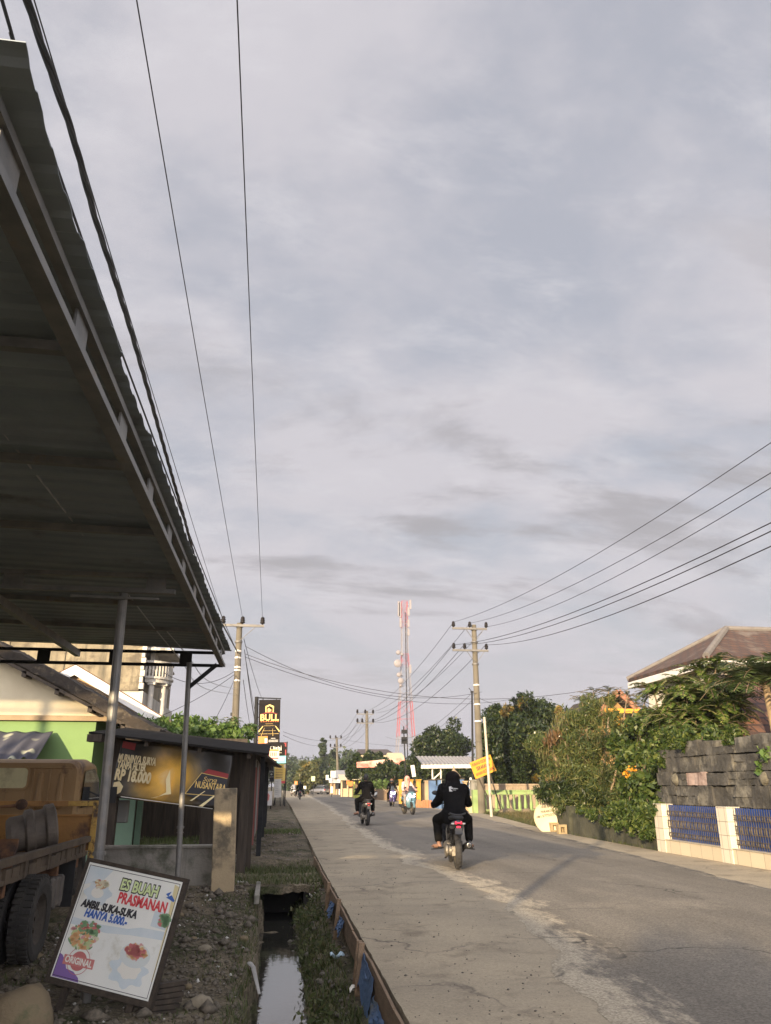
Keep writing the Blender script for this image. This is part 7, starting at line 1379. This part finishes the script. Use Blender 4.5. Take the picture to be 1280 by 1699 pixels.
def rider(loc, rz_, label, top_m, leg_m, veil=None, helmet=None, hair=False, spread=.0, vox=.012, bare_feet=True, dz=0.0, veil_drape=.30, group=None, turn=0.0, sleeve=1.0, bulk=1.08, short=0):
    s = spread
    root_loc = Vector(loc); T = {}
    J = dict(pel=(0, -.32, .90), wst=(0, -.29, 1.06), chs=(0, -.22, 1.24), nkb=(0, -.16, 1.40-.05*short), hd=(0, -.10, 1.555-.075*short))
    for sd_, k in ((-1, 'l'), (1, 'r')):
        J['sh'+k] = (sd_*.175, -.19, 1.365-.04*short); J['el'+k] = (sd_*(.28-.02*short), -.01, 1.12); J['wr'+k] = (sd_*.325, .27, 1.045); J['hp'+k] = (sd_*.105, -.30, .875)
        J['kn'+k] = (sd_*(.20+.17*s), .14-.06*s, .80); J['an'+k] = (sd_*(.17+.20*s), .06-.20*s, .40+.02*s); J['to'+k] = (sd_*(.19+.30*s), .26-.22*s, .355)
    J = {k: Vector(v)+Vector((0, 0, dz)) for k, v in J.items()}
    # ---- body: one continuous surface with head, ears, nose, hands and feet
    m = MB(); c = m.cap
    c(J['pel'], J['wst'], .12, .105, 14); c(J['wst'], J['chs'], .105, .125, 14); c(J['chs'], J['nkb'], .12, .07, 12); c(J['nkb'], J['hd'], .055, .05, 12)
    hd_ = J['hd']; m.ell(hd_+Vector((0, .0, .035)), (.078, .098, .10)); m.ell(hd_+Vector((0, .045, -.05)), (.052, .055, .06)); m.ell(hd_+Vector((0, .10, -.005)), (.014, .022, .026)); m.ell(hd_+Vector((0, .088, -.052)), (.026, .014, .010)); m.ell(hd_+Vector((0, .082, .035)), (.055, .016, .012))
    for s_ in (-1, 1): m.ell(hd_+Vector((s_*.080, -.005, .0)), (.012, .024, .034))
    for k, s_ in (('l', -1), ('r', 1)):
        c(J['sh'+k], J['el'+k], .052, .042, 12); c(J['el'+k], J['wr'+k], .041, .027, 12)
        w0 = J['wr'+k]; g0 = Vector((s_*.315, .325, 1.025+dz)); m.ell(w0.lerp(g0+Vector((0, 0, .02)), .62), (.034, .05, .024))
        for f in range(4):
            gx = g0+Vector((s_*(-.042+.026*f), .012-.004*f, .0)); L_ = (.034, .038, .036, .028)[f]
            c(gx+Vector((0, -.02, .022)), gx+Vector((0, L_*.55, .026)), .0105, .0098, 8); c(gx+Vector((0, L_*.55, .026)), gx+Vector((0, L_*.9, -.006)), .0098, .009, 8); c(gx+Vector((0, L_*.9, -.006)), gx+Vector((0, L_*.3, -.026)), .009, .008, 8)
        tb_ = g0+Vector((-s_*.058, -.012, .006)); c(w0.lerp(g0, .5)+Vector((-s_*.022, 0, 0)), tb_, .013, .011, 8); c(tb_, tb_+Vector((-s_*.004, .03, -.018)), .011, .009, 8)
        c(J['hp'+k], J['kn'+k], .085, .058, 12); c(J['kn'+k], J['an'+k], .055, .036, 12); an, to = J['an'+k], J['to'+k]
        heel = an+(an-to).normalized()*.05+Vector((0, 0, -.05)); c(an, heel, .036, .032, 10); c(heel, to, .034, .036, 10); d = (to-heel).normalized(); sd2 = Vector((d.y, -d.x, 0)).normalized()
        for f in range(5): tt = to+sd2*(-.034+.017*f); c(tt, tt+d*(.045-.006*f), .0125-.001*f, .010-.001*f, 8)
    body = m.build('person', skin, None, smooth=True); soft(body, vox*.8, 2); body.location = root_loc; body.rotation_euler = (0, 0, rz_); tag(body, label, 'person', group)
    def cl(m, name, mt, it=3, v=None): o = m.build(name, mt, body, smooth=True); return soft(o, v or vox, it)
    for s_ in (-1, 1):
        m = MB(); m.ell(hd_+Vector((s_*.032, .090, .016)), (.012, .008, .008), None, 10, 6); m.build('eye', black_pl, body, smooth=True)
    # ---- jacket or shirt
    m = MB(); B_ = bulk; c = lambda p_, q_, a_, b_, n_: m.cap(p_, q_, a_*B_, b_*B_, n_); c(J['pel']+Vector((0, -.02, -.02)), J['wst'], .165, .15, 16); c(J['wst'], J['chs'], .15, .165, 16); c(J['chs'], J['nkb']+Vector((0, 0, -.05)), .155, .11, 14); c(J['shl'], J['shr'], .082, .082, 14); c(J['nkb']+Vector((0, -.01, -.03)), J['nkb']+Vector((0, 0, .02)), .085, .065, 14)
    c(J['pel']+Vector((-.07, -.03, -.02)), J['pel']+Vector((.07, -.03, -.02)), .135, .135, 14)
    for k, s_ in (('l', -1), ('r', 1)):
        e = J['el'+k]; c(J['chs']+Vector((s_*.07, 0, 0)), J['sh'+k], .12, .085, 12); c(J['sh'+k], e, .082, .066, 12); c(e, e.lerp(J['wr'+k], .95*sleeve if sleeve > .5 else .1), .066, .050, 12)
    m.v = [(x, y, z+.006*math.sin(z*70+x*14)) for x, y, z in m.v]; jk = cl(m, 'jacket', top_m, 2)
    ct = bpy.data.textures.get('folds') or bpy.data.textures.new('folds', 'CLOUDS'); ct.noise_scale = .13; dm = jk.modifiers.new('folds', 'DISPLACE'); dm.texture = ct; dm.strength = .028; dm.mid_level = .5
    # ---- trousers
    m = MB(); c = m.cap; c(J['pel']+Vector((-.07, -.01, -.03)), J['pel']+Vector((.07, -.01, -.03)), .14, .14, 14)
    for k, s_ in (('l', -1), ('r', 1)):
        h, kn, an = J['hp'+k], J['kn'+k], J['an'+k]; c(h, kn, .112, .085, 14); c(kn, kn.lerp(an, .80), .085, .072, 14)
    tr = cl(m, 'trousers', leg_m, 2); dm = tr.modifiers.new('folds', 'DISPLACE'); dm.texture = ct; dm.strength = .022; dm.mid_level = .5
    # ---- sandals
    for k in 'lr':
        an, to = J['an'+k], J['to'+k]; heel = an+(an-to).normalized()*.06+Vector((0, 0, -.092)); t2 = to+(to-an).normalized()*.05+Vector((0, 0, -.042)); m = MB(); m.bar(heel, t2, .085, .018); m.bar(heel.lerp(t2, .68)+Vector((0, 0, .03)), heel.lerp(t2, .74)+Vector((0, 0, .055)), .09, .012); m.build('sandal', plast, body, bevel=.006)
    if veil:
        m = MB(); m.ell(hd_+Vector((0, -.03, .04)), (.135, .142, .125)); m.ell(hd_+Vector((0, -.045, -.05)), (.142, .126, .14)); c = m.cap; c(hd_+Vector((0, -.03, -.05)), J['nkb']+Vector((0, -.02, 0)), .135, .155, 16); c(J['nkb']+Vector((-.06, -.02, -.02)), J['nkb']+Vector((.06, -.02, -.02)), .10, .10, 14); c(J['nkb']+Vector((0, -.05, -.02)), J['chs']+Vector((0, -.10, .10-veil_drape*.3)), .11, .08, 14); c(J['nkb']+Vector((0, .05, -.03)), J['chs']+Vector((0, .13, .08-veil_drape*.5)), .09, .09, 14)
        v_ = cl(m, 'headscarf', veil, 9); dm = v_.modifiers.new('folds', 'DISPLACE'); dm.texture = ct; dm.strength = .02; dm.mid_level = .5
        m = MB(); m.ell(hd_+Vector((0, .068, .0)), (.062, .058, .078)); fc = m.build('face', skin, body, smooth=True); m = MB(); m.ell(hd_+Vector((0, .128, -.008)), (.013, .016, .020)); m.build('nose', skin, fc, smooth=True)
        for s_ in (-1, 1): m = MB(); m.ell(hd_+Vector((s_*.026, .117, .018)), (.012, .008, .007), None, 10, 6); m.build('eye', black_pl, fc, smooth=True)
        m = MB(); m.ell(hd_+Vector((0, .116, -.042)), (.022, .008, .007), None, 10, 6); m.build('mouth', mat('lip', (.32, .11, .09), None), fc, smooth=True)
    if helmet:
        m = MB(); m.ell(hd_+Vector((0, -.015, .055)), (.128, .142, .128)); m.ell(hd_+Vector((0, -.03, .0)), (.126, .125, .10)); h_ = cl(m, 'helmet', helmet, 3)
        def vs_(u, v): a = (u-.5)*2.2; r_ = .150; return (hd_.x+r_*.9*math.sin(a), hd_.y-.005+r_*1.02*math.cos(a), hd_.z+.075-.12*v)
        m = MB(); m.grid(vs_, 14, 4); o = m.build('visor', glass_dk, body, smooth=True); sm = o.modifiers.new('t', 'SOLIDIFY'); sm.thickness = .004
    if hair:
        m = MB(); m.ell(hd_+Vector((0, -.018, .055)), (.092, .106, .098)); m.ell(hd_+Vector((0, -.05, .0)), (.080, .07, .085)); cl(m, 'hair', hair_m, 2)
    return body
blk_cloth = mat('black_cloth', (.005, .005, .0055), (.011, .0105, .0105), 3, 1, .4, 60, spec=.05); blk_warm = mat('black_trouser_cloth', (.006, .0055, .005), (.013, .012, .011), 3, 1, .4, 60, spec=.05); veil_b = mat('black_headscarf_cloth', (.007, .0062, .006), (.014, .012, .0115), 3, 1, .3, 60, spec=.05)
pinkv = mat('salmon_headscarf_cloth', (.56, .25, .20), (.62, .30, .24), 3, .8); pinkt = mat('pale_pink_cloth', (.66, .44, .40), (.58, .38, .35), 3, .85); teal = mat('teal_scooter_paint', (.075, .15, .175), (.09, .17, .195), 3, .3, spec=.6, coat=.5); darkp = mat('black_scooter_paint', (.015, .015, .018), (.022, .022, .025), 3, .25, coat=.5); purp = mat('dark_purple_scooter_paint', (.05, .04, .12), (.07, .05, .15), 3, .3, coat=.5); whitep = mat('white_scooter_paint', (.70, .70, .68), None, rough=.3)
grn = mat('dark_grey_scooter_paint', (.05, .05, .048), (.07, .07, .065), 3, .4, coat=.3)
def road_z(x, y): a, b = aleft(y), aright(y); t = (x-a)/(b-a); return .012+.05*math.sin(math.pi*min(1, max(0, t)))-.004
p = gnd(762, 1445); x1, y1 = p.x+.06, p.y+.62
scooter((x1, y1, road_z(x1, y1)), R(-7), 'black scooter with a glowing red tail lamp ridden by the rider in the black headscarf', darkp, tail=True)
r1 = rider((x1, y1, road_z(x1, y1)), R(-7), 'rider seen from behind in black headscarf, black jacket and black trousers, with bare ankles', blk_cloth, blk_warm, veil=veil_b, spread=.5, vox=.010, veil_drape=.1, bulk=1.25, short=1.25, dz=-.05)
m = MB(); pr = [[(-.075, .03), (-.04, .035), (-.04, .026), (-.064, .022), (-.064, -.022), (-.035, -.022), (-.03, -.034), (-.075, -.034)], [(-.05, .016), (-.03, .02), (-.022, .004), (-.044, .0)], [(-.02, .012), (.05, .004), (.05, -.001), (-.02, .005)], [(-.028, -.010), (.02, -.012), (.02, -.018), (-.028, -.016)]]
for q in pr: m.add([(x*1.25, -.60, 1.27+z*1.25) for x, z in q], [tuple(range(len(q)))])
bm0 = m.build('back_print', mat('pale_print', (.45, .44, .42), None, rough=.7), r1); jk = [c for c in r1.children if c.name.startswith('jacket')][0]; sw = bm0.modifiers.new('sub', 'SUBSURF'); sw.subdivision_type = 'SIMPLE'; sw.levels = sw.render_levels = 3; sw = bm0.modifiers.new('wrap', 'SHRINKWRAP'); sw.target = jk; sw.wrap_method = 'PROJECT'; sw.use_project_y = True; sw.use_positive_direction = True; sw.use_negative_direction = False; sw.offset = .006
p = gnd(609, 1371); x2, y2 = p.x, p.y+.62
scooter((x2, y2, road_z(x2, y2)), R(2), 'grey scooter with rack ridden by the bareheaded rider in the middle of the road', grn)
r2_ = rider((x2, y2, road_z(x2, y2)), R(2), 'rider seen from behind with short black hair and a dark brown shirt', mat('dark_brown_cloth', (.008, .007, .0065), (.014, .012, .011), 3, 1, spec=.05), blk_warm, hair=True, spread=.55, vox=.012, dz=.02)
p = gnd(686, 1352); x3, y3 = p.x-.36, 39.2
scooter((x3, y3, road_z(x3, y3)), R(180+9), 'teal maxi scooter with lit headlight coming towards the viewer', teal, headlamp=True, screen=True, wide=1.35)
r3_ = rider((x3, y3, road_z(x3, y3)), R(180+9), 'woman in salmon headscarf and pale pink top riding towards the viewer', pinkt, mat('light_trousers', (.30, .26, .24), None), veil=pinkv, vox=.013, dz=.03)
p = gnd(648, 1339); x4, y4 = p.x+.05, 54.0
scooter((x4, y4, road_z(x4, y4)), R(180-1), 'dark purple scooter with twin lit headlights behind the teal scooter', purp, headlamp=True, screen=True, wide=1.2)
rider((x4, y4, road_z(x4, y4)), R(180-1), 'rider in dark jacket and brown helmet riding the dark purple scooter', blk_cloth, blk_warm, helmet=mat('brown_helmet', (.20, .09, .05), None, rough=.3), vox=.014, spread=.4)
p = gnd(497, 1325); x5, y5 = p.x-.15, 84.0
scooter((x5, y5, road_z(x5, y5)+.01), R(0), 'dark scooter far down the road at the left edge of the asphalt', darkp)
rider((x5, y5, road_z(x5, y5)+.01), R(0), 'distant rider all in black seen from behind at the left road edge', blk_cloth, blk_warm, helmet=plast, vox=.016, spread=.8)
x6, y6 = at(623, 1318, 81).x, 81
scooter((x6, y6, .02), R(100), 'white scooter parked sideways at the stick fence', whitep)
x7, y7 = at(487, 1318, 112).x, 112
scooter((x7, y7, .02), R(20), 'tiny white scooter farthest down the left road edge', whitep); rider((x7, y7, .02), R(20), 'tiny far rider in grey left of the distant rider in black', mat('grey_cloth', (.25, .25, .26), None), blk_warm, hair=True, vox=.02)
# ================================================================ silver car far down the road
cx, cyy_ = at(531, 1316, 128).x, 128.0
car = empty('parked_car', (cx, cyy_, .0), R(38), 'silver grey car turning off the far end of the road', 'car'); car.scale = (.85, .85, .85)
silver = mat('silver_car_paint', (.20, .20, .215), (.25, .25, .265), 2, .35, metal=.4, coat=.5)
m = hull([(-2.1, .62, .70, .22), (-2.0, .68, .80, .34), (-1.2, .70, .84, .40), (.6, .70, .84, .40), (1.5, .64, .82, .34), (2.05, .55, .74, .26), (2.15, .5, .6, .16)], 16, 4.5); m.build('body', silver, car, smooth=True)
m = hull([(-1.95, 1.05, .66, .10), (-1.6, 1.25, .68, .30), (-.6, 1.33, .68, .34), (.3, 1.30, .67, .31), (1.0, 1.05, .66, .10)], 16, 4.5); m.build('cabin_glass', glass_dk, car, smooth=True)
m = hull([(-1.7, 1.58, .58, .04), (-1.2, 1.62, .62, .06), (-.2, 1.62, .62, .06), (.25, 1.57, .58, .04)], 12, 4); m.build('roof', silver, car, smooth=True)
for sx in (-1, 1):
    for y in (-1.3, 1.35): m = MB(); m.lathe([(.0, -.1), (.2, -.11), (.32, -.08), (.33, 0), (.32, .08), (.2, .11), (0, .1)], (sx*.78, y, .33), RX, 20); m.build('wheel', black_pl, car)
    m = MB(); m.bx((sx*.55, -2.12, .74), (sx*.78, -2.04, .98)); m.build('tail_light', tail_off, car); m = MB(); m.bx((sx*.5, 2.0, .55), (sx*.74, 2.13, .68)); m.build('headlight', lamp_off, car)
m = MB(); m.bx((-.26, -2.16, .55), (.26, -2.12, .66)); m.build('number_plate', white_p, car)
# ================================================================ formwork, stakes and blue sheet along the slab edge; trash
m = MB()
for k in range(9):
    y0 = 4.3+k*1.45; y1 = y0+1.44; x0, x1_ = ledge(y0)-.028-.012*(k % 2), ledge(y1)-.028-.012*((k+1) % 2)
    m.bar((x0, y0, -.115), (x1_, y1, -.115+.008*math.sin(k*2)), .022, .215+.02*math.sin(k*3.1))
o = m.build('formwork_board', wood_md, bevel=.003); tag(o, 'weathered brown formwork board along the edge of the concrete slab', 'board')
for q, (px, py, Y0_) in enumerate(((612, 1600, 7.55), (603, 1590, 7.75), (578, 1522, 10.15), (566, 1478, 12.0))):
    y = Y0_; x = ledge(y)-.075; m = MB(); ln_ = .055 if q < 3 else .03; m.bar((x-.05, y+.02*q, -.58), (x+.01, y, .07+.02*(q == 2)-.02*(q == 1)), .05, .045); o = m.build('wooden_stake', wood_md, bevel=.004); tag(o, ['nearest brown wooden stake driven beside the slab edge', 'thin wooden stake right behind the nearest stake', 'wooden stake with frayed top halfway along the slab edge', 'farthest wooden stake by the slab edge'][q], 'stake', 'stakes along the slab edge')
blues = mat('faded_blue_sheet', (.06, .12, .24), (.09, .16, .29), 3, .6, .2, stain=((.12, .13, .13), 4, .60))
def drape(y0, y1, zt0, zt1, drop, seed, label, cr_=1.0):
    rg = random.Random(seed); ph = rg.uniform(0, 6)
    def f(u, v):
        y = y0+(y1-y0)*u+.08*v*math.sin(ph)+.03*nz(u*3, v*3, 2, seed); e = (.55+.45*abs(math.sin(u*3.1+ph))) if v > .3 else 1
        return (ledge(y)-.052-.05*v-cr_*(.035*abs(nz(u*4, v*3, 1.6, seed))+.02*abs(nz(u*9, v*8, 1.6, seed+3))), y, zt0+(zt1-zt0)*u-drop*v*e+.02*nz(u*5, v, 2, seed))
    m = MB(); m.grid(f, 22, 12); o = m.build('blue_sheet', blues, None); sm = o.modifiers.new('t', 'SOLIDIFY'); sm.thickness = .004; tag(o, label, 'plastic sheet', 'blue sheet scraps along the slab edge')
drape(6.75, 7.5, -.06, -.01, .32, 1, 'largest blue sheet scrap hanging beside the nearest stake', .25); drape(5.6, 6.7, -.20, -.14, .22, 2, 'narrow blue sheet strip hanging nearest the viewer'); drape(9.5, 10.0, -.06, -.07, .16, 4, 'blue sheet scrap below the stake with frayed top'); drape(10.9, 11.6, -.06, -.12, .16, 5, 'crumpled blue sheet scrap farthest along the slab edge')
for q, (px, py, z, s_, mt, lab) in enumerate(((596, 1668, -.42, .075, ink['ivory'], 'crumpled white wrapper on the drain bank'), (560, 1599, -.40, .07, ink['pale_blue'], 'shiny pale wrapper on the drain bank behind the crumpled one'), (520, 1500, -.38, .06, white_p, 'white plastic scrap in the weeds near the culvert'), (527, 1445, -.30, .05, white_p, 'round white scrap at the slab edge near the culvert'))):
    p = gnd(px, py, z); zz_ = ground_z(p.x, p.y); m = MB()
    def f(u, v): return (p.x+(u-.5)*s_*2.2, p.y+(v-.5)*s_*1.3+(u-.5)*s_, zz_+.03+.02*math.sin(u*9+q)+.018*math.sin(v*7+u*5))
    m.grid(f, 8, 6); o = m.build('wrapper', mt, None); sm = o.modifiers.new('t', 'SOLIDIFY'); sm.thickness = .002; tag(o, lab, 'litter', 'litter on the drain bank')
p = gnd(423, 1625, -.32); m = MB(); m.tube([(p.x-.06, p.y+.35, -.25), (p.x-.02, p.y+.1, -.24), (p.x+.05, p.y-.35, -.36)], [.028, .022, .012], 6, squash=.4); o = m.build('pale_stick', mat('bleached_wood', (.42, .41, .38), (.3, .29, .27), 5, .9), None); tag(o, 'bleached flat stick lying over the left lip of the drain', 'stick')
# culvert slab and drain kerb
m = MB()
def cs(u, v):
    x = -.9+1.72*u; y = 13.42+1.35*v+(1-v)*.09*nz(x, 0, 3.1, 6)+(1-v)*.05*nz(x, 0, 9, 6); return (x, y, -.135+.04*nz(x, y, 2.2, 4)+.03*nz(x, y, 7, 5)+.02*nz(x, y, 17, 6)+.05*v)
m.grid(cs, 70, 50); o = m.build('culvert_slab', mg, None); sm = o.modifiers.new('t', 'SOLIDIFY'); sm.thickness = .10; sm.offset = -1; tag(o, 'earth covered concrete slab bridging the drain beside the gate pillar', 'slab')
culvert_dark = mat('culvert_shade_black', (.014, .013, .011), (.024, .022, .018), 5, .7, .4)  # near-black lining colour stands in for the shade inside the culvert
m = MB(); m.bx((-.30, 13.5, -1.1), (-.14, 14.7, -.2)); m.build('culvert_wall', culvert_dark, o); m = MB(); m.bx((.54, 13.5, -1.1), (.70, 14.7, -.2)); m.build('culvert_wall', culvert_dark, o); m = MB(); m.bx((-.30, 14.62, -1.1), (.70, 14.75, -.16)); m.build('culvert_back', culvert_dark, o); m = MB(); m.bx((-.14, 13.5, -1.1), (.54, 14.62, -.66)); m.build('culvert_floor', culvert_dark, o)  # back wall added to keep daylight out of the opening
blades(lambda r: (r.uniform(-.7, .85), r.uniform(13.5, 16), 0), 2600, .09, .006, weed, 'culvert_grass', lambda x, y: max(-.12, ground_z(x, y)), 17, .7)
m = MB(); m.bar((-.17, 12.2, -.16), (-.17, 13.5, -.12), .07, .12); o = m.build('drain_kerb', conc_old, bevel=.01); tag(o, 'short broken concrete kerb on the left lip of the drain before the culvert', 'kerb')
# ================================================================ morning haze
hz = MB(); hz.bx((-460, -110, -3), (460, 700, 75)); hm = bpy.data.materials.new('haze'); hm.use_nodes = True; hnt = hm.node_tree; hnt.nodes.clear(); ho = hnt.nodes.new('ShaderNodeOutputMaterial'); hv = hnt.nodes.new('ShaderNodeVolumePrincipled'); hv.inputs['Density'].default_value = .00048; hv.inputs['Color'].default_value = (.86, .88, .94, 1); hv.inputs['Anisotropy'].default_value = .2; hnt.links.new(hv.outputs[0], ho.inputs['Volume'])
o = hz.build('haze', hm); tag(o, kind='stuff')
